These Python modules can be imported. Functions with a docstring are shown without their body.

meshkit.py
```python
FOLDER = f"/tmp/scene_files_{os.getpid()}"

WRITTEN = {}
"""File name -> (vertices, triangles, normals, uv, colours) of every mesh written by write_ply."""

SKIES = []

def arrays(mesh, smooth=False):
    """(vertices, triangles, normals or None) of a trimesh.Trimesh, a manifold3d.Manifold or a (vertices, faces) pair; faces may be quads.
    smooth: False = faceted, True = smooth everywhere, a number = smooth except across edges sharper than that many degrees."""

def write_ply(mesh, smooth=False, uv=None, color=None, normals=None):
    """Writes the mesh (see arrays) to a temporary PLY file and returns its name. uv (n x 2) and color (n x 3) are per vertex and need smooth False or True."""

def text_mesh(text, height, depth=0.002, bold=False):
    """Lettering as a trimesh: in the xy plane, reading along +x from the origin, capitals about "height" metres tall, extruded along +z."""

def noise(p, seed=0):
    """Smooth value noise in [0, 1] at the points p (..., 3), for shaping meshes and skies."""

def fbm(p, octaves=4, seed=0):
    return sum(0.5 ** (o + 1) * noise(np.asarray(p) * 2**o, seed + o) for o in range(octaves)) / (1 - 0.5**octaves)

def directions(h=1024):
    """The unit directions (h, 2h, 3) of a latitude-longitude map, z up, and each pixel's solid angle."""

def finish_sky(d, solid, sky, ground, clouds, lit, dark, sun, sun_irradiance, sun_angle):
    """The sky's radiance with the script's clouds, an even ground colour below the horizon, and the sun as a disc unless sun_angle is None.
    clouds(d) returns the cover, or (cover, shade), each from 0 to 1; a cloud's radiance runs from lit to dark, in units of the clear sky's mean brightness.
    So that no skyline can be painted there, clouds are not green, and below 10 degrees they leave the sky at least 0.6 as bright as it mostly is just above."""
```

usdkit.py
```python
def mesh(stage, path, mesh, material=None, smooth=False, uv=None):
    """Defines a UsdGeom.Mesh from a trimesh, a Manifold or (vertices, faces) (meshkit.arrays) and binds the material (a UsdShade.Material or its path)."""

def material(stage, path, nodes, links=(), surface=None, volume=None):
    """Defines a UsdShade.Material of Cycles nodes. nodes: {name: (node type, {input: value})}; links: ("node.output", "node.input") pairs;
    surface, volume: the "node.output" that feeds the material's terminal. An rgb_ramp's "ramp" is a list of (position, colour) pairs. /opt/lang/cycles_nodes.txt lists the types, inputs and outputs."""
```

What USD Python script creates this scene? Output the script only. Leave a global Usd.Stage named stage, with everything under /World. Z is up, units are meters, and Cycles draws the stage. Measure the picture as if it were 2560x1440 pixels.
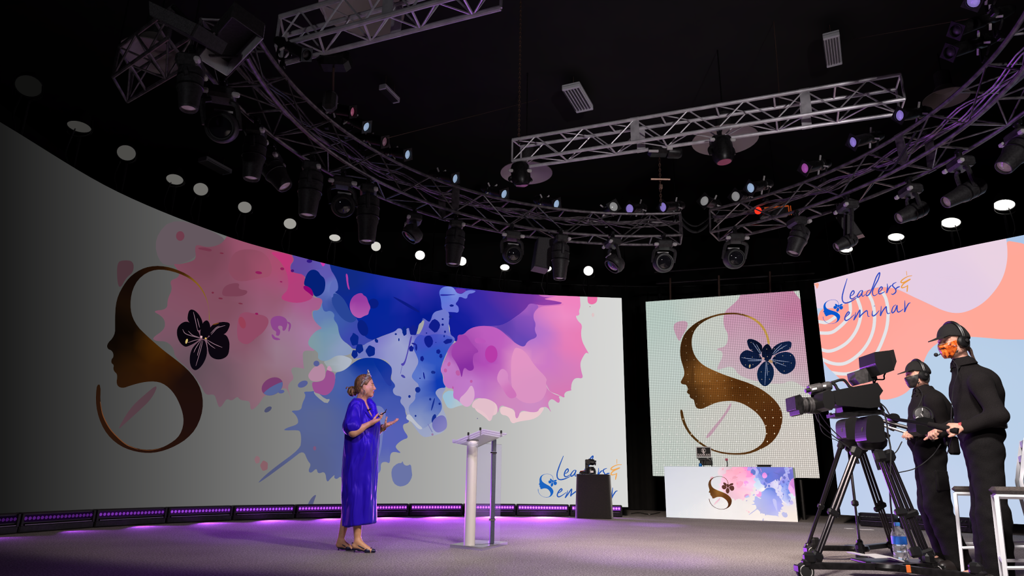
import math, random, numpy as np, trimesh, shapely, usdkit, meshkit
from pxr import Usd, UsdGeom, UsdLux, UsdShade, Gf, Sdf, Vt
from shapely.geometry import Polygon, LineString, Point, box as sbox
from shapely.ops import unary_union
import manifold3d as m3
stage = Usd.Stage.CreateInMemory()
UsdGeom.SetStageUpAxis(stage, 'Z')
UsdGeom.Xform.Define(stage, '/World')
random.seed(5); rng = np.random.default_rng(5)
# ---------------------------------------------------------------- camera
F, PITCH, ROLL, CH = 1665.0, 0.28062, 0.0160, 0.65
K = CH / 0.72
FW = np.array([0, math.cos(PITCH), math.sin(PITCH)])
_u = np.array([0, -math.sin(PITCH), math.cos(PITCH)])
RT = math.cos(ROLL) * np.array([1.0, 0, 0]) + math.sin(ROLL) * _u
UP = np.cross(RT, FW)
EYE = np.array([0, 0, CH])
cam = UsdGeom.Camera.Define(stage, '/World/camera')
cam.CreateHorizontalApertureAttr(36.0); cam.CreateVerticalApertureAttr(20.25)
cam.CreateFocalLengthAttr(36.0 * F / 2560)
cam.CreateClippingRangeAttr(Gf.Vec2f(0.05, 200))
cam.CreateExposureAttr(0.0)
UsdGeom.Xformable(cam).AddTransformOp().Set(Gf.Matrix4d(*[float(v) for r in (
    (*RT, 0), (*UP, 0), (*(-FW), 0), (*EYE, 1)) for v in r]))

def ray(x, y): return FW + RT * (x - 1280) / F - UP * (y - 720) / F
def at(x, y, Y=None, z=None, r=None):
    """the point of the room seen at pixel (x, y) of the photograph: at depth Y, at height z or at ground distance r"""
    d = ray(x, y)
    k = Y / d[1] if Y is not None else (z - CH) / d[2] if z is not None else r / math.hypot(d[0], d[1])
    return EYE + d * k
def proj(p):
    v = np.asarray(p, float) - EYE
    d = v @ FW
    return np.stack([1280 + F * (v @ RT) / d, 720 - F * (v @ UP) / d], -1)

def lin(r, g=None, b=None):
    c = np.array((r, r, r) if g is None else (r, g, b), float) / 255
    return tuple(np.where(c <= .04045, c / 12.92, ((c + .055) / 1.055) ** 2.4))
# ---------------------------------------------------------------- lights
def xf_light(L, pos, tgt=None, up=(0, 0, 1)):
    pos = np.asarray(pos, float)
    if tgt is None:
        UsdGeom.Xformable(L).AddTranslateOp().Set(Gf.Vec3d(*map(float, pos))); return
    z = pos - np.asarray(tgt, float); z /= np.linalg.norm(z)
    x = np.cross(up, z)
    if np.linalg.norm(x) < 1e-4: x = np.cross((0, 1, 0), z)
    x /= np.linalg.norm(x); y = np.cross(z, x)
    UsdGeom.Xformable(L).AddTransformOp().Set(Gf.Matrix4d(*[float(v) for r in ((*x, 0), (*y, 0), (*z, 0), (*pos, 1)) for v in r]))
_nl = [0]
def spot(pos, tgt, color, power, cone=22, soft=.35, rad=.06):
    _nl[0] += 1
    L = UsdLux.SphereLight.Define(stage, f'/World/lights/spot_{_nl[0]:03d}')
    L.CreateRadiusAttr(rad); L.CreateColorAttr(Gf.Vec3f(*color)); L.CreateIntensityAttr(power / (rad * rad)); 
    s = UsdLux.ShapingAPI.Apply(L.GetPrim()); s.CreateShapingConeAngleAttr(cone); s.CreateShapingConeSoftnessAttr(soft)
    xf_light(L, pos, tgt); return L
def area(pos, tgt, w, h, color, power, up=(0, 0, 1)):
    _nl[0] += 1
    L = UsdLux.RectLight.Define(stage, f'/World/lights/area_{_nl[0]:03d}')
    L.CreateWidthAttr(w); L.CreateHeightAttr(h); L.CreateColorAttr(Gf.Vec3f(*color)); L.CreateIntensityAttr(power)
    xf_light(L, pos, tgt, up); return L
UsdGeom.Scope.Define(stage, '/World/lights')
WARM, COOL = (1.0, .86, .72), (.93, .96, 1.0)
# stage wash: key on the speaker, plus added unseen spotlights as fill
spot((3.6, 1.6, 4.6), (-1.35, 6.4, 1.0), WARM, 32, 14, .5, .22)
spot((-1.6, 1.6, 4.6), (-1.3, 6.4, .9), COOL, 10, 14, .5, .22)
spot((0.6, 3.0, 4.8), (2.5, 9.4, 0), WARM, 92, 27, .9, .35)
spot((1.0, 1.4, 4.8), (2.0, 5.6, 0), (1, .93, .88), 50, 34, .9, .35)
spot((-.6, .2, 3.4), (3.5, 5.3, 1.2), (1, .90, .84), 20, 13, .7, .2)  # added to brighten the operators' faces, belongs to no fixture
# added unseen lamps that brighten the overhead rig and its left corner
spot((3.4, -3.2, 2.2), (3.0, 8.0, 4.9), (1, .96, .97), 36, 20, .9, .25)
spot((-3.4, -2.6, 2.4), (-2.2, 5.0, 4.9), (.93, .93, 1), 4.5, 17, .9, .25)
# violet washes from the ring onto the carpet
VIO = (.36, .10, 1.0)
for tx, ty, pw, cn in ((1640, 1312, 30, 6), (1600, 1392, 24, 9), (2020, 1345, 9, 7), (1250, 1330, 24, 12), (650, 1335, 10, 14), (1000, 1350, 12, 12), (1800, 1415, 7, 8)):
    t_ = at(tx, ty, z=0); spot((t_[0] * .7 + .4, t_[1] - 3.6, 4.1), t_, VIO, pw, cn, .9, .1)
# ---------------------------------------------------------------- materials
def mat(name, nodes, links=(), surface='p.BSDF', volume=None):
    return usdkit.material(stage, '/World/Looks/' + name, nodes, links, surface=surface, volume=volume)
def pm(name, c, rough=.5, metal=0., **kw):
    return mat(name, {'p': ('principled_bsdf', dict(base_color=c, roughness=rough, metallic=metal, **kw))})
def em(name, c, s=1.0):
    return mat(name, {'e': ('emission', dict(color=c, strength=s))}, surface='e.emission')
def grain(name, c1, c2, scale, rough=.6, metal=0., bump=0., detail=3, **kw):
    n = {'t': ('texture_coordinate', {}), 'n': ('noise_texture', dict(scale=scale, detail=detail)),
         'r': ('rgb_ramp', {'ramp': [(.35, c1), (.65, c2)]}), 'p': ('principled_bsdf', dict(roughness=rough, metallic=metal, **kw))}
    l = [('t.object', 'n.vector'), ('n.fac', 'r.fac'), ('r.color', 'p.base_color')]
    if bump:
        n['b'] = ('bump', dict(strength=bump, distance=.01)); l += [('n.fac', 'b.height'), ('b.normal', 'p.normal')]
    return mat(name, n, l)
M = dict(
    black_plastic=grain('black_plastic', lin(14, 14, 15), lin(20, 19, 20), 220, .42),
    black_metal=grain('black_metal', lin(24, 23, 24), lin(40, 38, 40), 30, .38, .5),
    fixture=grain('fixture', lin(38, 36, 37), lin(58, 55, 57), 45, .5),
    truss_black=grain('truss_black', lin(84, 78, 82), lin(128, 120, 124), 14, .36, .6),
    aluminium=grain('aluminium', lin(196, 190, 196), lin(226, 220, 226), 9, .4, .35),
    steel=pm('steel', lin(150, 148, 150), .3, 1.0),
    chrome=pm('chrome', lin(215, 215, 220), .12, 1.0),
    chain=pm('chain', lin(150, 120, 105), .4, .8),
    rubber=pm('rubber', lin(20, 20, 21), .75),
    white_paint=pm('white_paint', lin(225, 225, 230), .45),
    white_tab=pm('white_tab', lin(205, 200, 200), .5),
    gel_pink=pm('gel_pink', lin(190, 90, 120), .3), gel_violet=pm('gel_violet', lin(120, 70, 170), .3),
    curtain=grain('curtain', lin(9, 8, 8), lin(17, 15, 15), 9, .95, bump=.2),
    shell=grain('shell', lin(12, 11, 11), lin(20, 17, 17), 2, .9),
    cloth_black=grain('cloth_black', lin(20, 17, 18), lin(31, 27, 28), 260, .95, bump=.25, specular_ior_level=.2),
    glass_lens=pm('glass_lens', lin(30, 30, 36), .06, .0, coat_weight=1.0),
    velvet=grain('velvet', lin(15, 11, 11), lin(25, 18, 17), 40, .95, bump=.2, sheen_weight=.3),
    wood=pm('tape', lin(200, 60, 40), .5),
    red_tape=pm('red_tape', lin(180, 50, 40), .6),
    **{nm: mat(nm, {'f': ('fresnel', dict(IOR=io)), 't': ('transparent_bsdf', dict(color=(.96, .965, .98))), 'g': ('glossy_bsdf', dict(color=(1, 1, 1), roughness=.05)), 'd': ('translucent_bsdf', dict(color=(.92, .92, .96))), 'h': ('diffuse_bsdf', dict(color=(.9, .9, .95))), 'k': ('mix_closure', dict(fac=.4)), 'm': ('mix_closure', dict(fac=fc)), 'x': ('mix_closure', {})}, [('d.BSDF', 'k.closure1'), ('h.BSDF', 'k.closure2'), ('t.BSDF', 'm.closure1'), ('k.closure', 'm.closure2'), ('f.fac', 'x.fac'), ('m.closure', 'x.closure1'), ('g.BSDF', 'x.closure2')], surface='x.closure') for nm, io, fc in (('acrylic', 1.15, .30), ('acrylic_clear', 1.3, .05))},
    paper=pm('paper', lin(225, 220, 222), .8),
)
# ---------------------------------------------------------------- objects
USED = {}
def numbered(parent, name):
    k = (parent, name); n = USED.get(k, -1) + 1; USED[k] = n
    return name if n == 0 else f'{name}_{n:03d}'
def say(prim, **kw):
    for k, v in kw.items():
        if v: prim.SetCustomDataByKey({'cat': 'category'}.get(k, k), v)
class Thing:
    def __init__(s, name, label=None, cat=None, group=None, loc=(0, 0, 0), mx=None, kind=None):
        s.path = '/World/' + numbered('/World', name)
        s.x = UsdGeom.Xform.Define(stage, s.path)
        s.mx = np.eye(4) if mx is None else np.asarray(mx, float)
        if mx is None: s.mx[:3, 3] = loc
        s.x.AddTransformOp().Set(Gf.Matrix4d(*[float(v) for v in s.mx.T.ravel()]))
        s.inv = np.linalg.inv(s.mx)
        say(s.x.GetPrim(), label=label, cat=cat, group=group, kind=kind)
    def part(s, name, mesh, m, local=False, smooth=35, parent=None, label=None, kind=None):
        v, f, _ = meshkit.arrays(mesh)
        if not local: v = v @ s.inv[:3, :3].T + s.inv[:3, 3]
        par = parent or s.path
        path = par + '/' + numbered(par, name)
        p = usdkit.mesh(stage, path, (v, f), M[m] if isinstance(m, str) else m, smooth=smooth)
        say(p.GetPrim(), label=label, kind=kind)
        return path
    def copy(s, name, mx, label=None, group=None):
        path = '/World/' + numbered('/World', name)
        x = UsdGeom.Xform.Define(stage, path)
        x.GetPrim().GetReferences().AddInternalReference(s.path)
        x.AddTransformOp().Set(Gf.Matrix4d(*[float(v) for v in np.asarray(mx).T.ravel()]))
        x.GetPrim().SetInstanceable(True)
        say(x.GetPrim(), label=label, group=group)
def single(name, label, cat, mesh, m, group=None, kind=None, smooth=35):
    path = '/World/' + numbered('/World', name)
    v, f, _ = meshkit.arrays(mesh)
    p = usdkit.mesh(stage, path, (v, f), M[m] if isinstance(m, str) else m, smooth=smooth)
    say(p.GetPrim(), label=label, cat=cat, group=group, kind=kind)
    return p
# ---------------------------------------------------------------- shapes
def nrm(v): v = np.asarray(v, float); return v / max(np.linalg.norm(v), 1e-12)
def frame(d, hint=(0, 0, 1)):
    """3x3 whose columns are x, y, z with z along d and x horizontal-ish"""
    z = nrm(d); x = np.cross(hint, z)
    if np.linalg.norm(x) < 1e-3: x = np.cross((0, 1, 0), z)
    x = nrm(x); return np.stack([x, np.cross(z, x), z], 1)
def put(mesh, pos=(0, 0, 0), R=None):
    v, f, _ = meshkit.arrays(mesh)
    if R is not None: v = v @ np.asarray(R).T
    return (v + np.asarray(pos, float), f)
def join(*ms):
    vs, fs, n = [], [], 0
    for m in ms:
        v, f, _ = meshkit.arrays(m); vs.append(v); fs.append(f + n); n += len(v)
    return (np.vstack(vs), np.vstack(fs))
def rotz(a): c, s = math.cos(a), math.sin(a); return np.array([[c, -s, 0], [s, c, 0], [0, 0, 1.]])
def roty(a): c, s = math.cos(a), math.sin(a); return np.array([[c, 0, s], [0, 1, 0], [-s, 0, c]])
def rotx(a): c, s = math.cos(a), math.sin(a); return np.array([[1, 0, 0], [0, c, -s], [0, s, c]])
def bx(size, c=(0, 0, 0), R=None, ch=None):
    """a box with chamfered edges"""
    sx, sy, sz = [s / 2 for s in size]
    ch = min(sx, sy, sz) * .25 if ch is None else min(ch, .9 * min(sx, sy, sz))
    P = []
    for a in (-1, 1):
        for b in (-1, 1):
            for d in (-1, 1):
                P += [(a * (sx - ch), b * (sy - ch), d * sz), (a * (sx - ch), b * sy, d * (sz - ch)), (a * sx, b * (sy - ch), d * (sz - ch))]
    return put(trimesh.convex.convex_hull(np.array(P)), c, R)
def bbx(lo, hi, ch=.004):
    lo, hi = np.asarray(lo, float), np.asarray(hi, float); return bx(hi - lo, (lo + hi) / 2, ch=ch)
def tube(pts, r, n=8, caps=True):
    p = np.asarray(pts, float); r = np.broadcast_to(r, (len(p),)).astype(float)
    t = np.gradient(p, axis=0); t /= np.linalg.norm(t, axis=1, keepdims=True) + 1e-12
    a = np.cross(t[0], (0, 0, 1.0) if abs(t[0][2]) < .9 else (1.0, 0, 0)); a = nrm(a)
    vs = []; ang = np.arange(n) * 2 * np.pi / n
    for i in range(len(p)):
        a = nrm(a - t[i] * (a @ t[i])); b = np.cross(t[i], a)
        vs.append(p[i] + r[i] * (np.cos(ang)[:, None] * a + np.sin(ang)[:, None] * b))
    V = np.vstack(vs); f = []
    for i in range(len(p) - 1):
        for j in range(n):
            k = (j + 1) % n; A, B, C, D = i * n + j, i * n + k, (i + 1) * n + k, (i + 1) * n + j
            f += [(A, B, C), (A, C, D)]
    if caps:
        V = np.vstack([V, p[:1], p[-1:]]); e = len(V) - 1; o = (len(p) - 1) * n
        for j in range(n):
            k = (j + 1) % n; f += [(e - 1, k, j), (e, o + j, o + k)]
    return (V, np.array(f))
def rod(a, b, r, n=8): return tube([a, b], r, n)
def lathe(prof, n=24, pos=(0, 0, 0), d=(0, 0, 1)):
    """profile [(radius, height)] turned about d; open ends at radius 0 close themselves"""
    prof = np.asarray(prof, float); m = len(prof)
    ang = np.arange(n) * 2 * np.pi / n
    V = np.stack([prof[:, 0][:, None] * np.cos(ang), prof[:, 0][:, None] * np.sin(ang), np.broadcast_to(prof[:, 1][:, None], (m, n))], -1).reshape(-1, 3)
    f = []
    for i in range(m - 1):
        for j in range(n):
            k = (j + 1) % n; A, B, C, D = i * n + j, i * n + k, (i + 1) * n + k, (i + 1) * n + j
            if prof[i][0] > 1e-9: f.append((A, B, C))
            if prof[i + 1][0] > 1e-9: f.append((A, C, D))
    return put((V, np.array(f)), pos, frame(d))
def disc(pos, d, r, t=.01, n=24): return lathe([(0, 0), (r, 0), (r, t), (0, t)], n, pos, d)
def spline(pts, n=12, closed=False):
    P = np.asarray(pts, float)
    if len(P) < 3 and not closed: return P
    Q = np.vstack([P[-1:], P, P[:2]]) if closed else np.vstack([2 * P[:1] - P[1:2], P, 2 * P[-1:] - P[-2:-1]])
    out = []
    for i in range(1, len(Q) - 2):
        a, b, c, d = Q[i - 1], Q[i], Q[i + 1], Q[i + 2]
        t = np.linspace(0, 1, n, endpoint=False)[:, None]
        out.append(.5 * (2 * b + (c - a) * t + (2 * a - 5 * b + 4 * c - d) * t ** 2 + (3 * b - a - 3 * c + d) * t ** 3))
    if not closed: out.append(P[-1:])
    return np.vstack(out)
def chaikin(P, n=2, closed=True):
    P = np.asarray(P, float)
    for _ in range(n):
        Q = np.roll(P, -1, 0) if closed else P[1:]
        A = P if closed else P[:-1]
        R = np.empty((2 * len(A), P.shape[1])); R[0::2] = .75 * A + .25 * Q; R[1::2] = .25 * A + .75 * Q
        P = R if closed else np.vstack([P[:1], R, P[-1:]])
    return P
def prism(poly, h, pos=(0, 0, 0), R=None):
    """shapely polygon extruded along z by h"""
    ms = []
    for g in getattr(poly, 'geoms', [poly]):
        if g.geom_type == 'Polygon' and g.area > 1e-9: ms.append(trimesh.creation.extrude_polygon(g, h))
    return put(join(*ms), pos, R)
# ---------------------------------------------------------------- the room shell
M['carpet'] = mat('carpet', {
    't': ('texture_coordinate', {}), 'n': ('noise_texture', dict(scale=70, detail=5, roughness=.9)), 'n2': ('noise_texture', dict(scale=1.1, detail=3)),
    'r': ('rgb_ramp', {'ramp': [(.34, lin(52, 47, 47)), (.5, lin(140, 131, 130)), (.66, lin(222, 212, 210))]}),
    'r2': ('rgb_ramp', {'ramp': [(.3, (.78, .78, .78)), (.7, (1, 1, 1))]}), 'm': ('mix_color', dict(blend_type='multiply', fac=1.0)),
    'b': ('bump', dict(strength=.5, distance=.015)), 'p': ('principled_bsdf', dict(roughness=.95, specular_ior_level=.15))},
    [('t.object', 'n.vector'), ('t.object', 'n2.vector'), ('n.fac', 'r.fac'), ('n2.fac', 'r2.fac'), ('r.color', 'm.a'), ('r2.color', 'm.b'), ('m.result', 'p.base_color'), ('n.fac', 'b.height'), ('b.normal', 'p.normal')])
X0, X1, Y0, Y1, ZC = -11, 13, -5, 20, 8.2
def struct(name, mesh, m): return single(name, None, None, mesh, m, kind='structure', smooth=False)
struct('floor', bbx((X0, Y0, -.1), (X1, Y1, 0), .001), 'carpet')
struct('ceiling', bbx((X0, Y0, ZC), (X1, Y1, ZC + .1), .001), 'shell')
struct('wall_left', bbx((X0 - .1, Y0, 0), (X0, Y1, ZC), .001), 'shell'); struct('wall_right', bbx((X1, Y0, 0), (X1 + .1, Y1, ZC), .001), 'shell')
struct('wall_back', bbx((X0, Y1, 0), (X1, Y1 + .1, ZC), .001), 'shell'); struct('wall_front', bbx((X0, Y0 - .1, 0), (X1, Y0, ZC), .001), 'shell')

# ---------------------------------------------------------------- pictures on screens
CROP = dict(A=(400, 540, 3.6), B=(700, 620, 3.6), C=(1000, 680, 4.8), D=(1200, 720, 3.789), E=(600, 900, 3.6), F=(200, 640, 2.769), G=(900, 880, 3.6),
            H=(1680, 770, 3.79), J=(1640, 1100, 6.545), K=(2030, 660, 6.546), L=(1960, 860, 5.54), N=(2020, 560, 3.272), P=(1320, 1120, 7.2), Q=(1560, 680, 2.572))
def c(k, *p):
    """points of the picture as read off a detail: offset and scale of the detail, then pairs"""
    x, y, s = CROP[k]; return [(x + a / s, y + b / s) for a, b in zip(p[0::2], p[1::2])]
def ell(k, x, y, a, b, rot=0, wob=0.0, n=20):
    t = np.arange(n) * 2 * np.pi / n; r = 1 + wob * np.sin(t * 5 + x)
    u, v = a * r * np.cos(t), b * r * np.sin(t); cr, sr = math.cos(math.radians(rot)), math.sin(math.radians(rot))
    q = np.stack([x + u * cr - v * sr, y + u * sr + v * cr], 1).ravel()
    return c(k, *q)
def poly(P, n=2):
    g = Polygon(chaikin(P, n)).buffer(0)
    return g
def stroke(P, w, taper=True, n=8, w0=.45):
    P = spline(P, n); m = len(P); t = np.linspace(0, 1, m)
    ww = w * (np.minimum(1, w0 + 2.2 * np.minimum(t, 1 - t)) if taper else np.ones(m)) / 2
    return unary_union([Polygon(LineString(P[i:i + 2]).buffer(float(ww[i:i + 2].mean()), quad_segs=3).exterior) for i in range(m - 1)])
def idw(cols, xy):
    if not isinstance(cols[0], tuple): return np.broadcast_to(np.array(cols, float), (len(xy), 3))
    P = np.array([q[:2] for q in cols], float); C = np.array([q[2] for q in cols], float)
    d = ((xy[:, None] - P[None]) ** 2).sum(-1) + 60; w = d ** -1.6
    return (w @ C) / w.sum(1, keepdims=True)
GX = [(-400, 18), (0, 26), (100, 42), (200, 56), (300, 72), (450, 93), (600, 113), (750, 131), (900, 150), (1050, 164), (1200, 180), (1350, 198), (1450, 210), (1560, 216)]  # darkening toward the left, painted into the wall's emission colours
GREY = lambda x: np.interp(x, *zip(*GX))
def darkened_base(xy):
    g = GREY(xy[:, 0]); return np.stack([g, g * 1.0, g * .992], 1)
def logo(K_='F'):
    if K_ == 'F':
        S = c('F', 900,445, 893,370, 880,300, 850,230, 800,170, 740,125, 660,90, 590,72, 520,68, 450,80, 390,110, 340,150, 300,205, 265,270, 247,340, 243,420, 243,480, 243,530, 225,570, 195,600, 186,625, 195,645, 215,652, 230,670, 232,700, 218,715, 216,740, 235,755, 230,780, 238,800, 255,815, 258,840, 253,870, 258,895, 275,910, 305,913, 340,900, 400,882, 460,870, 520,868, 570,880, 620,915, 660,965, 690,1025, 712,1090, 718,1150, 705,1210, 675,1260, 620,1300, 560,1330, 480,1343, 400,1335, 320,1305, 250,1250, 195,1180, 155,1100, 140,1010, 143,892, 118,890, 110,960, 112,1040, 130,1120, 165,1200, 215,1265, 280,1315, 350,1345, 430,1362, 510,1363, 590,1345, 670,1310, 740,1265, 800,1200, 840,1110, 853,1020, 840,930, 800,850, 740,780, 660,715, 580,655, 510,595, 450,540, 400,490, 365,430, 350,370, 350,300, 365,230, 400,165, 460,115, 530,93, 600,97, 680,118, 760,155, 820,205, 860,265, 885,330, 893,385, 893,445)
        fl = [c('F', 745,450, 745,410, 758,370, 790,372, 825,405, 850,455, 845,490, 825,525, 780,480), c('F', 740,450, 700,465, 672,500, 670,550, 690,600, 725,630, 750,625, 800,600, 835,570, 820,520, 780,475),
              c('F', 845,575, 800,610, 770,650, 757,710, 765,765, 790,793, 820,785, 855,745, 878,690, 880,640, 870,590), c('F', 875,570, 910,550, 960,545, 1010,540, 1035,590, 1035,640, 1025,690, 985,715, 940,717, 900,695, 885,650, 880,600),
              c('F', 895,500, 925,470, 980,455, 1035,460, 1038,485, 1010,540, 950,555, 885,560), c('F', 850,460, 880,440, 900,470, 905,520, 885,565, 860,580, 830,560, 835,500)]
        vein = [c('F', 785,388, 800,450, 815,520), c('F', 812,432, 822,470, 828,495), c('F', 710,508, 735,540, 825,568), c('F', 750,520, 780,548, 830,565), c('F', 748,600, 790,585, 830,575), c('F', 835,585, 800,640, 788,668),
                c('F', 850,585, 835,650, 802,760), c('F', 842,585, 820,660, 812,690), c('F', 868,585, 880,625, 885,650), c('F', 872,580, 900,615, 935,640), c('F', 875,578, 930,610, 985,633), c('F', 908,545, 950,500, 1005,480), c('F', 905,535, 940,498, 965,485)]
    else:
        S = c('H', 930,345, 915,270, 880,190, 820,120, 740,75, 640,48, 540,42, 440,55, 340,85, 250,125, 180,175, 120,240, 90,310, 75,390, 80,470, 100,540, 118,600, 115,640, 95,675, 80,705, 95,722, 130,725, 145,745, 150,775, 140,795, 150,812, 170,820, 165,838, 180,858, 205,865, 215,900, 225,940, 250,955, 290,955, 340,930, 420,895, 500,882, 580,880, 660,900, 740,945, 810,1000, 860,1065, 890,1140, 890,1210, 860,1280, 800,1330, 720,1365, 620,1376, 500,1370, 400,1345, 300,1295, 210,1220, 150,1140, 115,1050, 100,965, 75,962, 85,1040, 115,1120, 165,1200, 230,1265, 310,1320, 400,1360, 500,1385, 620,1392, 720,1385, 830,1345, 930,1290, 1000,1210, 1040,1110, 1050,1010, 1020,930, 950,845, 850,770, 740,715, 620,675, 500,635, 390,590, 300,545, 240,490, 200,420, 185,340, 190,270, 220,200, 280,140, 370,92, 460,68, 560,58, 650,65, 740,95, 810,140, 865,205, 895,275, 908,345)
        fl = [c('H', 710,295, 760,292, 820,320, 860,360, 850,420, 830,450, 740,400, 715,350), c('H', 700,395, 650,430, 637,480, 660,540, 710,575, 760,580, 820,540, 860,490, 830,440, 740,405), c('H', 880,500, 830,550, 803,610, 815,690, 860,740, 900,742, 950,690, 968,620, 960,560, 920,510),
              c('H', 955,470, 1000,430, 1080,412, 1140,430, 1170,480, 1172,550, 1140,600, 1080,630, 1030,620, 985,570, 945,510), c('H', 930,440, 950,380, 1000,340, 1060,318, 1135,312, 1130,380, 1100,400, 1020,415, 955,455), c('H', 870,360, 905,335, 930,360, 950,400, 950,460, 920,510, 880,500, 850,460, 850,400)]
        vein = [c('H', 765,330, 800,380, 840,440), c('H', 800,345, 830,400, 850,440), c('H', 660,470, 760,485, 860,490), c('H', 720,500, 790,500, 860,495), c('H', 880,730, 885,620, 890,510), c('H', 905,640, 900,570, 897,510), c('H', 1090,350, 1020,390, 960,445), c('H', 1040,345, 990,390, 955,435), c('H', 1080,550, 1000,520, 930,490), c('H', 1110,510, 1010,500, 930,485)]
    return poly(S, 1), unary_union([poly(q) for q in fl]), vein
def fit_affine(src, dst):
    s, d = np.array(src, float), np.array(dst, float)
    T = np.linalg.lstsq(np.c_[s, np.ones(len(s))], d, rcond=None)[0]
    return lambda p: np.c_[np.asarray(p, float)[:, :2], np.ones(len(p))] @ T
def warp(g, fn): return shapely.transform(g, lambda q: fn(q)).buffer(0)
TEXT = [(575,240, 550,320, 520,420, 495,530, 500,600, 530,635, 580,635, 640,610, 700,575, 730,552), (620,528, 665,505, 690,468, 678,437, 652,455, 630,500, 625,550, 650,572, 690,555, 740,515), (825,432, 790,442, 755,490, 740,530, 755,545, 790,520, 820,470, 826,440, 816,500, 830,530, 870,500),
        (950,425, 910,445, 885,500, 900,520, 940,490, 985,400, 1050,220, 1100,145, 1108,170, 1080,260, 1020,370, 990,450, 1000,510, 1030,517, 1075,485), (1085,465, 1130,430, 1152,392, 1130,375, 1095,420, 1090,470, 1110,490, 1160,470, 1190,450), (1230,325, 1236,380, 1222,470, 1250,410, 1285,362, 1305,352), (1378,300, 1330,325, 1320,360, 1365,410, 1370,460, 1325,497, 1298,488), (1368,415, 1395,385, 1435,370),
        (545,868, 585,838, 612,800, 592,785, 552,840, 535,900, 560,925, 610,900, 690,830), (715,792, 705,850, 684,915, 720,860, 780,757, 785,800, 778,870, 800,840, 880,770, 905,775, 915,850, 940,855), (990,768, 985,830, 1000,850, 1040,830, 1100,762), (1016,690, 1030,686), (1133,690, 1128,760, 1120,845, 1150,780, 1212,700, 1218,750, 1237,810, 1282,800),
        (1372,668, 1330,700, 1305,770, 1320,800, 1360,760, 1392,680, 1392,750, 1412,787, 1460,765, 1492,738), (1518,600, 1520,700, 1516,780, 1540,720, 1580,650, 1610,635)]
AMP = [(1545,118, 1551,186), (1635,190, 1560,208, 1480,258, 1455,298, 1500,302, 1605,250, 1505,318, 1465,370, 1480,390, 1540,368, 1570,345), (1566,348, 1560,400, 1555,456)]
def lettering(fn, w):
    """the handwritten name, its ampersand and its small S with a flower"""
    go = lambda L: [fn(np.array(c('K', *q))) for q in L]
    t = unary_union([stroke(q, w, n=6) for q in go(TEXT)]); a = unary_union([stroke(q, w, n=6) for q in go(AMP)])
    toK = fit_affine(c('H', 75,390, 540,42, 1050,1010, 620,1392, 1172,550), c('K', 180,690, 340,587, 467,880, 330,970, 497,705))
    S, fl, _ = logo('H')
    return t, a, warp(warp(unary_union([S, fl]), toK), fn)
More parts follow.
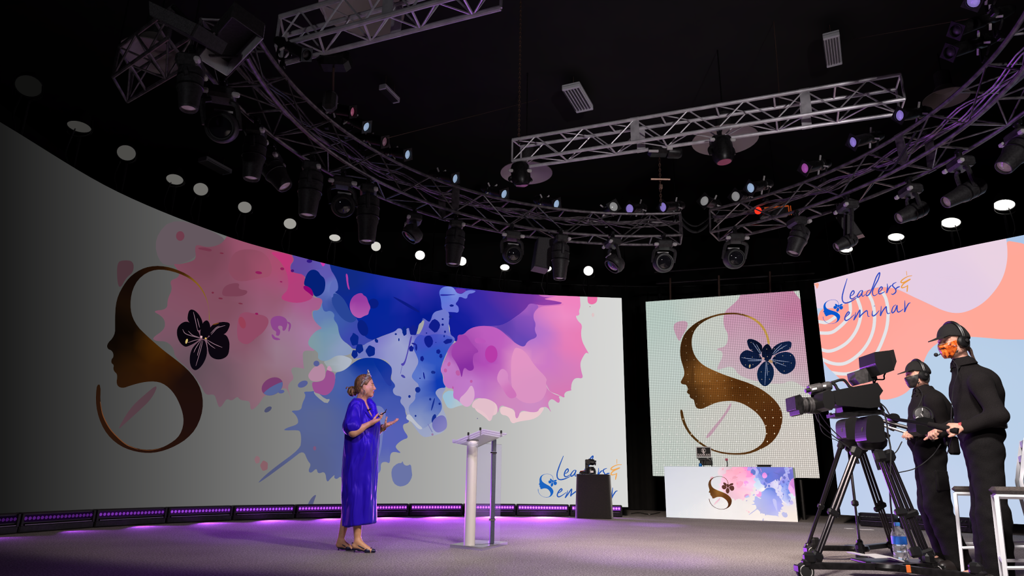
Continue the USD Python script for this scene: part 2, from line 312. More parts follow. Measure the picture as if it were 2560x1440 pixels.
def paint(region, layers, base, surf, cell, tol=.12):
    """flat print: layers [(shape, colours)] from the back to the front, cut into triangles that carry their colour"""
    jobs, left = [], region
    for g, col in reversed(layers):
        q = left.intersection(g)
        if q.area > .05: jobs.append((q, col)); left = left.difference(g.buffer(0))
    jobs.append((left, base))
    V, C = [], []
    x0, y0, x1, y1 = region.bounds
    for g, col in jobs:
        g = g.simplify(tol)
        for p in getattr(g, 'geoms', [g]):
            if p.geom_type != 'Polygon' or p.area < .05: continue
            a, b, d, e = p.bounds
            gx = x0 + cell * np.arange(math.floor((a - x0) / cell), math.ceil((d - x0) / cell)); gy = y0 + cell * np.arange(math.floor((b - y0) / cell), math.ceil((e - y0) / cell))
            cells = [sbox(X, Y, X + cell, Y + cell) for X in gx for Y in gy]
            for r in shapely.constrained_delaunay_triangles(shapely.intersection(p, cells)):
                for t in r.geoms:
                    q = np.array(t.exterior.coords)[:3]
                    if len(q) == 3:
                        V.append(q)
                        C.append((len(C), col))
    xy = np.vstack(V); cols = np.empty((len(xy), 3)); done = {}
    for i, col in C: done.setdefault(id(col), (col, []))[1].append(i)
    for col, idx in done.values():
        ii = (np.array(idx)[:, None] * 3 + np.arange(3)).ravel()
        cols[ii] = col(xy[ii]) if callable(col) else idw(col, xy[ii])
    P = surf(xy); f = np.arange(len(xy)).reshape(-1, 3)
    n = np.cross(P[f[:, 1]] - P[f[:, 0]], P[f[:, 2]] - P[f[:, 0]]); flip = (n * (EYE - P[f[:, 0]])).sum(1) < 0
    f[flip] = f[flip][:, [0, 2, 1]]
    x = np.clip(cols / 255, 0, 1); x = np.where(x <= .04045, x / 12.92, ((x + .055) / 1.055) ** 2.4)
    return P, f, x, xy
def picture(T, name, P, f, col, m, uv=None):
    path = T.path + '/' + numbered(T.path, name)
    v = P @ T.inv[:3, :3].T + T.inv[:3, 3]
    g = usdkit.mesh(stage, path, (v, f), M[m], smooth=False, uv=uv)
    UsdGeom.PrimvarsAPI(g).CreatePrimvar('paint', Sdf.ValueTypeNames.Color3fArray, 'vertex').Set(Vt.Vec3fArray.FromNumpy(col.astype(np.float32)))
M['led_picture'] = mat('led_picture', {'a': ('attribute', {'attribute': 'paint'}), 'e': ('emission', dict(strength=1.0))}, [('a.color', 'e.color')], surface='e.emission')
# coarse LED pitch: bright dots on a darker ground
M['led_dots'] = mat('led_dots', {'a': ('attribute', {'attribute': 'paint'}), 'u': ('uvmap', {'attribute': 'st'}), 'v': ('voronoi_texture', dict(dimensions='2D', scale=1.0, randomness=0.0)),
    'r': ('rgb_ramp', {'ramp': [(.0, (1.08, 1.08, 1.08)), (.30, (1.0, 1.0, 1.0)), (.44, (.66, .66, .66)), (.6, (.42, .42, .42))]}), 'm': ('mix_color', dict(blend_type='multiply', fac=1.0, use_clamp_result=False)), 'e': ('emission', dict(strength=1.0))},
    [('u.UV', 'v.vector'), ('v.distance', 'r.fac'), ('a.color', 'm.a'), ('r.color', 'm.b'), ('m.result', 'e.color')], surface='e.emission')
def wall_curve(pts, rel, extend0=0, extend1=0):
    P = np.array([at(*p, z=CH + rel * K)[:2] for p in pts])
    if len(P) > 3: P = spline(P, 8)
    if extend0: d = P[0] - P[1]; a = math.atan2(d[1], d[0]); P = np.vstack([[P[0] + extend0 * t * np.array([math.cos(a + .13 * t), math.sin(a + .13 * t)]) for t in (1, .66, .33)], P])
    if extend1: d = nrm(P[-1] - P[-2]); P = np.vstack([P, P[-1] + d * extend1])
    return P
def on_curve(P):
    """pixel -> point on the upright surface over the plan curve P"""
    az = np.arctan2(P[:, 0], P[:, 1]); rr = np.hypot(P[:, 0], P[:, 1])
    def seg(a):  # exact on the polyline
        i = np.clip(np.searchsorted(az, a) - 1, 0, len(P) - 2); A, B = P[i], P[i + 1]; u = np.stack([np.sin(a), np.cos(a)], -1); e = B - A
        return (A[:, 0] * e[:, 1] - A[:, 1] * e[:, 0]) / (u[:, 0] * e[:, 1] - u[:, 1] * e[:, 0])
    def surf(xy):
        d = FW + np.outer((xy[:, 0] - 1280) / F, RT) - np.outer((xy[:, 1] - 720) / F, UP)
        a = np.arctan2(d[:, 0], d[:, 1]); k = seg(a) / np.hypot(d[:, 0], d[:, 1])
        return EYE + d * k[:, None]
    return surf
def screen(T, P, z0, z1, thick=.1):
    """cabinet behind the display, and the region of the photograph that the display covers"""
    t = np.gradient(P, axis=0); n = np.stack([-t[:, 1], t[:, 0]], 1); n /= np.linalg.norm(n, axis=1, keepdims=True)
    if (n * P).sum() < 0: n = -n
    back, front = P + n * thick, P + n * .006
    g = Polygon(np.vstack([front, back[::-1]])).buffer(0)
    T.part('cabinet', prism(g, z1 - z0, (0, 0, z0)), 'black_metal', smooth=False)
    zz = np.full(len(P), z0); lo = proj(np.c_[P, zz]); hi = proj(np.c_[P, zz * 0 + z1])
    return Polygon(np.vstack([lo, hi[::-1]])).buffer(0)
# ---------------------------------------------------------------- the long curved LED wall
TOP = [(0, 305), (295, 480), (560, 588), (725, 636), (889, 676), (1065, 708), (1240, 729), (1350, 737), (1554, 745)]
ZT, ZB = CH + 4.16 * K, CH - .526 * K
PL = wall_curve(TOP, 4.16, extend0=1.6)
def art():  # splatter colours carry the same painted darkening toward the left
    L = []
    def add(P, col, n=2): L.append((P if hasattr(P, 'area') else poly(P, n), col))
    add(c('A', 130,0, 600,190, 545,258, 430,285, 330,255, 315,300, 330,370, 180,435, 0,450, -60,200), (99, 86, 93))
    add(c('A', 600,190, 545,258, 430,285, 330,255, 313,290, 325,370, 300,405, 180,435, 120,430) + c('F', 660,75, 690,115, 680,150, 620,170, 640,230, 605,300, 605,370, 500,380, 560,412, 590,450, 585,510, 495,570, 530,590, 600,590, 650,640, 655,700, 760,790, 840,900, 870,965, 930,955, 945,1000, 962,1052, 985,1035, 1015,985, 1050,1005, 1090,970)
        + c('E', 0,360, 60,367, 90,375, 95,455, 140,430, 190,370, 215,320, 400,240, 440,290, 468,385, 455,330, 430,255, 440,210, 490,165, 455,95, 480,60, 580,80) + c('B', 215,1085, 205,990, 205,940, 230,920, 330,930, 255,880, 253,835, 285,785, 335,738, 385,725, 340,690, 300,640, 285,600, 290,560, 355,560, 385,470, 385,450, 310,450, 295,430, 215,365, 212,330, 230,235, 130,220, 95,200, 90,150, 130,110, 105,60, 60,-60) + [(600, 540)],
        [(520, 640, (118, 68, 84)), (560, 760, (126, 76, 93)), (640, 620, (150, 80, 105)), (700, 650, (165, 76, 108)), (745, 690, (172, 68, 115)), (760, 750, (165, 90, 140)), (690, 760, (146, 88, 112)), (620, 850, (132, 86, 104)), (700, 880, (150, 120, 138)), (660, 950, (142, 106, 118)), (560, 950, (112, 84, 97)), (760, 840, (165, 120, 158)), (500, 930, (98, 78, 88)), (720, 820, (155, 115, 145))])
    add(c('A', 700,900, 760,860, 860,880, 960,900, 985,960, 930,1050, 870,1090, 800,1155, 740,1150, 690,1100), (143, 73, 100))
    add(c('A', 555,720, 565,650, 620,610, 720,600, 700,660, 800,670, 760,720, 640,725), (120, 63, 83))
    add(c('A', 610,440, 680,300, 900,300, 1000,400, 1010,540, 900,560, 700,600, 620,520), [(600, 660, (134, 72, 92)), (680, 680, (155, 78, 104))])
    add(c('A', 980,320, 1090,330, 1180,350, 1200,410, 1170,440, 1180,520, 1310,520, 1295,640, 1290,660, 1340,690, 1390,740, 1250,790, 1100,760, 1090,720, 1160,660, 1150,520, 1080,400), [(700, 640, (190, 55, 118)), (760, 720, (175, 62, 120))])
    for e in ((888,510,31,13), (1100,475,18,13), (1090,592,12,6), (475,690,11,9), (545,742,20,8), (870,880,15,10), (725,788,20,6), (555,335,18,7)): add(ell('A', *e, 8), (142, 28, 88) if e[0] > 850 else (116, 44, 66))
    add(ell('A', 740,960, 30,55, -18), (148, 62, 84))
    add(c('A', 340,285, 400,282, 470,300, 460,322, 400,310, 350,300), (112, 52, 72))
    add(c('A', 990,950, 1010,910, 1070,895, 1130,915, 1152,960, 1130,1030, 1100,1035, 1105,990, 1065,985, 1060,1010, 1085,1030, 1075,1080, 1040,1075, 1050,1040, 1010,1020), (138, 68, 138))
    add(stroke(c('A', 1150,955, 1170,980, 1160,1035), 5), (138, 68, 138)); add(stroke(c('A', 1010,1070, 1030,1100, 1075,1110), 6), (138, 68, 138))
    add(ell('A', 182,180, 38,44), (108, 58, 73))
    add(c('F', 255,45, 300,28, 370,35, 372,110, 320,150, 280,225, 258,190), (74, 50, 57))
    add(c('F', 545,880, 440,965, 345,1055, 255,1210, 300,1170, 400,1080, 500,985), (83, 60, 68))
    add(c('B', 290,560, 355,565, 385,470, 470,450, 500,560, 520,660, 540,760, 600,860, 665,920, 620,965, 540,970, 440,1010, 390,1020, 340,1000, 345,950, 330,930, 255,880, 253,835, 285,785, 335,738, 385,725, 340,690, 300,640),
        [(797, 792, (98, 125, 178)), (825, 837, (112, 148, 172)), (783, 853, (125, 152, 160)), (855, 864, (136, 152, 190)), (830, 765, (90, 120, 180))])
    add(c('B', 105,60, 130,110, 95,150, 95,200, 130,225, 230,240, 300,440, 385,455, 375,520, 400,580, 455,560, 495,600, 480,640, 520,690, 530,770, 560,830, 620,870, 665,920, 760,870, 800,850, 870,810, 1040,740, 1440,600, 1440,-60, 105,-60),
        [(741, 667, (92, 68, 155)), (822, 687, (95, 84, 175)), (855, 765, (48, 72, 152)), (839, 798, (60, 90, 170)), (889, 837, (60, 70, 172)), (833, 715, (98, 118, 190))])
    add(c('D', 0,330, 160,330, 340,230, 470,100, 520,20, 940,60, 900,300, 700,420, 560,520, 420,620, 340,560, 230,440, 100,390), [(1266, 823, (100, 66, 174)), (1311, 800, (150, 85, 190)), (1360, 760, (200, 110, 190)), (1420, 745, (238, 130, 190)), (1340, 850, (180, 112, 200)), (1290, 860, (150, 90, 185))])
    add(c('B', 445,180, 500,260, 525,330, 520,390, 480,390, 560,440, 600,500, 640,590, 700,640, 720,720, 760,800, 830,832, 900,800, 980,770, 1040,750, 1060,720, 1095,725, 1110,780, 1150,705, 1200,770, 1240,760) + c('C', 180,745, 215,690, 225,625, 265,600, 270,540, 345,605, 370,580, 400,480, 500,455, 600,640, 600,750, 660,835, 690,830, 695,750, 760,755, 830,680, 950,645, 1100,650, 1250,635, 1440,500) + c('D', 370,250, 440,190, 470,140, 570,165, 670,160, 800,150, 700,90, 620,90, 540,65, 540,-20) + [(1000, 600), (820, 600)],
        [(866, 690, (16, 42, 132)), (950, 760, (4, 36, 152)), (1005, 705, (38, 50, 168)), (1042, 722, (58, 46, 172)), (1062, 784, (4, 26, 142)), (1156, 805, (10, 26, 152)), (1187, 774, (52, 40, 168)), (1260, 753, (84, 46, 162)), (1313, 744, (112, 52, 162)), (1364, 754, (145, 62, 165)), (900, 830, (6, 36, 150)), (1240, 810, (60, 45, 165))])
    add(c('B', 480,395, 560,440, 600,500, 640,590, 700,640, 640,680, 560,640, 500,560, 460,480), (40, 68, 150))
    add(c('B', 990,425, 1100,470, 1250,560, 1260,590, 1130,520), (12, 26, 128))
    add(ell('B', 840,500, 48,45), (8, 28, 128)); add(ell('B', 745,720, 45,75, -20), (8, 30, 128))
    add(c('B', 460,450, 440,370, 470,290, 510,290, 525,340, 515,390, 480,400, 480,440), (92, 106, 186))
    # lavender field under the deep blue
    add(c('B', 640,1000, 690,940, 760,865, 830,832, 980,770, 1040,748, 1060,722, 1095,726, 1110,780, 1150,707, 1200,772, 1240,775) + c('C', 200,745, 240,745, 300,600, 270,545, 345,605, 370,580, 400,480, 500,455, 540,440, 600,500, 580,640, 600,750, 660,790, 655,835, 560,960, 480,1170, 515,1240, 515,1320, 560,1390) + c('G', 735,380, 740,500, 787,600, 770,720, 640,760, 560,770, 480,660, 430,580, 405,510, 355,450, 380,400, 310,390, 290,340, 325,305, 280,250, 290,150, 250,85, 200,60, 100,60, 0,55),
        [(950, 856, (128, 124, 200)), (992, 870, (158, 164, 206)), (1019, 925, (150, 156, 202)), (1104, 790, (112, 122, 205)), (1072, 828, (88, 88, 192)), (1025, 972, (142, 148, 192)), (1072, 1060, (150, 160, 195)), (900, 880, (110, 120, 190)), (1100, 1070, (165, 172, 195))])
    add(c('G', 735,380, 830,330, 1000,470, 900,480, 800,520, 760,450), [(1110, 985, (150, 190, 215)), (1160, 1005, (178, 195, 205))])
    add(c('C', 240,745, 300,770, 420,740, 600,760, 655,835, 620,860, 560,960, 480,1170, 515,1240, 515,1330, 560,1390, 470,1390, 420,1440) + c('G', 690,395, 735,450, 738,520, 700,570, 640,640, 580,690, 520,690, 450,570, 430,490, 500,430, 495,380, 540,300, 480,250, 460,215, 500,150, 530,90) + c('C', 200,1000, 150,900, 180,800),
        [(1073, 847, (66, 76, 192)), (1083, 888, (42, 82, 192)), (1098, 961, (10, 55, 176)), (1052, 940, (94, 120, 202)), (1067, 1005, (82, 106, 188)), (1055, 1047, (126, 142, 192)), (1040, 1070, (150, 160, 195)), (1110, 800, (100, 110, 205))])
    add(c('C', 465,240, 500,188, 560,170, 640,180, 680,250, 740,270, 800,215, 920,222, 880,255, 815,262, 803,332, 710,288, 700,340, 660,385, 705,415, 706,492, 640,480, 560,480, 540,440, 500,455, 492,330), [(1110, 738, (88, 115, 215)), (1130, 725, (125, 145, 225)), (1170, 730, (110, 120, 215)), (1130, 775, (105, 115, 215))])
    add(c('C', 645,190, 800,205, 780,245, 690,268), (96, 46, 165)); add(c('C', 480,265, 560,270, 700,268, 560,285, 485,288), (40, 40, 160))
    for q in ((335,655, 400,555, 465,590, 488,650, 430,740, 370,690), (285,800, 320,762, 375,765, 405,850, 350,920, 300,870)): add(c('C', *q), (14, 28, 138), 1)
    for e in ((575,832,54,28,-15), (605,538,18,20), (512,565,12,12), (512,632,14,14), (540,717,12,14), (265,1040,22,32), (460,955,25,28), (490,1008,18,26), (620,403,25,14), (405,1205,20,16), (288,1245,8,45,-10), (210,1410,28,25), (135,920,28,36), (195,905,12,40), (240,1276,8,8), (430,845,6,6), (318,733,9,8), (55,720,26,45), (160,700,50,60), (530,770,8,14)): add(ell('C', *e, wob=.1), (16, 30, 138))
    for e in ((670,825,38,55), (716,905,34,42), (672,955,28,38), (815,928,42,50), (868,835,14,20, -30), (1120,745,18,40), (1042,775,10,8), (1070,825,6,14), (660,770,7,6)): add(ell('B', *e, wob=.09), (8, 36, 134))
    add(c('C', 125,765, 150,770, 100,950, 65,1100, 30,1135, 5,1100, 50,1090, 90,950), (76, 66, 172)); add(stroke(c('C', 25,1130, 5,1220), 2), (90, 85, 175)); add(ell('C', 38,1252, 30,14, 35), (70, 70, 165))
    add(c('C', 190,850, 120,850, 195,890), (30, 35, 145))
    for e in ((632,425,10,12), (716,466,10,11), (500,575,8,9), (657,470,7,60), (445,400,11,13), (520,340,24,26), (655,182,16,14), (665,600,18,42)): add(ell('G', *e, 15 if e[3] > 40 else 0), (20, 44, 140))
    # right hand pink flower and face
    add(c('D', 130,365, 240,345, 370,255, 440,200, 470,140, 570,165, 510,230, 505,290, 530,340, 515,400, 550,465, 450,500, 420,565, 370,565, 330,520, 250,420), [(1266, 823, (92, 62, 172)), (1311, 812, (126, 76, 186)), (1319, 767, (160, 92, 190)), (1300, 860, (100, 70, 180))])
    add(c('D', 600,105, 640,95, 720,80, 740,60, 945,60, 950,130, 952,180, 935,220, 945,250, 920,265, 905,262, 925,310, 970,350, 955,420, 965,500, 1000,570, 1036,630, 1005,605, 965,670, 948,720, 960,790, 980,860, 905,848, 870,890, 860,960, 870,970, 815,980, 795,1010, 805,1042, 740,1020, 760,1060, 745,1097, 690,1050, 660,1060, 640,1100, 682,1190, 640,1130, 600,1125, 560,1150, 540,1185, 470,1175, 385,1155, 360,1236, 335,1232, 330,1150, 260,1130, 190,1105, 163,1204, 170,1110, 100,1060, 0,1040) + c('G', 1030,420, 990,490, 940,495, 880,430, 835,415, 845,325, 785,330, 745,270, 755,215, 718,165, 755,80, 790,5) + c('C', 560,960, 620,870, 690,830, 695,752, 760,755, 830,680, 950,645, 1100,650, 1200,690, 1300,780, 1390,860) + c('D', 420,565, 450,500, 550,468, 515,400, 530,340, 505,290, 510,230, 570,175, 670,168, 800,165, 790,140, 700,120),
        [(1411, 786, (238, 140, 196)), (1437, 852, (233, 124, 180)), (1358, 905, (205, 120, 196)), (1385, 957, (206, 126, 186)), (1306, 905, (222, 146, 196)), (1240, 839, (190, 92, 190)), (1213, 905, (176, 76, 182)), (1279, 997, (206, 136, 190)), (1156, 888, (150, 62, 166)), (1125, 920, (190, 122, 196)), (1177, 967, (192, 122, 200)), (1430, 745, (240, 130, 190)), (1400, 980, (215, 120, 178)), (1340, 840, (180, 115, 205)), (1330, 1000, (205, 140, 195))])
    add(c('D', 350,560, 430,600, 520,740, 640,860, 620,900, 640,960, 580,1080, 420,1100, 300,1000, 290,700, 320,580), [(1300, 880, (226, 148, 196)), (1340, 980, (218, 146, 194))])
    add(c('C', 690,750, 760,755, 800,760, 860,860, 960,960, 880,980, 870,1080, 895,1165, 830,1195, 765,1130, 740,1290, 720,1180, 670,1080, 605,985, 650,860, 690,830), [(1156, 870, (160, 66, 170)), (1170, 925, (134, 46, 160))])
    add(ell('C', 1095,985, 75,105), (182, 58, 168)); add(c('C', 895,790, 980,790, 1050,840, 960,860, 900,850), (185, 85, 185))
    add(c('D', 150,860, 200,750, 270,800, 260,880, 350,1000, 340,1040, 270,1050, 200,930), [(1250, 940, (214, 140, 198)), (1280, 985, (205, 115, 185))])
    for e in ((588,1105,18,28,20), (545,1182,20,24), (695,1212,26,34,-20), (855,1312,16,18), (635,1388,10,16)): add(ell('C', *e), (188, 92, 166))
    add(c('G', 880,430, 960,360, 1000,290, 1030,340, 1032,420, 990,490, 940,495), (216, 168, 206))
    add(c('D', -40,1060, 0,1040, 100,1060, 165,1105, 165,1195, 110,1210, 97,1275, 40,1215, -60,1150), (230, 196, 204))
    add(c('G', 1020,440, 1080,415, 1150,420, 1224,460, 1200,560, 1175,635, 1140,560, 1060,510, 1000,500), (226, 190, 202))
    add(c('D', 190,1110, 330,1150, 335,1232, 360,1236, 385,1160, 540,1185, 570,1130, 620,1130, 540,1240, 360,1265, 300,1290, 270,1210, 190,1200), (234, 200, 206))
    add(c('D', 622,895, 640,960, 690,1000, 760,1025, 802,1042, 730,1005, 665,985, 638,940), (206, 204, 204))
    add(c('D', 1018,60, 1110,60, 1112,130, 1070,158, 1030,150, 1018,125), (236, 110, 166)); add(ell('D', 1042,177, 4,4), (150, 60, 90)); add(ell('D', 1070,255, 12,20), (224, 196, 198))
    add(c('B', 625,500, 650,440, 700,408, 740,405, 750,425, 780,440, 795,490, 818,535, 800,570, 795,600, 760,610, 715,637, 660,610, 630,560), [(895, 745, (150, 58, 158)), (890, 790, (176, 88, 172))])
    add(c('B', 590,225, 612,240, 615,320, 631,382, 610,365, 597,300), (172, 60, 160))
    add(c('B', 300,190, 345,210, 365,245, 400,270, 410,320, 400,390, 360,430, 310,440, 290,380, 250,345, 212,335, 225,270, 255,210), (4, 32, 118)); add(c('B', 212,335, 250,345, 285,370, 300,410, 300,440, 260,405, 210,370), (140, 2, 110))
    add(c('B', 350,100, 415,120, 388,182), (200, 58, 168)); add(ell('B', 265,118, 25,16), (44, 20, 124)); add(ell('B', 112,205, 15,13), (70, 18, 110))
    add(c('B', 390,1020, 440,1010, 500,970, 560,965, 620,985, 655,1010, 620,1070, 560,1110, 500,1120, 440,1090, 410,1050), [(820, 910, (150, 160, 165)), (870, 905, (172, 180, 196))])
    # the big blue blot behind the speaker
    add(c('B', 650,1040, 720,995, 820,985, 920,1000, 1000,1060, 1010,1110, 995,1170) + c('G', 280,250, 325,305, 290,340, 310,390, 380,400, 355,450, 405,500, 410,560, 445,620, 430,640, 385,650, 390,700, 442,772, 380,790, 320,840, 325,870, 378,914, 300,895, 270,920, 270,1008, 230,985, 185,1000, 190,1070, 150,1105) + c('E', 1225,1060, 1232,1155, 1200,1080, 920,1075, 905,1045, 870,1075, 845,1060, 855,1030, 820,1060, 780,1108, 768,1000, 700,1027, 690,970, 640,1020, 612,1000, 640,940, 610,910, 570,810, 470,890, 145,1128, 200,1060, 320,960, 540,800, 552,720, 545,650, 525,630, 385,636, 420,610, 520,580, 525,540, 500,490, 452,454, 550,455, 560,390, 595,320, 568,284, 640,285) + c('B', 300,1285, 440,1320, 480,1260, 500,1180, 495,1120, 560,1110, 620,1070),
        [(800, 1050, (88, 100, 146)), (760, 1150, (85, 95, 138)), (700, 1200, (80, 85, 122)), (955, 960, (38, 65, 165)), (910, 905, (4, 46, 150)), (980, 1080, (86, 96, 182)), (960, 1200, (106, 116, 174)), (800, 950, (80, 95, 155)), (860, 950, (72, 96, 168)), (960, 1010, (70, 88, 175))])
    add(c('B', 830,990, 920,1000, 1000,1060, 1010,1110, 995,1170, 1010,1250, 960,1230, 900,1120, 860,1060), [(930, 920, (6, 46, 152)), (970, 955, (36, 58, 158))])
    add(c('G', 110,490, 190,480, 240,560, 210,700, 190,900, 150,1000, 100,700), (112, 122, 182))
    add(c('E', 660,290, 680,275, 770,355, 815,350, 780,400, 690,330), (148, 149, 150), 1)
    add(c('E', 640,195, 700,200, 765,175, 775,85, 810,100, 855,120, 858,200, 830,280, 770,325, 700,300, 665,290), (152, 78, 142)); add(c('E', 620,120, 665,60, 710,50, 740,25, 770,85, 765,175, 700,195, 640,190, 612,150), (178, 134, 160)); add(c('E', 775,85, 805,40, 835,100, 810,100), (195, 145, 175))
    add(ell('E', 290,238, 102,76, -30), (118, 60, 108)); add(poly(ell('E', 290,238, 101,75, -30)).intersection(poly(c('E', 190,320, 250,260, 330,215, 400,190, 400,350, 200,350), 1)), (84, 98, 148))
    for e in ((565,217,48,28,-25), (688,32,27,26), (372,285,28,16,-10)): add(ell('E', *e), (84, 92, 148))
    add(ell('E', 252,445, 38,20, -35), (74, 77, 108)); add(ell('E', 155,898, 24,34, wob=.08), (138, 104, 112)); add(ell('E', 218,952, 34,45, wob=.08), (134, 94, 102)); add(ell('E', 672,795, 14,20), (122, 84, 122))
    add(c('E', 595,1330, 640,1240, 692,1203, 665,1270, 650,1330), (84, 87, 124))
    add(c('G', 280,1100, 290,1040, 340,1000, 375,1000, 382,978, 395,1015, 425,1025, 458,1008, 465,1070, 471,1120, 440,1180, 400,1205, 350,1212, 300,1180), (105, 115, 166), 1)
    add(c('G', 645,650, 665,600, 735,562, 775,590, 787,660, 770,700, 700,732, 660,700), [(1090, 1050, (110, 110, 182)), (1110, 1070, (132, 128, 190))])
    add(c('G', 440,545, 405,600, 470,630, 530,700, 572,690, 510,640), (184, 188, 200)); add(stroke(c('G', 612,650, 650,720), 4), (120, 120, 180)); add(ell('G', 652,742, 10,11), (150, 120, 160)); add(ell('G', 1057,598, 5,5), (120, 110, 150))
    return L
ARTL = art()
GOLD = lambda xy, e=((300, 830, (10, 5, 3)), (330, 700, (18, 8, 5)), (415, 860, (70, 38, 4)), (425, 900, (52, 24, 5)), (470, 950, (26, 12, 10)), (480, 1030, (30, 14, 12)), (380, 1125, (34, 16, 10)), (250, 1060, (40, 20, 10)), (495, 720, (130, 92, 28)), (522, 780, (125, 105, 44)), (390, 667, (30, 13, 4)), (440, 680, (60, 32, 8))): idw(e, xy)
S1, FL1, V1 = logo('F')
MARKL = [(S1, GOLD), (stroke(c('F', 140,1010, 158,1100, 200,1185, 255,1250, 325,1308, 400,1338), 2.2), (112, 66, 38)), (stroke(c('F', 400,1338, 480,1345, 560,1333), 1.6), (88, 50, 26)), (FL1, [(460, 840, (7, 4, 10)), (560, 860, (12, 6, 14)), (490, 910, (9, 6, 15))])] + [(stroke(v, 1.5), (150, 118, 132)) for v in V1] + [(ell_, col) for ell_, col in [(poly(ell('F', 840,560, 8,9)), (210, 170, 175)), (poly(ell('F', 870,570, 7,6)), (220, 180, 90)), (poly(ell('F', 738,590, 8,18, 15)), (205, 180, 110)), (poly(ell('F', 940,470, 24,4, -15)), (110, 66, 20))]]
toP = fit_affine(c('K', 578,240, 545,635, 1555,455, 1545,120, 180,690, 330,970, 1610,635, 560,925), c('P', 645,125, 585,565, 1575,572, 1597,225, 180,560, 315,885, 1605,757, 555,880))
TX, AM, SM = lettering(toP, 3.0)
T = Thing('led_wall', 'long curved LED wall showing pink and blue paint splatter and a gold S with a face', 'LED screen', loc=(*PL[len(PL) // 2], ZB))
reg = screen(T, PL, ZB, ZT)
P_, f_, c_, _ = paint(reg, ARTL + MARKL + [(TX, (38, 86, 178)), (AM, (238, 168, 88)), (SM, (28, 98, 190)), (stroke(c('P', 440,868, 475,868), 1), (120, 130, 150))], darkened_base, on_curve(PL), 40)
picture(T, 'display', P_, f_, c_, 'led_picture')
print('left picture', len(f_))
# ---------------------------------------------------------------- right LED wall
RTOP = [(2035, 708), (2203, 664), (2399, 620), (2560, 587.5)]
PR = wall_curve(RTOP, 4.16, extend1=1.4)
ZBR = float(at(2103, 1287, r=np.hypot(*PR[0]))[2])
T = Thing('led_wall', 'coral, lilac and pale blue LED wall behind the camera operators', 'LED screen', loc=(*PR[len(PR) // 2], ZBR))
reg = screen(T, PR, ZBR, ZT)
Lr = []
coral, lilac, ring = (255, 166, 156), [(2100, 720, (232, 206, 226)), (2400, 740, (228, 205, 228)), (2500, 640, (234, 210, 226))], (229, 228, 232)
Lr.append((Polygon(c('N', -40,300, 75,690, 200,690, 280,672, 340,620, 440,555, 560,518, 640,515, 740,535, 850,590, 1000,660, 1120,715, 1220,733, 1320,712, 1440,645, 1540,535, 1600,430, 1630,310, 1632,200, 1622,120, 1700,-50, 0,-50)), lilac))
blob = chaikin(c('N', 80,692, 200,690, 280,672, 340,620, 440,555, 560,518, 640,515, 740,535, 850,590, 1000,660, 1120,715, 1220,733, 1320,712, 1440,645, 1540,535, 1600,430, 1630,310, 1632,200, 1622,135, 1700,148, 1767,160, 2100,300, 2100,945, 1767,945, 1600,945, 1450,930, 1330,922, 1180,925, 1080,960, 1000,1020, 960,1090, 930,1180, 880,1290, 820,1370, 740,1415, 660,1435) + c('L', 1400,772, 1300,762, 1220,735, 1100,690, 960,620, 860,560, 740,452, 600,320, 540,235) + c('N', 60,1000), 2)
Lr.append((Polygon(blob).buffer(0), [(2100, 780, (255, 162, 150)), (2300, 900, (255, 170, 160)), (2500, 800, (255, 168, 152))]))
for q in ((85,798, 150,805, 210,770, 245,738), (60,890, 180,890, 250,850, 320,780, 345,720, 345,660, 335,600), (80,1018, 170,1040, 260,1010, 340,950, 400,860, 430,760, 430,690, 400,600), (90,1095, 200,1140, 300,1140, 400,1080, 480,990, 530,880, 545,760, 530,650, 500,580), (175,1213, 260,1225, 330,1225, 400,1208, 480,1160, 560,1055, 610,950, 645,840, 655,720, 640,620, 612,560)):
    Lr.append((stroke(c('N', *q), 8.2, False, 12).intersection(Polygon(blob).buffer(0)), ring))
Lr.append((poly(c('N', 40,490, 95,478, 75,540, 60,500), 1), (250, 170, 150))); 
TX, AM, SM = lettering(lambda q: np.asarray(q), 3.0)
Lr += [(TX, (52, 78, 190)), (AM, (236, 158, 70)), (SM, (8, 88, 205))]
P_, f_, c_, _ = paint(reg, Lr, lambda xy: idw([(2110, 1150, (190, 206, 235)), (2400, 1000, (186, 208, 232)), (2300, 1250, (196, 210, 236)), (2540, 600, (170, 195, 228))], xy), on_curve(PR), 40)
picture(T, 'display', P_, f_, c_, 'led_picture')
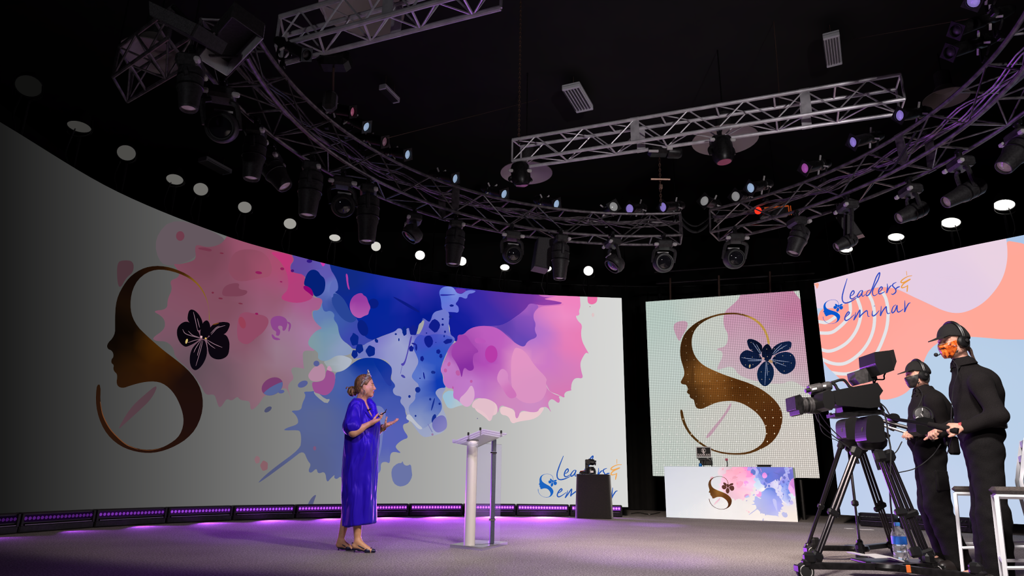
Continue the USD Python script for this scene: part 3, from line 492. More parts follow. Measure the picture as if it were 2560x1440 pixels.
# ---------------------------------------------------------------- square LED screen between them
C0, C1 = np.array((3.32, 15.96)) * K, np.array((6.63, 14.75)) * K
PC = np.array([C0 + (C1 - C0) * t for t in np.linspace(0, 1, 5)])
ZC0, ZC1 = float(at(1633, 1190, r=np.hypot(*C0))[2]), CH + 4.3 * K
T = Thing('led_screen', 'square coarse-dotted LED screen with a gold S and a dark blue flower', 'LED screen', loc=(*PC[2], ZC0))
reg = screen(T, PC, ZC0, ZC1)
S2, FL2, V2 = logo('H')
Lc = [(poly(c('Q', 760,100, 745,165, 700,210, 640,260, 640,350, 672,400, 660,480, 580,495, 650,515, 590,630, 620,625, 700,600, 745,680, 1000,730, 1080,690, 1180,760, 1230,700, 1160,80)), [(1900, 760, (206, 150, 178)), (1850, 800, (210, 158, 184)), (1990, 780, (205, 132, 168)), (1860, 880, (212, 176, 192)), (2000, 900, (212, 172, 188)), (1960, 960, (214, 196, 202)), (1830, 930, (210, 185, 196))]),
      (poly(c('Q', 315,350, 335,320, 405,312, 412,350, 370,420, 355,450, 330,400)), (206, 164, 184)), (poly(c('Q', 690,830, 640,920, 580,990, 520,1065, 545,1070, 620,970, 690,870)), (205, 168, 184)),
      (S2, [(1700, 880, (64, 38, 16)), (1730, 830, (62, 36, 14)), (1770, 940, (142, 92, 42)), (1790, 960, (128, 78, 32)), (1720, 990, (70, 42, 18)), (1850, 960, (84, 46, 16)), (1940, 1060, (86, 46, 18)), (1840, 1135, (92, 56, 24)), (1720, 1080, (84, 56, 24)), (1890, 800, (205, 160, 74)), (1915, 840, (205, 162, 80)), (1840, 784, (96, 58, 26))]), (FL2, [(1880, 900, (16, 30, 66)), (1960, 880, (18, 36, 74)), (1915, 865, (10, 16, 36)), (1910, 940, (14, 36, 72))])]
Lc += [(stroke(v, 1.6), (150, 160, 190)) for v in V2] + [(poly(ell('H', 865,478, 12,12)), (215, 170, 160)), (poly(ell('H', 935,505, 22,14, 30)), (190, 150, 110)), (poly(ell('H', 737,550, 8,18, 10)), (205, 180, 130))]
# the even grid of brighter diodes
eC = (C1 - C0) / np.linalg.norm(C1 - C0); gl = []
for i in range(24):
    for j in range(22):
        p = C0 + eC * (.09 + i * .147); z = ZC0 + .07 + j * .1555
        q = proj((p[0], p[1], z)); g = Point(*q).buffer(1.0 + .5 * (j < 8), quad_segs=3); gl.append(g)
GL = shapely.GeometryCollection(gl)
in_s = [g for g in gl if S2.contains(g) or FL2.contains(g)]; low = [g for g in gl if g.centroid.y > 1040 and not S2.contains(g)]
Lc += [(unary_union([g for g in in_s if g.centroid.y < 1010]), (190, 168, 140)), (unary_union([g for g in in_s if g.centroid.y >= 1010]), (255, 235, 205)), (unary_union(low), (246, 240, 236))]
P_, f_, c_, _ = paint(reg, Lc, lambda xy: idw([(1650, 800, (196, 214, 206)), (1700, 900, (204, 216, 210)), (1650, 1150, (206, 214, 206)), (2000, 1150, (222, 214, 206)), (1820, 1050, (216, 214, 206)), (1780, 830, (212, 216, 208))], xy), on_curve(PC), 60)
uv = np.stack([((P_[:, :2] - C0) @ eC) / .0365, (P_[:, 2] - ZC0) / .0365], 1)
picture(T, 'display', P_, f_, np.clip(c_ * 1.08, 0, 1.2), 'led_dots', uv)

T.part('support_frame', join(*[rod((*(C0 + (C1 - C0) * t + np.array([.03, .14])), 0), (*(C0 + (C1 - C0) * t + np.array([.03, .14])), ZC1 + .2), .04) for t in (.1, .5, .9)], *[rod((*(C0 + np.array([.03, .14])), z), (*(C1 + np.array([.03, .14])), z), .035) for z in (ZC0 + .1, 1.8, 3.4)]), 'black_metal', label='black scaffold frame that holds the screen')

# black curtain hung in folds behind the screens
xs = np.linspace(-2.5, 10.4, 420); cy = 16.9 - .045 * (xs - 3) ** 2 * .9 + .06 * np.sin(xs * 14) + .03 * np.sin(xs * 33 + 1); n_ = len(xs)
cv = np.vstack([np.c_[xs, cy, np.full(n_, .01)], np.c_[xs, cy, np.full(n_, 5.6)], np.c_[xs, cy + .02, np.full(n_, 5.6)], np.c_[xs, cy + .02, np.full(n_, .01)]])
cf = [(i + a * n_, i + 1 + a * n_, i + 1 + b * n_, i + b * n_) for i in range(n_ - 1) for a, b in ((0, 1), (1, 2), (2, 3), (3, 0))]
T = Thing('black_curtain', 'black curtain hanging in folds behind the square screen', 'curtain', loc=(3, 16.5, 0)); T.part('cloth', (cv, np.array(cf)), 'curtain', smooth=60); T.part('rail', tube([(x, y, 5.62) for x, y in zip(xs[::14], 16.9 - .0405 * (xs[::14] - 3) ** 2)], .03, 8), 'black_metal')
for x in (-2, 3, 8): T.part('rail_hanger', rod((x, 16.9 - .0405 * (x - 3) ** 2, 5.62), (x, 16.9 - .0405 * (x - 3) ** 2, ZC), .015, 6), 'black_metal')
# ---------------------------------------------------------------- trusses
def truss(name, label, ch, n, m, r=.024, rb=.011, style='zig', plates=(), cat='truss', rung=1):
    """box truss: ch = four chord polylines (near bottom, far bottom, near top, far top) of equal length"""
    ch = [np.asarray(q, float) for q in ch]
    T = Thing(name, label, cat, loc=tuple(ch[0][len(ch[0]) // 2]))
    for q in ch: T.part('chord', tube(q, r, 8), m)
    S = [np.array([[np.interp(t, np.linspace(0, 1, len(q)), q[:, k]) for k in range(3)] for t in np.linspace(0, 1, n + 1)]) for q in ch]
    nb, fb, nt, ft = S
    for i in range(n + 1):
        for a, b in ((nb, fb), (nt, ft)):
            if i % rung == 0: T.part('brace', rod(a[i], b[i], rb * 1.3, 6), m)
        if i in (0, n):
            for a, b in ((nb, nt), (fb, ft)): T.part('brace', rod(a[i], b[i], rb * 1.5, 6), m)
    for i in range(n):
        for a, b in ((nb, nt), (fb, ft)):
            if style == 'zig':
                T.part('brace', rod(*((a[i], b[i + 1]) if i % 2 == 0 else (b[i], a[i + 1])), rb, 6), m)
        T.part('brace', rod(*((nb[i], fb[i + 1]) if i % 2 else (fb[i], nb[i + 1])), rb * .9, 6), m)
        if i % 2 == 0: T.part('brace', rod(nt[i], ft[i + 1], rb * .9, 6), m)
    for t in plates:
        i = int(round(t * n)); a, b, c_, d = nb[i], fb[i], nt[i], ft[i]; e = nrm(nb[min(i + 1, n)] - nb[max(i - 1, 0)]) * .06
        for p, q in ((a, c_), (b, d)):
            u = nrm(q - p); T.part('joint_plate', bx((.12, .014, np.linalg.norm(q - p) + .06), (p + q) / 2, np.stack([nrm(e), np.cross(u, nrm(e)), u], 1)), m)
    return T
def ringpts(circ, z, th, o):
    out = []
    for a in th:
        d = np.array([math.cos(a), math.sin(a)]); q = np.array(o) - np.array(circ[:2]); b = q @ d
        k = -b + math.sqrt(b * b - q @ q + circ[2] ** 2); out.append([*(np.array(o) + d * k) * K, z])
    return np.array(out)
ZR0, ZR1 = CH + 4.0 * K, CH + 4.42 * K
LO, RO = (1.95, 5.9), (.85, 6.75)
LC = [(1.887, 6.02, 4.567), (2.05, 5.75, 5.25), (1.99, 5.92, 4.70), (1.97, 5.87, 5.15)]
RC_ = [(1.045, 6.835, 4.151), (.80, 6.70, 4.85), (.817, 6.835, 4.343), (.72, 6.72, 4.95)]
thL = np.radians(np.linspace(79, 182, 55)); thR = np.radians(np.linspace(56, -48, 55))
truss('ring_truss', 'long black curved ring truss sweeping above the curved LED wall', [ringpts(q, z, thL, LO) for q, z in zip(LC, (ZR0, ZR0, ZR1, ZR1))], 17, 'truss_black', .023, .010, plates=(.5,))
truss('ring_truss', 'black curved truss section above the coral LED wall', [ringpts(q, z, thR, RO) for q, z in zip(RC_, (ZR0, ZR0, ZR1, ZR1))], 15, 'truss_black', .023, .010, plates=(.42,))
def ring_at(px, py, z, side=None): return at(px, py, z=z)
# silver straight truss over the ring
zb = CH + 5.0 * K; nb = [at(1280, 403, z=zb), at(2262, 248, z=zb)]; fb = [at(1302, 419, z=zb), at(2250, 284, z=zb)]; up = np.array([0, 0, .385 * K])
truss('straight_truss', 'silver straight box truss hanging above the gap in the ring', [nb, fb, [p + up for p in nb], [p + up for p in fb]], 14, 'aluminium', .026, .010, plates=(.36, .78), rung=2)
zb1 = CH + 4.75 * K; nb1 = [at(690, 116, z=zb1), at(1100, 3, z=zb1)]; fb1 = [at(701, 161, z=zb1), at(1252, 20, z=zb1)]
def lnext(P, q):  # nb ends level with fb
    d = nrm(P[1] - P[0]); return [P[0], P[0] + d * ((q - P[0]) @ d)]
nb1 = lnext(nb1, fb1[1]); up1 = np.array([0, 0, .40 * K])
truss('straight_truss', 'grey straight box truss running off the top of the frame', [nb1, fb1, [p + up1 for p in nb1], [p + up1 for p in fb1]], 9, 'aluminium', .027, .011, plates=(.55,), rung=2)
zb2 = CH + 4.4 * K; n2 = [at(282, 192, z=zb2), at(420, 95, z=zb2)]; f2 = [at(318, 254, z=zb2), at(470, 165, z=zb2)]
T3 = truss('straight_truss', 'dim short truss end in the dark upper left', [n2, f2, [p + up1 for p in n2], [p + up1 for p in f2]], 3, 'truss_black', .02, .012)
for p in (n2[0] + up1, f2[1] + up1): T3.part('hanger', rod(p, (p[0], p[1], ZC), .008, 6), 'black_metal')
# plated corner block where ring and straight truss meet
zc = CH + 3.9 * K
p0, p1, p2 = at(493, 145, z=zc), at(567, 190, z=zc), at(657, 97, z=zc); hgt = at(563, 155, r=np.hypot(*p1[:2]))[2] - zc
T = Thing('truss_corner_block', 'grey plated corner block joining the ring truss and the grey straight truss', 'truss block', loc=tuple(p1))
p3 = p0 + p2 - p1
for a, b, nm in ((p0, p1, 'white_paint'), (p1, p2, 'aluminium'), (p2, p3, 'fixture'), (p3, p0, 'fixture')):  # left plate made paler to stand in for light falling on it
    u = nrm(b - a); T.part('side_plate', bx((np.linalg.norm(b - a), .012, hgt), (a + b) / 2 + (0, 0, hgt / 2), np.stack([u, np.cross((0, 0, 1), u), (0, 0, 1)], 1), .003), nm)
T.part('top_plate', prism(Polygon([p0[:2], p1[:2], p2[:2], p3[:2]]), .012, (0, 0, zc + hgt)), 'fixture', smooth=False)
# ---------------------------------------------------------------- chains, wires, ropes
def chain(name, label, a, b, link=.05, r=.006, m='chain'):
    """links, every second one turned"""
    a, b = np.asarray(a, float), np.asarray(b, float); n = max(2, int(np.linalg.norm(b - a) / (link * .8))); R = frame(b - a); ms = []
    t = np.linspace(0, 2 * np.pi, 9)[:-1]; ov = np.stack([np.sin(t) * .013, 0 * t, np.cos(t) * link / 2], 1)
    for i in range(n):
        o = ov if i % 2 else ov[:, [1, 0, 2]]; q = o @ R.T + a + (b - a) * (i + .5) / n
        ms.append(tube(np.vstack([q, q[:2]]), r, 4, False))
    T = Thing(name, label, 'chain', loc=tuple(a)); T.part('links', join(*ms), m, kind='stuff'); T.part('hook', tube([b + R @ v for v in ((0, 0, 0), (.02, 0, .03), (0, 0, .06), (-.02, 0, .04))], .009, 6), 'steel')
    return T
Yc = at(1290, 400, z=zb)[1]
tp = at(1297, 352, Y=Yc); chain('hoist_chain', 'thin chain holding the left end of the silver truss', (tp[0], tp[1], ZC), tp)
tq = at(1648, 372, z=zb + .2); chain('hoist_chain', 'rusty chain hanging below the middle of the silver truss', tq, at(1652, 505, Y=tq[1]))
b_ = at(1651, 448, Y=tq[1]); single('spreader_bar', 'short bar across the chain below the silver truss', 'bar', join(rod(b_ - (.14, 0, 0), b_ + (.14, 0, 0), .018), bx((.05, .05, .06), b_ + (0, 0, -.12))), 'chain')
for px, py, q, nm, cl in ((1660, 375, 'black', 'hoist', None),):
    h = at(1646, 372, z=zb + .02); T = Thing('chain_hoist', 'black chain hoist clamped under the silver truss', 'hoist', loc=tuple(h))
    T.part('body', bx((.30, .2, .16), h + (0, 0, -.02), ch=.04), 'black_metal'); T.part('motor', lathe([(0, 0), (.08, 0), (.09, .02), (.09, .16), (.07, .2), (0, .2)], 18, h + (.12, 0, -.05), (1, 0, 0)), 'black_metal'); T.part('bracket', bx((.14, .03, .03), h + (-.1, -.12, -.1)), 'white_tab')
    T.part('bracket', bx((.08, .03, .05), h + (.13, -.12, -.05)), 'white_tab')
ta = at(836, 150, z=ZR1 + .3); T = Thing('chain_hoist', 'dark reddish hoist with a short chain below the grey truss', 'hoist', loc=tuple(ta))
T.part('body', bx((.34, .24, .2), ta, ch=.05), 'black_metal'); T.part('chain_bag', bx((.14, .14, .22), ta + (0, 0, -.5), ch=.04), 'velvet'); T.part('links', rod(ta + (0, 0, -.1), at(832, 240, Y=ta[1]), .012, 6), 'chain')
def wire(name, label, px, Y, r=.006, m='chain', cat='cable', sag=True):
    P = [at(x, y, Y=yy) for (x, y), yy in zip(px, np.broadcast_to(Y, (len(px),)))]
    return single(name, label, cat, tube(spline(P, 8) if len(P) > 2 else P, r, 6), m)
wire('rope', 'thin pinkish rope falling from the ceiling behind the silver truss', [(1926, -60), (1934, 50), (1945, 190), (1952, 330)], 9.6, .007)
single('guy_wire', 'thin wire crossing the dark ceiling left of the silver truss', 'cable', tube([at(968, 345, z=ZR1 + .02), at(1345, 249, z=ZC - .02)], .005, 6), 'chain')
single('guy_wire', 'thin wire in the upper right running toward the ring truss', 'cable', tube([at(2132, 98, z=ZC - .02), at(2462, 40, z=ZR1 + .75)], .005, 6), 'chain')
wire('cable_loop', 'dark cable bundle drooping between the two ring truss ends', [(1692, 534), (1712, 566), (1738, 580), (1765, 566), (1776, 540)], at(1735, 560, z=ZR1)[1], .02, 'rubber')
wire('cable_loop', 'thinner second cable loop beside the drooping bundle', [(1695, 530), (1716, 556), (1740, 565), (1768, 548), (1790, 520)], at(1735, 560, z=ZR1)[1] - .05, .012, 'rubber')
for i, (x0, y0, x1, y1) in enumerate(((700, 330, 860, 430), (1310, 540, 1420, 575), (2180, 420, 2290, 330))):
    a, b = at(x0, y0, z=ZR0 + .2), at(x1, y1, z=ZR0 + .2); m_ = (a + b) / 2 - (0, 0, .18)
    single('power_cable', ('black cable looping along the left part of the ring truss', 'black cable looping along the middle of the ring truss', 'black cable looping along the right ring truss section')[i], 'cable', tube(spline([a, (a + m_) / 2 - (0, 0, .05), m_, b], 8), .014, 6), 'rubber')
# cables laid along the inside of the trusses
for nm, cs, th, o, lab in (('l', LC, thL, LO, 'loom of thin cables laid inside the long ring truss'), ('r', RC_, thR, RO, 'loom of thin cables laid inside the right ring truss section')):
    ms = []
    for k in range(5):
        P = ringpts(((cs[2][0] + cs[3][0]) / 2, (cs[2][1] + cs[3][1]) / 2, (cs[2][2] + cs[3][2]) / 2 + .05 * (k - 2)), ZR1 - .04, th, o)
        ph = rng.uniform(0, 6); P[:, 2] += -.05 + .04 * np.sin(np.arange(len(P)) * .9 + ph); ms.append(tube(P, .010, 5))
    single('cable_loom', lab, 'cable', join(*ms), 'truss_black', kind='stuff')
# rigging pipe with drop hangers over the square screen
cm = (C0 + C1) / 2; a, b = at(1640, 709, Y=C0[1] + .1), at(2036, 683, Y=C1[1] + .1)
T = Thing('rigging_pipe', 'dark pipe with short hangers above the square screen', 'pipe', loc=tuple(a))
T.part('pipe', rod(a, b, .03), 'black_metal'); T.part('pipe', rod(a + (0, .1, .3), b + (0, .1, .3), .03), 'black_metal')
for px, pt, pb in ((1676, 706, 760), (1798, 700, 750), (1926, 690, 735)):
    y_ = np.interp(px, (1614, 1998), (C0[1], C1[1])) + .06
    p, q = at(px, pt, Y=y_), at(px, pb, Y=y_); T.part('hanger', rod(p + (0, 0, .1), q, .022, 6), 'chain')
for px in (1700, 1960):
    y_ = np.interp(px, (1614, 1998), (C0[1], C1[1])) + .25; p = at(px, 700, Y=y_); T.part('hanger', rod((p[0], p[1], p[2] - .1), (p[0], p[1], ZC), .012, 6), 'black_metal')
# ---------------------------------------------------------------- ceiling lamps
M['disc_grey'] = pm('disc_grey', lin(150, 140, 135), .5, 0, transmission_weight=.0)
def high_bay(px, py, wpx, label, z=None, Y=11.5):
    p = at(px, py, Y=Y); r = wpx / F * np.linalg.norm(p - EYE) / 2
    T = Thing('high_bay_lamp', label, 'ceiling lamp', loc=tuple(p))
    T.part('reflector', lathe([(.10, .22), (.16, .20), (r * .6, .10), (r, .0), (r, -.012), (r * .6, .085), (.15, .17), (.0, .18)], 32, p), 'disc_grey')
    T.part('housing', lathe([(0, .2), (.11, .2), (.13, .25), (.13, .5), (.06, .55), (0, .55)], 18, p), 'fixture')
    T.part('stem', rod(p + (0, 0, .5), (p[0], p[1], ZC), .012, 6), 'black_metal')
high_bay(1316, 432, 128, 'round grey lamp disc behind the left end of the silver truss', Y=11.2)
high_bay(1812, 350, 150, 'round grey lamp disc behind the middle of the silver truss', Y=10.4)
high_bay(2365, 245, 84, 'small brownish lamp disc beside the right ring truss', Y=10.4)
high_bay(905, 22, 190, 'large pale lamp disc behind the grey straight truss', Y=6.6)
high_bay(385, 140, 130, 'dim brown lamp disc in the dark upper left', Y=6.4)
def troffer(px, label, Y):
    q = [at(x, y, Y=Y) for x, y in px]; z = ZC - .35; q = np.array([at(x, y, z=z) for x, y in px])
    o = q.mean(0); u = q[3] - q[0] + q[2] - q[1]; u /= 2; v = (q[1] - q[0] + q[2] - q[3]) / 2; L_, W_ = np.linalg.norm(u), np.linalg.norm(v); x = nrm(u); y = nrm(v - x * (v @ x)); R = np.stack([x, y, np.cross(x, y)], 1)
    if R[2, 2] < 0: R[:, 1:] *= -1
    T = Thing('tube_light_panel', label, 'ceiling lamp', loc=tuple(o))
    T.part('housing', bx((L_, W_, .06), o + (0, 0, .07), R, .01), 'white_paint')
    for s in (-1, 1):
        T.part('end_cap', bx((L_ * .06, W_, .09), o + R @ np.array((s * L_ * .47, 0, 0)) + (0, 0, .03), R, .01), 'white_paint')
    for k in range(6):
        y_ = W_ * ((k + .5) / 6 - .5); T.part('tube', rod(o + R @ np.array((-L_ * .44, y_, .015)), o + R @ np.array((L_ * .44, y_, .015)), W_ / 26, 8), 'white_paint')
        T.part('reflector', prism(Polygon([(-W_ / 13, .01), (0, -.045), (W_ / 13, .01), (W_ / 13, .016), (0, -.035), (-W_ / 13, .016)]), L_ * .86, o + R @ np.array((-L_ * .43, y_ + W_ / 12, .03)), R @ np.array([[0, 0, 1], [1, 0, 0], [0, 1, 0.]])), 'steel', smooth=False)
    for s in (-1, 1): e = o + R @ np.array((s * L_ * .3, 0, .1)); T.part('hanger', rod(e, (e[0], e[1], ZC), .006, 5), 'chain')
troffer([(1403, 223), (1450, 215), (1483, 274), (1442, 282)], 'unlit tube light panel left of centre on the dark ceiling', 11)
troffer([(2062, 93), (2094, 89), (2110, 162), (2063, 167)], 'unlit tube light panel on the dark ceiling above the silver truss', 11)
troffer([(490, 402), (520, 400), (578, 432), (560, 438)], 'dim unlit tube light panel above the pink end of the curved wall', 11)
troffer([(948, 222), (962, 220), (998, 252), (985, 262)], 'dim narrow tube light panel inside the ring, high on the ceiling', 11)
# ---------------------------------------------------------------- lamps on the trusses
def yoke_parts(T, base, piv, half, R, m='fixture'):
    """clamp, base box and the two arms that hold a moving head"""
    T.part('clamp', join(tube([base + (0, 0, .10), base + (0, 0, .0)], .03, 8), bx((.05, .09, .05), base + (0, 0, .10))), 'black_metal')
    T.part('base', bx((.25, .20, .12), base + (0, 0, -.05), R, .03), m)
    for s in (-1, 1): T.part('base_handle', bx((.07, .05, .045), base + R @ np.array((s * .135, -.09, -.075)), R, .012), 'white_tab')
    top = base + (0, 0, -.11)
    for s in (-1, 1):
        o = R @ np.array((s * half, 0, 0)); q = [top + R @ np.array((s * half * .55, 0, 0)), top + o + (0, 0, -.05), piv + o]
        T.part('yoke_arm', tube(spline(q, 5), [.026] * 11, 6), m)
M['lens_dim'] = mat('lens_dim', {'p': ('principled_bsdf', dict(base_color=lin(60, 50, 60), roughness=.1, coat_weight=1.0, emission_color=lin(190, 150, 175), emission_strength=.22))})
def moving_head(label, att, tail, lens, rpx, kind='spot', d=None, group='moving head lamps hanging under the ring truss'):
    base = at(*att, z=ZR0 - .12); Y = base[1]
    a, b = at(*tail, Y=Y), at(*lens, Y=Y); r = rpx / F * np.linalg.norm(b - EYE)
    T = Thing('moving_head_lamp', label, 'stage lamp', loc=tuple(base))
    if kind == 'spot':
        ax = nrm(b - a); L_ = np.linalg.norm(b - a); piv = a + ax * L_ * .33
        R = rotz(math.atan2(ax[1], ax[0]) if abs(ax[2]) < .9 else .2) @ rotz(math.pi / 2)
        yoke_parts(T, base, piv, r * .98, R)
        T.part('head', lathe([(0, 0), (r * .8, 0), (r * .98, .03), (r, L_ * .3), (r * .96, L_ * .55), (r * .86, L_ * .62), (r * .74, L_ * .96), (r * .66, L_), (r * .60, L_), (r * .58, L_ - .03), (0, L_ - .04)], 28, a, ax), 'fixture')
        for k in (.22, .44): T.part('cooling_rib', lathe([(r * .97, 0), (r * 1.03, .004), (r * 1.03, .018), (r * .97, .022)], 28, a + ax * L_ * k, ax), 'black_metal')
        T.part('lens', lathe([(0, .02), (r * .3, .016), (r * .58, 0)], 24, b - ax * .028, ax), 'lens_dim')
    else:
        ax = nrm(d); piv = b - ax * .06; R = rotz(math.atan2(ax[1], ax[0]) + math.pi / 2)
        yoke_parts(T, base, piv, r * 1.02, R)
        L_ = r * (1.7 if kind == 'wash' else 1.1); s0 = b - ax * L_ * .8
        T.part('head', lathe([(0, 0), (r * .5, .0), (r * .82, L_ * .12), (r * .98, L_ * .4), (r, L_ * .72), (r * .92, L_ * .92), (r * .8, L_), (r * .74, L_ * .97), (0, L_ * .95)], 28, s0, ax), 'fixture')
        T.part('lens', lathe([(0, r * .22), (r * .35, r * .18), (r * .6, r * .08), (r * .72, 0)], 24, s0 + ax * L_ * .95, ax), 'glass_lens')
        T.part('front_ring', lathe([(r * .74, 0), (r * .84, .0), (r * .84, .025), (r * .74, .025), (r * .74, 0)], 28, s0 + ax * L_ * .96, ax), 'black_metal')
        T.part('trim_bar', bx((r * 1.1, .02, .03), s0 + ax * L_ * .5 + frame(ax)[:, 1] * r * 1.0, frame(ax)), 'white_tab')
    return T
camv = np.array((0, -1, -.25))
for lab, *q in (
    ('upright barrel lamp in the dark upper left, first of the barrel lamps', (478, 150), (478, 172), (471, 274), 27), ('upright barrel lamp right of the dim round lamp, with a pinkish lens', (640, 322), (640, 344), (628, 448), 26),
    ('barrel lamp tilted to the right above the pink splatter', (680, 385), (668, 404), (714, 468), 26), ('upright barrel lamp above the blue and pink border of the curved wall', (780, 412), (780, 432), (768, 540), 28),
    ('upright barrel lamp over the blue part of the curved wall', (922, 468), (922, 494), (917, 605), 27), ('upright barrel lamp half covering a lit round lamp above the light blue dots', (1140, 556), (1140, 576), (1132, 662), 24),
    ('barrel lamp with a lit rim beside the grey loudspeaker', (1402, 592), (1402, 612), (1399, 698), 22), ('barrel lamp tilted down to the left, right of the square screen', (1992, 548), (2004, 572), (1982, 634), 21),
    ('long slanting barrel lamp at the right with a pale side', (2400, 400), (2452, 462), (2364, 506), 19), ('short slanting barrel lamp left of the longer pale one', (2275, 468), (2310, 518), (2246, 546), 18),
    ('slanting barrel lamp cut off by the right edge', (2548, 330), (2566, 352), (2508, 420), 24), ('slanting lamp under the right hand loudspeaker', (2118, 508), (2136, 596), (2090, 618), 15)):
    moving_head(lab, *q)
for lab, att, lens, rpx, d, kd in (
    ('large round head lamp between the first two barrel lamps', (556, 226), (553, 318), 36, camv + (0.3, 0, -.3), 'wash'), ('round head lamp turned down to the right between two barrel lamps', (857, 448), (858, 515), 29, camv + (.3, 0, -.4), 'wash'),
    ('flat disc lamp tilted to the lower left with a violet rim', (1036, 540), (1028, 588), 26, (-.55, -.15, -.75), 'disc'), ('round head lamp hanging in front of a lit lamp near the centre', (1280, 582), (1283, 636), 25, camv + (.25, 0, -.2), 'wash'),
    ('flat disc lamp tilted to the lower left beside the ring gap', (1532, 600), (1534, 662), 25, (-.6, -.15, -.7), 'disc'), ('round head lamp at the left side of the ring gap', (1660, 604), (1660, 656), 25, camv, 'wash'),
    ('round head lamp with a bluish eye at the right side of the ring gap', (1838, 588), (1838, 646), 25, camv, 'wash')):
    moving_head(lab, att, lens, lens, rpx, kd, np.array(d))
# one moving head under the silver truss and one below its left end
for lab, att, lens in (('black moving head lamp under the middle of the silver truss', (1800, 345), (1812, 412)), ('small black lamp below the left end of the silver truss', (1300, 422), (1306, 468))):
    b0 = at(*att, z=zb - .1); b1 = at(*lens, Y=b0[1]); T = Thing('moving_head_lamp', lab, 'stage lamp', loc=tuple(b0)); yoke_parts(T, b0, (b0 + b1) / 2 + (0, 0, -.05), .15, np.eye(3), 'black_metal')
    ax = nrm(b1 - b0 - (0, 0, .0)); T.part('head', lathe([(0, 0), (.12, 0), (.14, .05), (.14, .25), (.1, .32), (0, .32)], 20, b1 - ax * .36, ax), 'black_metal'); T.part('lens', disc(b1 - ax * .045, ax, .09, .01), 'gel_pink' if lens[0] > 1500 else 'glass_lens')
# loudspeakers
def loudspeaker(lab, att, quad, dep):
    b0 = at(*att, z=ZR0); Y = b0[1]; q = np.array([at(*v, Y=Y) for v in quad]); dep = np.array(dep); o = q.mean(0)
    T = Thing('loudspeaker', lab, 'loudspeaker', loc=tuple(b0)); sh = lambda k, d0, d1: trimesh.convex.convex_hull(np.vstack([o + (q - o) * k + dep * d0, o + (q - o) * k + dep * d1]))
    T.part('cabinet', sh(1, 0, 1), 'fixture', smooth=False); T.part('grille', sh(.93, -.05, .02), 'grille_grey', smooth=False); T.part('back_plate', sh(.8, .98, 1.06), 'black_metal', smooth=False)
    a = (q[0] + q[1]) / 2 + dep * .5; T.part('bracket', join(rod(b0 + (0, 0, .02), a, .02, 6), rod(q[0] + dep * .5, q[1] + dep * .5, .018, 6)), 'black_metal')
M['grille_grey'] = grain('grille_grey', lin(44, 42, 44), lin(84, 80, 82), 160, .7)
loudspeaker('grey loudspeaker cabinet hanging beside a barrel lamp under the ring truss', (1368, 588), ((1347, 592), (1388, 595), (1373, 673), (1336, 665)), (-.05, .26, .0))
loudspeaker('grey loudspeaker cabinet slanting under the right ring truss section', (2095, 510), ((2076, 524), (2106, 511), (2157, 585), (2121, 596)), (.16, .24, .05))
loudspeaker('long dark loudspeaker in the dark top left corner', (430, 20), ((372, 2), (498, 62), (482, 92), (374, 38)), (.1, .3, .05))
# profile spotlights standing on the ring
LENS = {k: mat('spot_lens_' + k, {'p': ('principled_bsdf', dict(base_color=lin(*v), roughness=.15, coat_weight=1., emission_color=lin(*v), emission_strength=e))}) for k, v, e in
        (('blue', (150, 175, 205), .8), ('violet', (150, 130, 215), .6), ('pink', (170, 90, 120), .45), ('plum', (120, 85, 100), .4), ('white', (150, 150, 150), .55), ('magenta', (165, 80, 165), .6))}  # lamps are off; emission stands in for reflections of the LED wall
def profile_spot(lab, lens, tail, col, r=12.5, z=None, Ltot=.52):
    p = at(*lens, z=ZR1 + .14 if z is None else z); q = at(*tail, Y=p[1] + .12)
    r = r / F * np.linalg.norm(p - EYE); ax = nrm(p - q)
    if ax @ nrm(p - EYE) > -.25 and col not in ('pink', 'plum', None): ax = nrm(ax - .9 * nrm(p - EYE))
    a = p - ax * Ltot
    T = Thing('profile_spotlight', lab, 'stage lamp', loc=tuple(p))
    T.part('barrel', lathe([(r * .9, Ltot), (r, Ltot), (r, Ltot * .55), (r * .8, Ltot * .5), (r * .85, Ltot * .42), (r * 1.05, Ltot * .38), (r * 1.05, Ltot * .2), (r * .75, .02), (0, 0)], 20, a, ax), 'black_metal')
    R = frame(ax) @ rotz(.6)
    T.part('gel_frame', prism(Polygon([(-1.18 * r, -1.18 * r), (1.18 * r, -1.18 * r), (1.18 * r, 1.18 * r), (-1.18 * r, 1.18 * r)]).difference(Point(0, 0).buffer(r * .98)), .015, p - ax * .02, R), 'black_metal', smooth=False)
    T.part('lens', lathe([(0, .02), (r * .5, .016), (r * .93, 0)], 20, p - ax * .035, ax), LENS.get(col, 'fixture'))
    for k in range(4): T.part('shutter_handle', bx((.022, .07, .012), a + ax * Ltot * .4 + R @ (rotz(k * math.pi / 2 + .4) @ np.array((0, r * 1.35, 0))), R @ rotz(k * math.pi / 2 + .4)), 'white_tab')
    T.part('yoke', tube(spline([a + ax * Ltot * .3 + R[:, 0] * r * 1.15, a + ax * Ltot * .3 + R[:, 0] * r * 1.2 - (0, 0, .16), a + ax * Ltot * .3 - R[:, 0] * r * 1.2 - (0, 0, .16), a + ax * Ltot * .3 - R[:, 0] * r * 1.15], 5), .014, 5), 'black_metal')
    c0 = a + ax * Ltot * .3 - (0, 0, .17); T.part('clamp', join(rod(c0, (c0[0], c0[1], c0[2] - .07), .02, 6), bx((.05, .06, .06), c0 - (0, 0, .08))), 'black_metal')
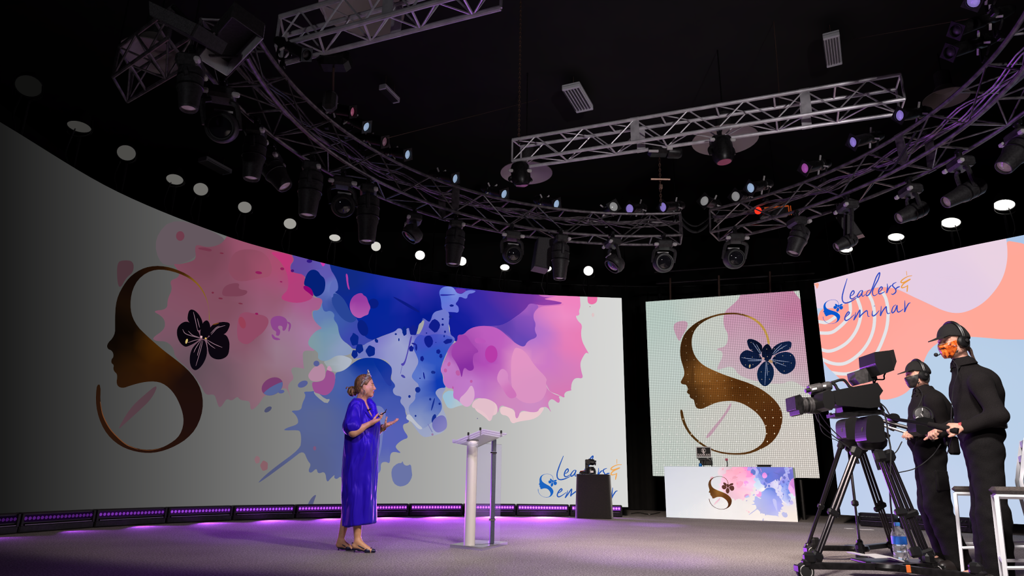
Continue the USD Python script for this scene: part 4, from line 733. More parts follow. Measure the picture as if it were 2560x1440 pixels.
for lab, l, t, k in (('spotlight with a dusty pink lens, highest on the left arc of the ring truss', (884, 280), (812, 268), 'pink'), ('spotlight with a pale blue lens just below the pink lensed one', (918, 318), (872, 296), 'blue'), ('spotlight with a dark plum square front between two pale blue ones', (964, 355), (918, 345), 'plum'),
    ('pale blue spotlight standing right of the plum one', (1021, 387), (985, 380), 'blue'), ('pale blue spotlight on the ring, next one left of the silver truss end', (1140, 447), (1108, 440), 'blue'), ('pale blue spotlight under the left end of the silver truss', (1262, 486), (1238, 478), 'blue'),
    ('pale blue spotlight right of the small black lamp under the silver truss', (1393, 511), (1372, 506), 'blue'), ('grey white spotlight, left of a pair near the ring gap', (1535, 516), (1528, 520), 'white'), ('violet spotlight, right of a pair near the ring gap', (1573, 522), (1586, 521), 'violet'), ('violet blue spotlight at the left edge of the ring gap', (1656, 518), (1678, 516), 'violet'),
    ('round white spotlight at the right edge of the ring gap', (1760, 502), (1772, 506), 'white'), ('white spotlight second from the ring gap on the right section', (1838, 491), (1852, 489), 'white'), ('pale blue spotlight on the right section, above the red lamp', (1875, 470), (1902, 464), 'blue'),
    ('magenta spotlight on the right ring section', (2010, 421), (2052, 412), 'magenta'), ('violet spotlight on the right ring section below the end of the silver truss', (2130, 356), (2206, 337), 'violet'), ('violet spotlight touching the right end of the silver truss', (2247, 289), (2312, 280), 'violet')):
    profile_spot(lab, l, t, k)
profile_spot('violet spotlight cut off by the top right edge', (2432, 4), (2478, -30), 'violet', 14); profile_spot('long grey spotlight pointing left in the top right corner', (2388, 78), (2530, 22), None, 13, Ltot=.8)
profile_spot('second long grey spotlight below the first in the top right corner', (2372, 132), (2490, 92), None, 13, Ltot=.7); profile_spot('long dark spotlight hanging under the grey truss beside the corner block', (768, 138), (700, 104), None, 13, z=zb1 - .2, Ltot=.5)
# red lit lamp in the right ring truss; orange light painted as emissive strips
p = at(1895, 529, z=ZR0 + .22); T = Thing('red_beacon', 'glowing red lamp inside the right ring truss beside an orange lit box', 'lamp', loc=tuple(p))
M['red_glow'] = em('red_glow', lin(255, 50, 30), 1.2); M['orange_glow'] = em('orange_glow', lin(150, 62, 24), 1.)
T.part('lens', lathe([(0, 0), (.045, 0), (.05, .03), (.04, .07), (0, .08)], 16, p, (-.3, -1, .1)), 'red_glow'); q = at(1945, 522, Y=p[1]); T.part('lamp_housing', bx((.42, .16, .14), q + (0, .14, 0), roty(-.12), .02), 'black_metal')
T.part('glow_strip', bx((.36, .01, .022), q + (0.0, .05, .05), roty(-.12)), 'orange_glow'); T.part('glow_strip', bx((.012, .01, .15), q + (.18, .05, 0)), 'orange_glow'); T.part('glow_strip', bx((.012, .01, .15), q + (.21, .05, 0)), 'orange_glow')
# ---------------------------------------------------------------- lit lamps on stands behind the LED walls
ORD = 'first second third fourth fifth sixth seventh eighth ninth tenth eleventh twelfth thirteenth fourteenth fifteenth'.split()
def wall_lamp(i, px, py, w, h, val, P, lab, group):
    az = math.atan2(*(ray(px, py)[:2])); A = np.arctan2(P[:, 0], P[:, 1]); r = np.interp(az, A, np.hypot(P[:, 0], P[:, 1])) + .5
    p = at(px, py, r=r); R_ = w / F * np.linalg.norm(p - EYE) / 2; k = min(.98, h / w); to = nrm(EYE - p); dn = np.array((0, 0, -1.)); dn = nrm(dn - to * (dn @ to)); d = to * k + dn * math.sqrt(1 - k * k)
    if w > h * 1.02 and px > 2000: d = nrm(d + .15 * np.array((-1, 0, 0)))
    T = Thing('wall_lamp', lab, 'stage lamp', group, loc=(p[0], p[1], 0))
    g = mat(f'lamp_glow_{i}', {'e': ('emission', dict(color=lin(*val) if isinstance(val, tuple) else lin(val, val * .985, val * .95), strength=1.0 if (val if not isinstance(val, tuple) else val[1]) < 230 else 1.6))}, surface='e.emission')
    T.part('housing', lathe([(0, -.22), (R_ * .6, -.22), (R_ * .8, -.18), (R_ * 1.1, -.04), (R_ * 1.1, .012), (R_ * 1.02, .012), (R_ * 1.02, -.01), (0, -.012)], 24, p, d), 'black_metal')
    T.part('lens', lathe([(0, .02), (R_ * .5, .016), (R_, .0)], 24, p, d), g)
    q = p - d * .1; T.part('yoke', tube(spline([q + (R_ * 1.2, 0, 0), q + (R_ * 1.15, .03, -R_ * 1.3), q + (0, .05, -R_ * 1.6), q + (-R_ * 1.15, .03, -R_ * 1.3), q + (-R_ * 1.2, 0, 0)], 4), .012, 5), 'black_metal')
    T.part('stand', rod((q[0], q[1] + .05, 0), q + (0, .05, -R_ * 1.6), .022, 8), 'black_metal')
    s = 1 if px > 2000 else -1; T.part('lead', tube(spline([p - d * .2, p + (s * .12, .02, -.35), p + (s * .06, .03, -.6), p + (s * .09, .05, -1.2)], 6), .010, 5), 'steel')
WL = [(72, 215, 44, 40, 17), (198, 316, 42, 22, 58), (316, 382, 35, 32, 74), (437, 448, 34, 23, 98), (502, 473, 30, 28, 108), (612, 518, 29, 26, 122), (725, 559, 28, 25, 155), (837, 594, 26, 17, 195), (940, 616, 23, 23, 215), (1050, 638, 24, 23, 232), (1155, 653, 22, 22, 240), (1262, 668, 23, 16, 245), (1368, 671, 22, 15, 248), (1471, 677, 24, 24, 252)]  # lens values lowered leftward to follow the wall's painted darkening
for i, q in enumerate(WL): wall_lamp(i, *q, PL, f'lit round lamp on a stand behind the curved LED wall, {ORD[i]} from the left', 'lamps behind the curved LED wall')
for i, q in enumerate([(2115, 622, 27, 15, 250), (2240, 592, 31, 15, 250), (2377, 556, 35, 19, 250), (2510, 512, 36, 20, 250)]): wall_lamp(20 + i, *q, PR, f'lit oval lamp behind the coral LED wall, {ORD[i]} from the left', 'lamps behind the coral LED wall')
# ---------------------------------------------------------------- LED battens at the foot of the wall
tg = np.gradient(PL, axis=0); nn = np.stack([-tg[:, 1], tg[:, 0]], 1); nn /= np.linalg.norm(nn, axis=1, keepdims=True)
if (nn * PL).sum() < 0: nn = -nn
PB = PL - nn * .20; sB = np.r_[0, np.cumsum(np.linalg.norm(np.diff(PB, axis=0), axis=1))]
azB = np.arctan2(PB[:, 0], PB[:, 1]); end = np.interp(math.atan2(*ray(1556, 1280)[:2]), azB, sB)
PURPLE = np.array(lin(178, 78, 250))
def batten(s1, L_, lab, glow, group):
    pa, pb = [np.array([np.interp(s, sB, PB[:, k]) for k in (0, 1)]) for s in (s1 - L_ + .012, s1 - .012)]
    e = nrm(pb - pa); R = np.stack([[*e, 0], [-e[1], e[0], 0], [0, 0, 1.]], 1); o = np.array([*(pa + pb) / 2, 0]); W_ = np.linalg.norm(pb - pa)
    if (R[:, 1] @ o) < 0: R[:, 1] *= -1; R[:, 0] *= -1
    T = Thing('led_batten', lab, 'light bar', group, loc=tuple(o))
    w = lambda x, y, z: o + R @ np.array((x, y, z)); BG = em('batten_back_%d' % len(USED), tuple(PURPLE / PURPLE.max()), glow * .08) if glow else None
    T.part('base', bx((W_, .13, .085), w(0, .01, .045), R, .012), 'black_metal'); T.part('housing', bx((W_, .10, .125), w(0, .01, .155), R, .012), 'black_plastic')
    T.part('rail', bx((W_ * .9, .012, .010), w(0, -.058, .088), R), 'steel')
    for s in (-1, 1): T.part('end_bracket', bx((.03, .12, .14), w(s * W_ * .48, .0, .14), R), 'black_metal')
    n = 18; ms = [lathe([(0, .018), (.012, .014), (.021, .0)], 8, w((k + .5 - n / 2) * W_ * .93 / n, -.042, .155), -R[:, 1]) for k in range(n)]
    T.part('led_lenses', join(*ms), mat('batten_glow_%d' % len(USED), {'e': ('emission', dict(color=tuple(PURPLE / PURPLE.max()), strength=glow))}, surface='e.emission') if glow else 'glass_lens', smooth=True, kind='stuff')
    T.part('reflector', bx((W_ * .94, .006, .075), w(0, -.041, .155), R), BG if glow else 'black_metal')
    return w
s1, i = end, 0; BW = []
while s1 > 1.2 and i < 15:
    px = float(proj((*[np.interp(s1 - .5, sB, PB[:, k]) for k in (0, 1)], .15))[0]); g = float(np.interp(px, (-200, 150, 450, 750, 1050, 1300, 1600), (.04, .16, .5, 1.2, 2.4, 4.4, 5.4)))  # glow lowered leftward to match the darkening painted on the wall
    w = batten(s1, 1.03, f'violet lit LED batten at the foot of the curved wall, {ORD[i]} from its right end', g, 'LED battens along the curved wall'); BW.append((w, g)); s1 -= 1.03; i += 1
for w, g in BW:
    q = w(0, -.085, .16); L = spot(q, w(0, -1.1, .0), tuple(PURPLE / PURPLE.max()), 3.6 * g, 52, .9, .012)
# unlit battens under the coral wall
PBsave = (PB, sB); d_ = nrm(PR[1] - PR[0]); n_ = np.array([d_[1], -d_[0]]); n_ = n_ if (n_ @ PR[0]) < 0 else -n_
PB = PR + n_ * .22; sB = np.r_[0, np.cumsum(np.linalg.norm(np.diff(PB, axis=0), axis=1))]
azR = np.arctan2(PB[:, 0], PB[:, 1]); s0 = np.interp(math.atan2(*ray(2150, 1290)[:2]), azR, sB)
batten(s0 + .62, .62, 'short unlit black light bar under the left end of the coral LED wall', 0, 'unlit light bars under the coral wall')
batten(s0 + 1.70, 1.03, 'unlit black light bar behind the camera operators legs', 0, 'unlit light bars under the coral wall')
# ---------------------------------------------------------------- printed booth, with the things on it
A0, B0 = at(1666, 1293, z=0), at(1995, 1305, z=0); HB = float(at(1661, 1166, r=np.hypot(*A0[:2]))[2])
eb = nrm((B0 - A0) * (1, 1, 0)); nb_ = np.array((eb[1], -eb[0], 0)); nb_ = nb_ if nb_ @ A0 < 0 else -nb_     # nb_ looks at the audience
WB = np.linalg.norm((B0 - A0)[:2]); Rb = np.stack([eb, -nb_, (0, 0, 1)], 1)
bw = lambda x, y, z: A0 + Rb @ np.array((x, y, z))          # along the front, into the depth, up
T = Thing('dj_booth', 'white printed booth with the gold S and paint splatter in front of the square screen', 'booth', loc=tuple(A0))
T.part('front_panel', bx((WB, .03, HB), bw(WB / 2, .016, HB / 2), Rb, .004), 'white_paint'); T.part('worktop', bx((WB - .02, .62, .03), bw(WB / 2, .34, HB - .06), Rb), 'black_plastic')
for x in (.02, WB - .02): T.part('side_panel', bx((.03, .60, HB - .08), bw(x, .335, HB / 2 - .04), Rb), 'velvet' if x > 1 else 'white_paint')
T.part('corner_strip', bx((.035, .04, HB * .2), bw(WB + .012, .05, HB * .89), Rb), pm('green_strip', lin(150, 175, 160), .5))
PBo = np.array([A0[:2], B0[:2]])
regb = Polygon([*proj([bw(0, 0, .0), bw(WB, 0, 0), bw(WB, 0, HB), bw(0, 0, HB)])])
src = c('F', 186,625, 500,1355, 520,68, 1035,600, 790,793) + c('B', 720,520, 310,320, 820,985) + c('E', 780,1105, 150,1125, 290,238) + c('G', 375,1100, 715,650) + c('C', 480,1170)
dst = c('J', 872,850, 1070,1135, 1020,597, 1285,790, 1175,885, 1778,580, 1568,520, 1870,785, 1855,1250, 1495,1230, 1478,912, 2065,1220, 2198,1020, 2185,800)
sx = np.array(src); dx = np.array(dst); q2 = lambda p: np.c_[np.ones(len(p)), p[:, :2], p[:, 0] ** 2, p[:, 0] * p[:, 1], p[:, 1] ** 2]
sc = lambda p: (np.asarray(p, float)[:, :2] - (700, 900)) / 500
TT = np.linalg.lstsq(q2(sc(sx)), dx, rcond=None)[0]; toJ = lambda p: q2(sc(p)) @ TT
inv_ = np.linalg.lstsq(q2((dx - 1800) / 200), sx, rcond=None)[0]
def brighter(col):
    def f(xy):
        s = q2((xy - 1800) / 200) @ inv_; cc = col(s) if callable(col) else idw(col, s)
        k = 216 / np.clip(GREY(s[:, 0]), 60, 220)[:, None]; cc = np.clip(cc * (1 + (k - 1) * .9), 0, 250); return cc * .58 + np.array((222, 218, 230)) * .42
    return f
Lb = []
for g, col in ARTL:
    try:
        w_ = warp(shapely.segmentize(g.intersection(sbox(240, 560, 1190, 1290)), 8), toJ)
        if w_.area > 1: Lb.append((w_, brighter(col)))
    except Exception: pass
toB = fit_affine(c('H', 80,705, 540,42, 1050,1010, 620,1392, 1172,550, 880,740), c('J', 872,850, 1020,595, 1240,990, 1070,1135, 1287,790, 1178,885))
Sb, Fb = warp(S2, toB), warp(FL2, toB)
Lb += [(Sb, [(1785, 1225, (82, 50, 20)), (1797, 1228, (150, 108, 50)), (1815, 1240, (92, 54, 24)), (1825, 1265, (70, 38, 20)), (1775, 1200, (84, 56, 34)), (1790, 1265, (86, 60, 60))]), (Fb, (84, 50, 44))]
dots = []
for i in range(26):
    for j in range(16):
        x, y = 300 + i * 40 + 18 * (j % 2), 1240 - j * 20
        if y > 1250 - .52 * (x - 260) and x < 1320: dots.append(Point(*c('J', x, y)[0]).buffer(.55 + .25 * ((i * 7 + j * 3) % 3), quad_segs=2))
Lb.insert(0, (unary_union(dots), (236, 240, 245)))
P_, f_, c_, _ = paint(regb, Lb, lambda xy: idw([(1665, 1180, (198, 208, 222)), (1670, 1280, (204, 213, 222)), (1750, 1200, (204, 212, 222)), (1830, 1280, (216, 218, 222)), (1900, 1290, (224, 222, 222)), (1985, 1295, (226, 220, 215)), (1960, 1250, (214, 212, 224))], xy), on_curve(PBo), 60)
P_ = P_ + nb_ * .003
M['backlit_print'] = mat('backlit_print', {'a': ('attribute', {'attribute': 'paint'}), 'd': ('diffuse_bsdf', {}), 'e': ('emission', dict(strength=.52)), 's': ('add_closure', {})}, [('a.color', 'e.color'), ('a.color', 'd.color'), ('e.emission', 's.closure1'), ('d.BSDF', 's.closure2')], surface='s.closure')
picture(T, 'printed_front', P_, f_, c_, 'backlit_print')
def onb(px, py, d):  # point on the booth top seen at pixel px, depth d behind the front
    Y = bw(np.clip((px - 1666) / 329, 0, 1) * WB, d, 0)[1]; return at(px, py, Y=Y)
wt = HB - .045
# laptop on its stand
lp = onb(1760, 1145, .30); lx = lambda x, y, z: lp + Rb @ np.array((x, y, z)); zl = wt - lp[2]
T = Thing('laptop', 'open laptop on a stand with a black sticker reading RANKAN on its lid', 'laptop', loc=(lp[0], lp[1], wt + .19))
Rl = Rb @ rotx(-.12); lw, lh = .29, .21
lid = lambda x, y, z: lx(0, 0, .012) + Rl @ np.array((x, y, z))
T.part('lid', bx((lw, .012, lh), lid(0, 0, lh / 2), Rl, .005), 'white_paint'); stk = T.part('sticker', bx((lw * .9, .003, lh * .82), lid(0, -.0075, lh * .5), Rl, .001), 'rubber')
Rt = Rl @ np.array([[1, 0, 0], [0, 0, -1], [0, 1, 0.]])
tm = meshkit.text_mesh('RANKAN', .042, .002, bold=True); tb = tm.bounds; tm.apply_translation((-(tb[0][0] + tb[1][0]) / 2, 0, 0)); tm.apply_scale((.235 / (tb[1][0] - tb[0][0]), 1, 1))
T.part('lettering', put(tm, lid(0, -.0092, lh * .13), Rt), 'paper', smooth=False, parent=stk)
em_ = Point(0, 0).buffer(.046).difference(Point(0, 0).buffer(.039))
for a in (0, 1): em_ = em_.union(LineString([(-.02 + .04 * a, -.034), (.02 - .04 * a, .034)]).buffer(.0055))
em_ = em_.union(LineString([(0, -.06), (0, -.02)]).buffer(.012)).union(LineString([(-.018, -.03), (-.018, .034)]).buffer(.006)).union(Point(0, .012).buffer(.012))
T.part('emblem', prism(em_, .002, lid(0, -.0092, lh * .63), Rt), 'paper', smooth=False, parent=stk)
T.part('keyboard_base', bx((lw, .2, .014), lx(0, .10, 0), Rb, .005), 'black_plastic')
T = Thing('laptop_stand', 'black laptop stand with thin legs on the booth', 'laptop stand', loc=(lp[0], lp[1], wt))
T.part('tray', bx((lw * .86, .19, .03), lx(.01, .11, -.028), Rb), 'black_plastic'); T.part('gear_box', bx((lw * .78, .12, .09), lx(.03, .1, -.092), Rb), 'black_plastic')
for s in (-.02, .135): T.part('leg', rod(lx(s, .04, -.04), (*lx(s, .05, 0)[:2], wt), .009, 6), 'black_metal')
T.part('leg', rod(lx(-.1, .16, -.04), (*lx(-.12, .18, 0)[:2], wt), .009, 6), 'black_metal'); T.part('curved_cable', tube(spline([lx(.02, .02, -.12), lx(.03, 0, -.03), lx(.08, 0, -.01), lx(.12, .01, -.06)], 6), .006, 6), 'steel')
p = onb(1751, 1160, .36); T = Thing('drink_can', 'small blue can beside the laptop stand', 'can', loc=(p[0], p[1], wt)); p = np.array((p[0], p[1], wt)); M['can_blue'] = pm('can_blue', lin(30, 130, 225), .35, .3)
T.part('body', lathe([(0, 0), (.026, .0), (.031, .008), (.031, .10), (.026, .115), (0, .115)], 16, p), 'can_blue'); T.part('rim', lathe([(.022, .115), (.026, .115), (.026, .12), (.022, .12), (.022, .115)], 16, p), 'steel')
p = onb(1813, 1166, .34); p = np.array((p[0], p[1], wt)); g = onb(1816, 1149, .34); T = Thing('gooseneck_gadget', 'tiny square device on a bent black neck at the middle of the booth', 'device', loc=tuple(p))
T.part('foot', bx((.09, .06, .03), p + (-.03, 0, .015), Rb), 'black_plastic'); T.part('neck', tube(spline([p + (-.02, 0, .02), p + (.03, 0, .05), (p + g) / 2 + (.03, 0, .02), g], 6), .008, 6), 'black_metal'); T.part('head', bx((.05, .02, .045), g + (0, -.01, 0), Rb), 'gel_pink')
p = onb(1911, 1170, .3); p = np.array((p[0], p[1], wt)); hh = onb(1911, 1163, .3)[2]; T = Thing('mixer', 'flat black mixer seen edge-on over the right of the booth', 'mixer', loc=tuple(p)); T.part('body', bx((.24, .22, max(.05, hh - wt - .01)), p + (0, 0, max(.05, hh - wt - .01) / 2), Rb), 'black_plastic'); T.part('lid', bx((.27, .24, .014), (p[0], p[1], hh), Rb), 'black_metal')
# ---------------------------------------------------------------- draped kiosk with a robotic camera
ka, kb = at(1446, 1296, z=0), at(1521, 1298, z=0); ek = nrm((kb - ka) * (1, 1, 0)); nk = np.array((-ek[1], ek[0], 0)); nk = nk if nk @ ka > 0 else -nk
wk = np.linalg.norm((kb - ka)[:2]); hk = float(at(1485, 1187, r=np.hypot(*(ka + kb)[:2]) / 2)[2]); Rk = np.stack([ek, nk, (0, 0, 1)], 1); ko = (ka + kb) / 2 + nk * .24; ko[2] = 0
def drape(h, hx, hy, flare, o, R, n=72, rows=16, seed=1):
    """cloth over a box: straight top, folds that open towards the floor"""
    r_ = np.random.default_rng(seed); ph = r_.uniform(0, 6, 6); V = []
    for i in range(rows + 1):
        t = i / rows
        for k in range(n):
            a = 2 * math.pi * k / n; ca, sa = math.cos(a), math.sin(a); m_ = max(abs(ca) ** 6 + abs(sa) ** 6, 1e-9) ** (1 / 6)
            corner = abs(ca * sa) * 2
            f = 1 + t * flare * (.35 + corner ** 3 * .9) + t * .018 * math.sin(5 * a + ph[0]) + t * .012 * math.sin(13 * a + ph[1])
            V.append((hx * ca / m_ * f, hy * sa / m_ * f, h * (1 - t)))
    f = [(i * n + k, i * n + (k + 1) % n, (i + 1) * n + (k + 1) % n, (i + 1) * n + k) for i in range(rows) for k in range(n)]
    v, f, _ = meshkit.arrays((np.array(V), np.array(f))); v = np.vstack([v, [(0, 0, h)]]); f = np.vstack([f, [(len(v) - 1, (k + 1) % n, k) for k in range(n)]])
    return put((v, f[:, ::-1]), o, R)
T = Thing('draped_kiosk', 'box stand covered with a black cloth in front of the handwritten name', 'stand', loc=tuple(ko))
T.part('cloth', drape(hk, wk / 2 * 1.14, .235, .10, ko, Rk), 'velvet', smooth=50); T.part('top_board', bx((wk * 1.1, .44, .012), ko + (0, 0, hk + .004), Rk), 'velvet')
zp = hk + .012; pb = at(1476, 1187, Y=ko[1] - .1); pb[2] = zp; s_ = np.linalg.norm(pb - EYE) / F
T = Thing('robotic_camera', 'black robotic camera with its head turned sideways on the draped kiosk', 'camera', loc=tuple(pb))
T.part('base', lathe([(0, 0), (13.5 * s_, 0), (13.5 * s_, 7 * s_), (12 * s_, 12 * s_), (11 * s_, 14 * s_), (0, 14 * s_)], 24, pb + (0, 0, .001)), 'black_metal'); T.part('front_window', bx((8 * s_, 2 * s_, 5 * s_), pb + (2 * s_, -12.5 * s_, 5.5 * s_), None, .004), 'white_paint')
T.part('yoke_arm', bx((8 * s_, 12 * s_, 24 * s_), pb + (-8 * s_, 0, 22 * s_), None, .012), 'black_plastic'); T.part('swivel', lathe([(0, 0), (9 * s_, 0), (9 * s_, 4 * s_), (0, 4 * s_)], 20, pb + (0, 0, 13 * s_)), 'black_plastic')
hd = pb + (0, 0, 28 * s_); T.part('head', bx((22 * s_, 15 * s_, 14 * s_), hd + (2 * s_, 0, 0), roty(.12), 5 * s_), 'black_plastic'); T.part('lens', lathe([(0, 0), (6 * s_, 0), (6 * s_, 3 * s_), (0, 2.4 * s_)], 20, hd + (11 * s_, 0, -1.5 * s_), (1, -.1, -.12)), 'glass_lens')
T.part('pivot_cap', disc(hd + (-6 * s_, -7.5 * s_, 0), (0, -1, 0), 6 * s_, 2 * s_), 'black_metal')
p = at(1456, 1185, Y=ko[1] - .05); p[2] = zp; T = Thing('small_bag', 'small dark bag with a red edge left of the robotic camera', 'bag', loc=tuple(p)); T.part('bag', bx((.11, .09, .05), p + (0, 0, .026), None, .02), 'velvet'); T.part('red_edge', tube([p + (-.05, -.045, .05), p + (.0, -.046, .056), p + (.05, -.044, .07)], .006, 6), 'red_tape')
# ---------------------------------------------------------------- clear lectern
q = [at(1131, 1107, r=6.95), at(1193, 1119, r=6.80), at(1267, 1086, r=7.2), at(1208, 1075, r=7.35)]
P1, P2 = at(1173, 1371, z=0), at(1229, 1367, z=0); OL = (P1 + P2) / 2
T = Thing('lectern', 'clear acrylic lectern with a silver half-round post and a dark second post', 'lectern', loc=tuple(OL))
def slab4(q, th):
    q = np.array(q); n = nrm(np.cross(q[1] - q[0], q[3] - q[0])); n = n if n[2] > 0 else -n; return trimesh.convex.convex_hull(np.vstack([q, q + n * th]))
T.part('reading_plate', slab4(q, .012), 'acrylic', smooth=False); lipn = np.array((0, 0, .03)); T.part('paper_stop', slab4([q[0], q[1], q[1] + (q[2] - q[1]) * .02, q[0] + (q[3] - q[0]) * .02], .035), 'acrylic', smooth=False)
bq = [at(1125, 1369, z=0), at(1205, 1377, z=0), at(1269, 1362, z=0), at(1190, 1357, z=0)]; T.part('foot_plate', slab4(bq, .03), 'acrylic', smooth=False)
topz = lambda p: float((q[0] + q[2])[2] / 2)
M['post_silver'] = pm('post_silver', lin(205, 198, 194), .38, .25); M['post_dark'] = grain('post_dark', lin(40, 42, 58), lin(62, 64, 84), 160, .45)
z1 = at(1183, 1100, Y=P1[1])[2] - .01; z2 = at(1231, 1098, Y=P2[1])[2] + .0
pol = Point(0, 0).buffer(.055, quad_segs=8); pol = pol.intersection(sbox(-.1, -.1, .1, .035)); T.part('silver_post', prism(pol, z1 - .03, (P1[0], P1[1], .03), rotz(.15)), 'post_silver', smooth=40)
T.part('dark_post', bx((.042, .05, z2 - .03), (P2[0], P2[1], (z2 + .03) / 2), rotz(.3), .006), 'post_dark')
dv = nrm((P2 - P1) * (1, 1, 0)); mid = (P1 + P2) / 2 + (0, 0, .03); Rp = np.stack([dv, np.cross((0, 0, 1), dv), (0, 0, 1)], 1); lp_ = np.linalg.norm((P2 - P1)[:2])
T.part('clear_panel', bx((lp_ + .10, .008, z2 - .08), mid + (0, 0, (z2 - .08) / 2) + Rp @ np.array((.06, 0, 0)), Rp, .002), 'acrylic_clear')
T.part('post_cap', bx((.12, .10, .014), (P1[0], P1[1], z1 + .004), rotz(.15), .004), 'steel')
for u in (.25, .5, .9): T.part('clip', bx((.02, .02, .04), q[1] * .0 + q[0] + (q[3] - q[0]) * u + (0, 0, .02) if u > .3 else q[2] + (-.06, 0, .02), None, .004), 'black_metal')
for zz in (.26, .92): T.part('clamp', bx((.07, .012, .018), (P2[0] - .0, P2[1] - .03, zz), rotz(.3), .003), 'chrome')
# ---------------------------------------------------------------- bar chairs
def bar_chair(lab, o, yaw, hs=.635, w=.40, hb=1.02):
    T = Thing('bar_chair', lab, 'chair', loc=(o[0], o[1], 0)); R = rotz(yaw); W_ = lambda x, y, z: np.array((o[0], o[1], 0)) + R @ np.array((x, y, z)); M.setdefault('seat_brown', grain('seat_brown', lin(50, 42, 40), lin(76, 66, 62), 120, .7)); M.setdefault('chair_white', pm('chair_white', lin(236, 236, 242), .4))
    T.part('seat', bx((w + .04, w + .04, .045), W_(0, 0, hs), R, .02), 'seat_brown'); h = w / 2
    for x in (-h, h):
        T.part('leg', tube([W_(x, h, hs - .03), W_(x * 1.12, h * 1.15, 0.0)], [.017, .015], 4), 'chair_white', smooth=False); T.part('leg', tube(spline([W_(x * 1.1, -h * 1.25, 0), W_(x, -h, hs - .02), W_(x * .98, -h * 1.05, hs + .12), W_(x * .92, -h * 1.35, hb)], 6), .017, 4), 'chair_white', smooth=False)
        T.part('seat_rail', rod(W_(x, -h, hs - .035), W_(x, h, hs - .035), .014, 4), 'chair_white', smooth=False); T.part('stretcher', rod(W_(x * 1.07, h * 1.09, .20), W_(x * 1.07, -h * 1.12, .24), .011, 6), 'chair_white')
    for y, z in ((h * 1.09, .22), (-h * 1.12, .30)): T.part('stretcher', rod(W_(-h * 1.07, y, z), W_(h * 1.07, y, z), .011, 6), 'chair_white')
    for z, y in ((hs - .035, h), (hs - .035, -h)): T.part('seat_rail', rod(W_(-h, y, z), W_(h, y, z), .014, 4), 'chair_white', smooth=False)
    for z in (hs + .24, hb - .03): T.part('back_rail', bx((w * .95, .016, .05), W_(0, -h * (1.05 + .3 * (z - hs - .12) / (hb - hs - .12)), z), R, .005), 'chair_white')
q_ = at(2466, 1213, r=6.75); bar_chair('white bar chair with a brown seat standing behind the nearer camera operator', q_, 1.0, w=.44)
q_ = at(2592, 1216, r=5.35); bar_chair('white bar chair with a brown seat cut off by the right edge', q_, 1.0, w=.44)
# ---------------------------------------------------------------- scraps on the carpet
for k, (a, b, lab) in enumerate((((2113, 1321), (2133, 1322), 'white paper scrap on the carpet before the coral wall, left one'), ((2150, 1323), (2182, 1325), 'white paper scrap on the carpet before the coral wall, right one'))):
    u, v = at(*a, z=.004), at(*b, z=.004); single('paper_scrap', lab, 'paper', bx((np.linalg.norm(v - u), .10, .006), (u + v) / 2, None, .002), 'paper')
single('floor_cable', 'thin dark cable lying in front of the gap beside the curved wall', 'cable', tube(spline([at(1578, 1284, z=.012), at(1598, 1282, z=.012), at(1625, 1286, z=.012), at(1650, 1281, z=.012)], 8), .010, 6), 'steel')
# ---------------------------------------------------------------- broadcast cameras on tripods
def slab(pts, Y, th, ch=0.0):
    """a part with the given outline at depth Y and a real thickness"""
    P = np.array([at(x, y, Y=Y) for x, y in pts]); g = Polygon(P[:, [0, 2]]).buffer(0)
    if ch: g = g.buffer(-ch).buffer(ch)
    return put(prism(g, th), (0, Y + th / 2, 0), np.array([[1, 0, 0], [0, 0, -1], [0, 1, 0.]]))
l = lambda *p: c('L', *p)
def leg_px(T, a, b, Ya, Yb, n, gap, r, m='leg_grey', clamp=None, name='leg'):
    A, B = at(*a, Y=Ya), at(*b, Y=Yb); d = nrm(B - A); s = nrm(np.cross(d, (0, 1, 0))); ms = []
    for k in range(n):
        o = s * gap * (k - (n - 1) / 2); ms.append(rod(A + o * .8, A + (B - A) * .62 + o, r, 10)); ms.append(rod(A + (B - A) * .55 + o * .7, B + o * .7, r * .8, 10))
    pth = T.part(name, join(*ms), m)
    R = frame(d)
    T.part('leg_clamp', bx((gap * n + .025, .045, .05), A + (B - A) * .60, np.stack([s, np.cross(d, s), d], 1), .012), 'black_plastic', parent=pth)
    T.part('leg_foot', bx((gap * n + .02, .05, .07), B - d * .02, np.stack([s, np.cross(d, s), d], 1), .015), 'black_plastic', parent=pth)
    T.part('leg_top', bx((gap * n + .03, .06, .09), A + d * .03, np.stack([s, np.cross(d, s), d], 1), .02), 'black_plastic', parent=pth)
M['leg_grey'] = pm('leg_grey', lin(62, 58, 62), .28, .85); M['leg_black'] = pm('leg_black', lin(34, 32, 36), .35, .6)
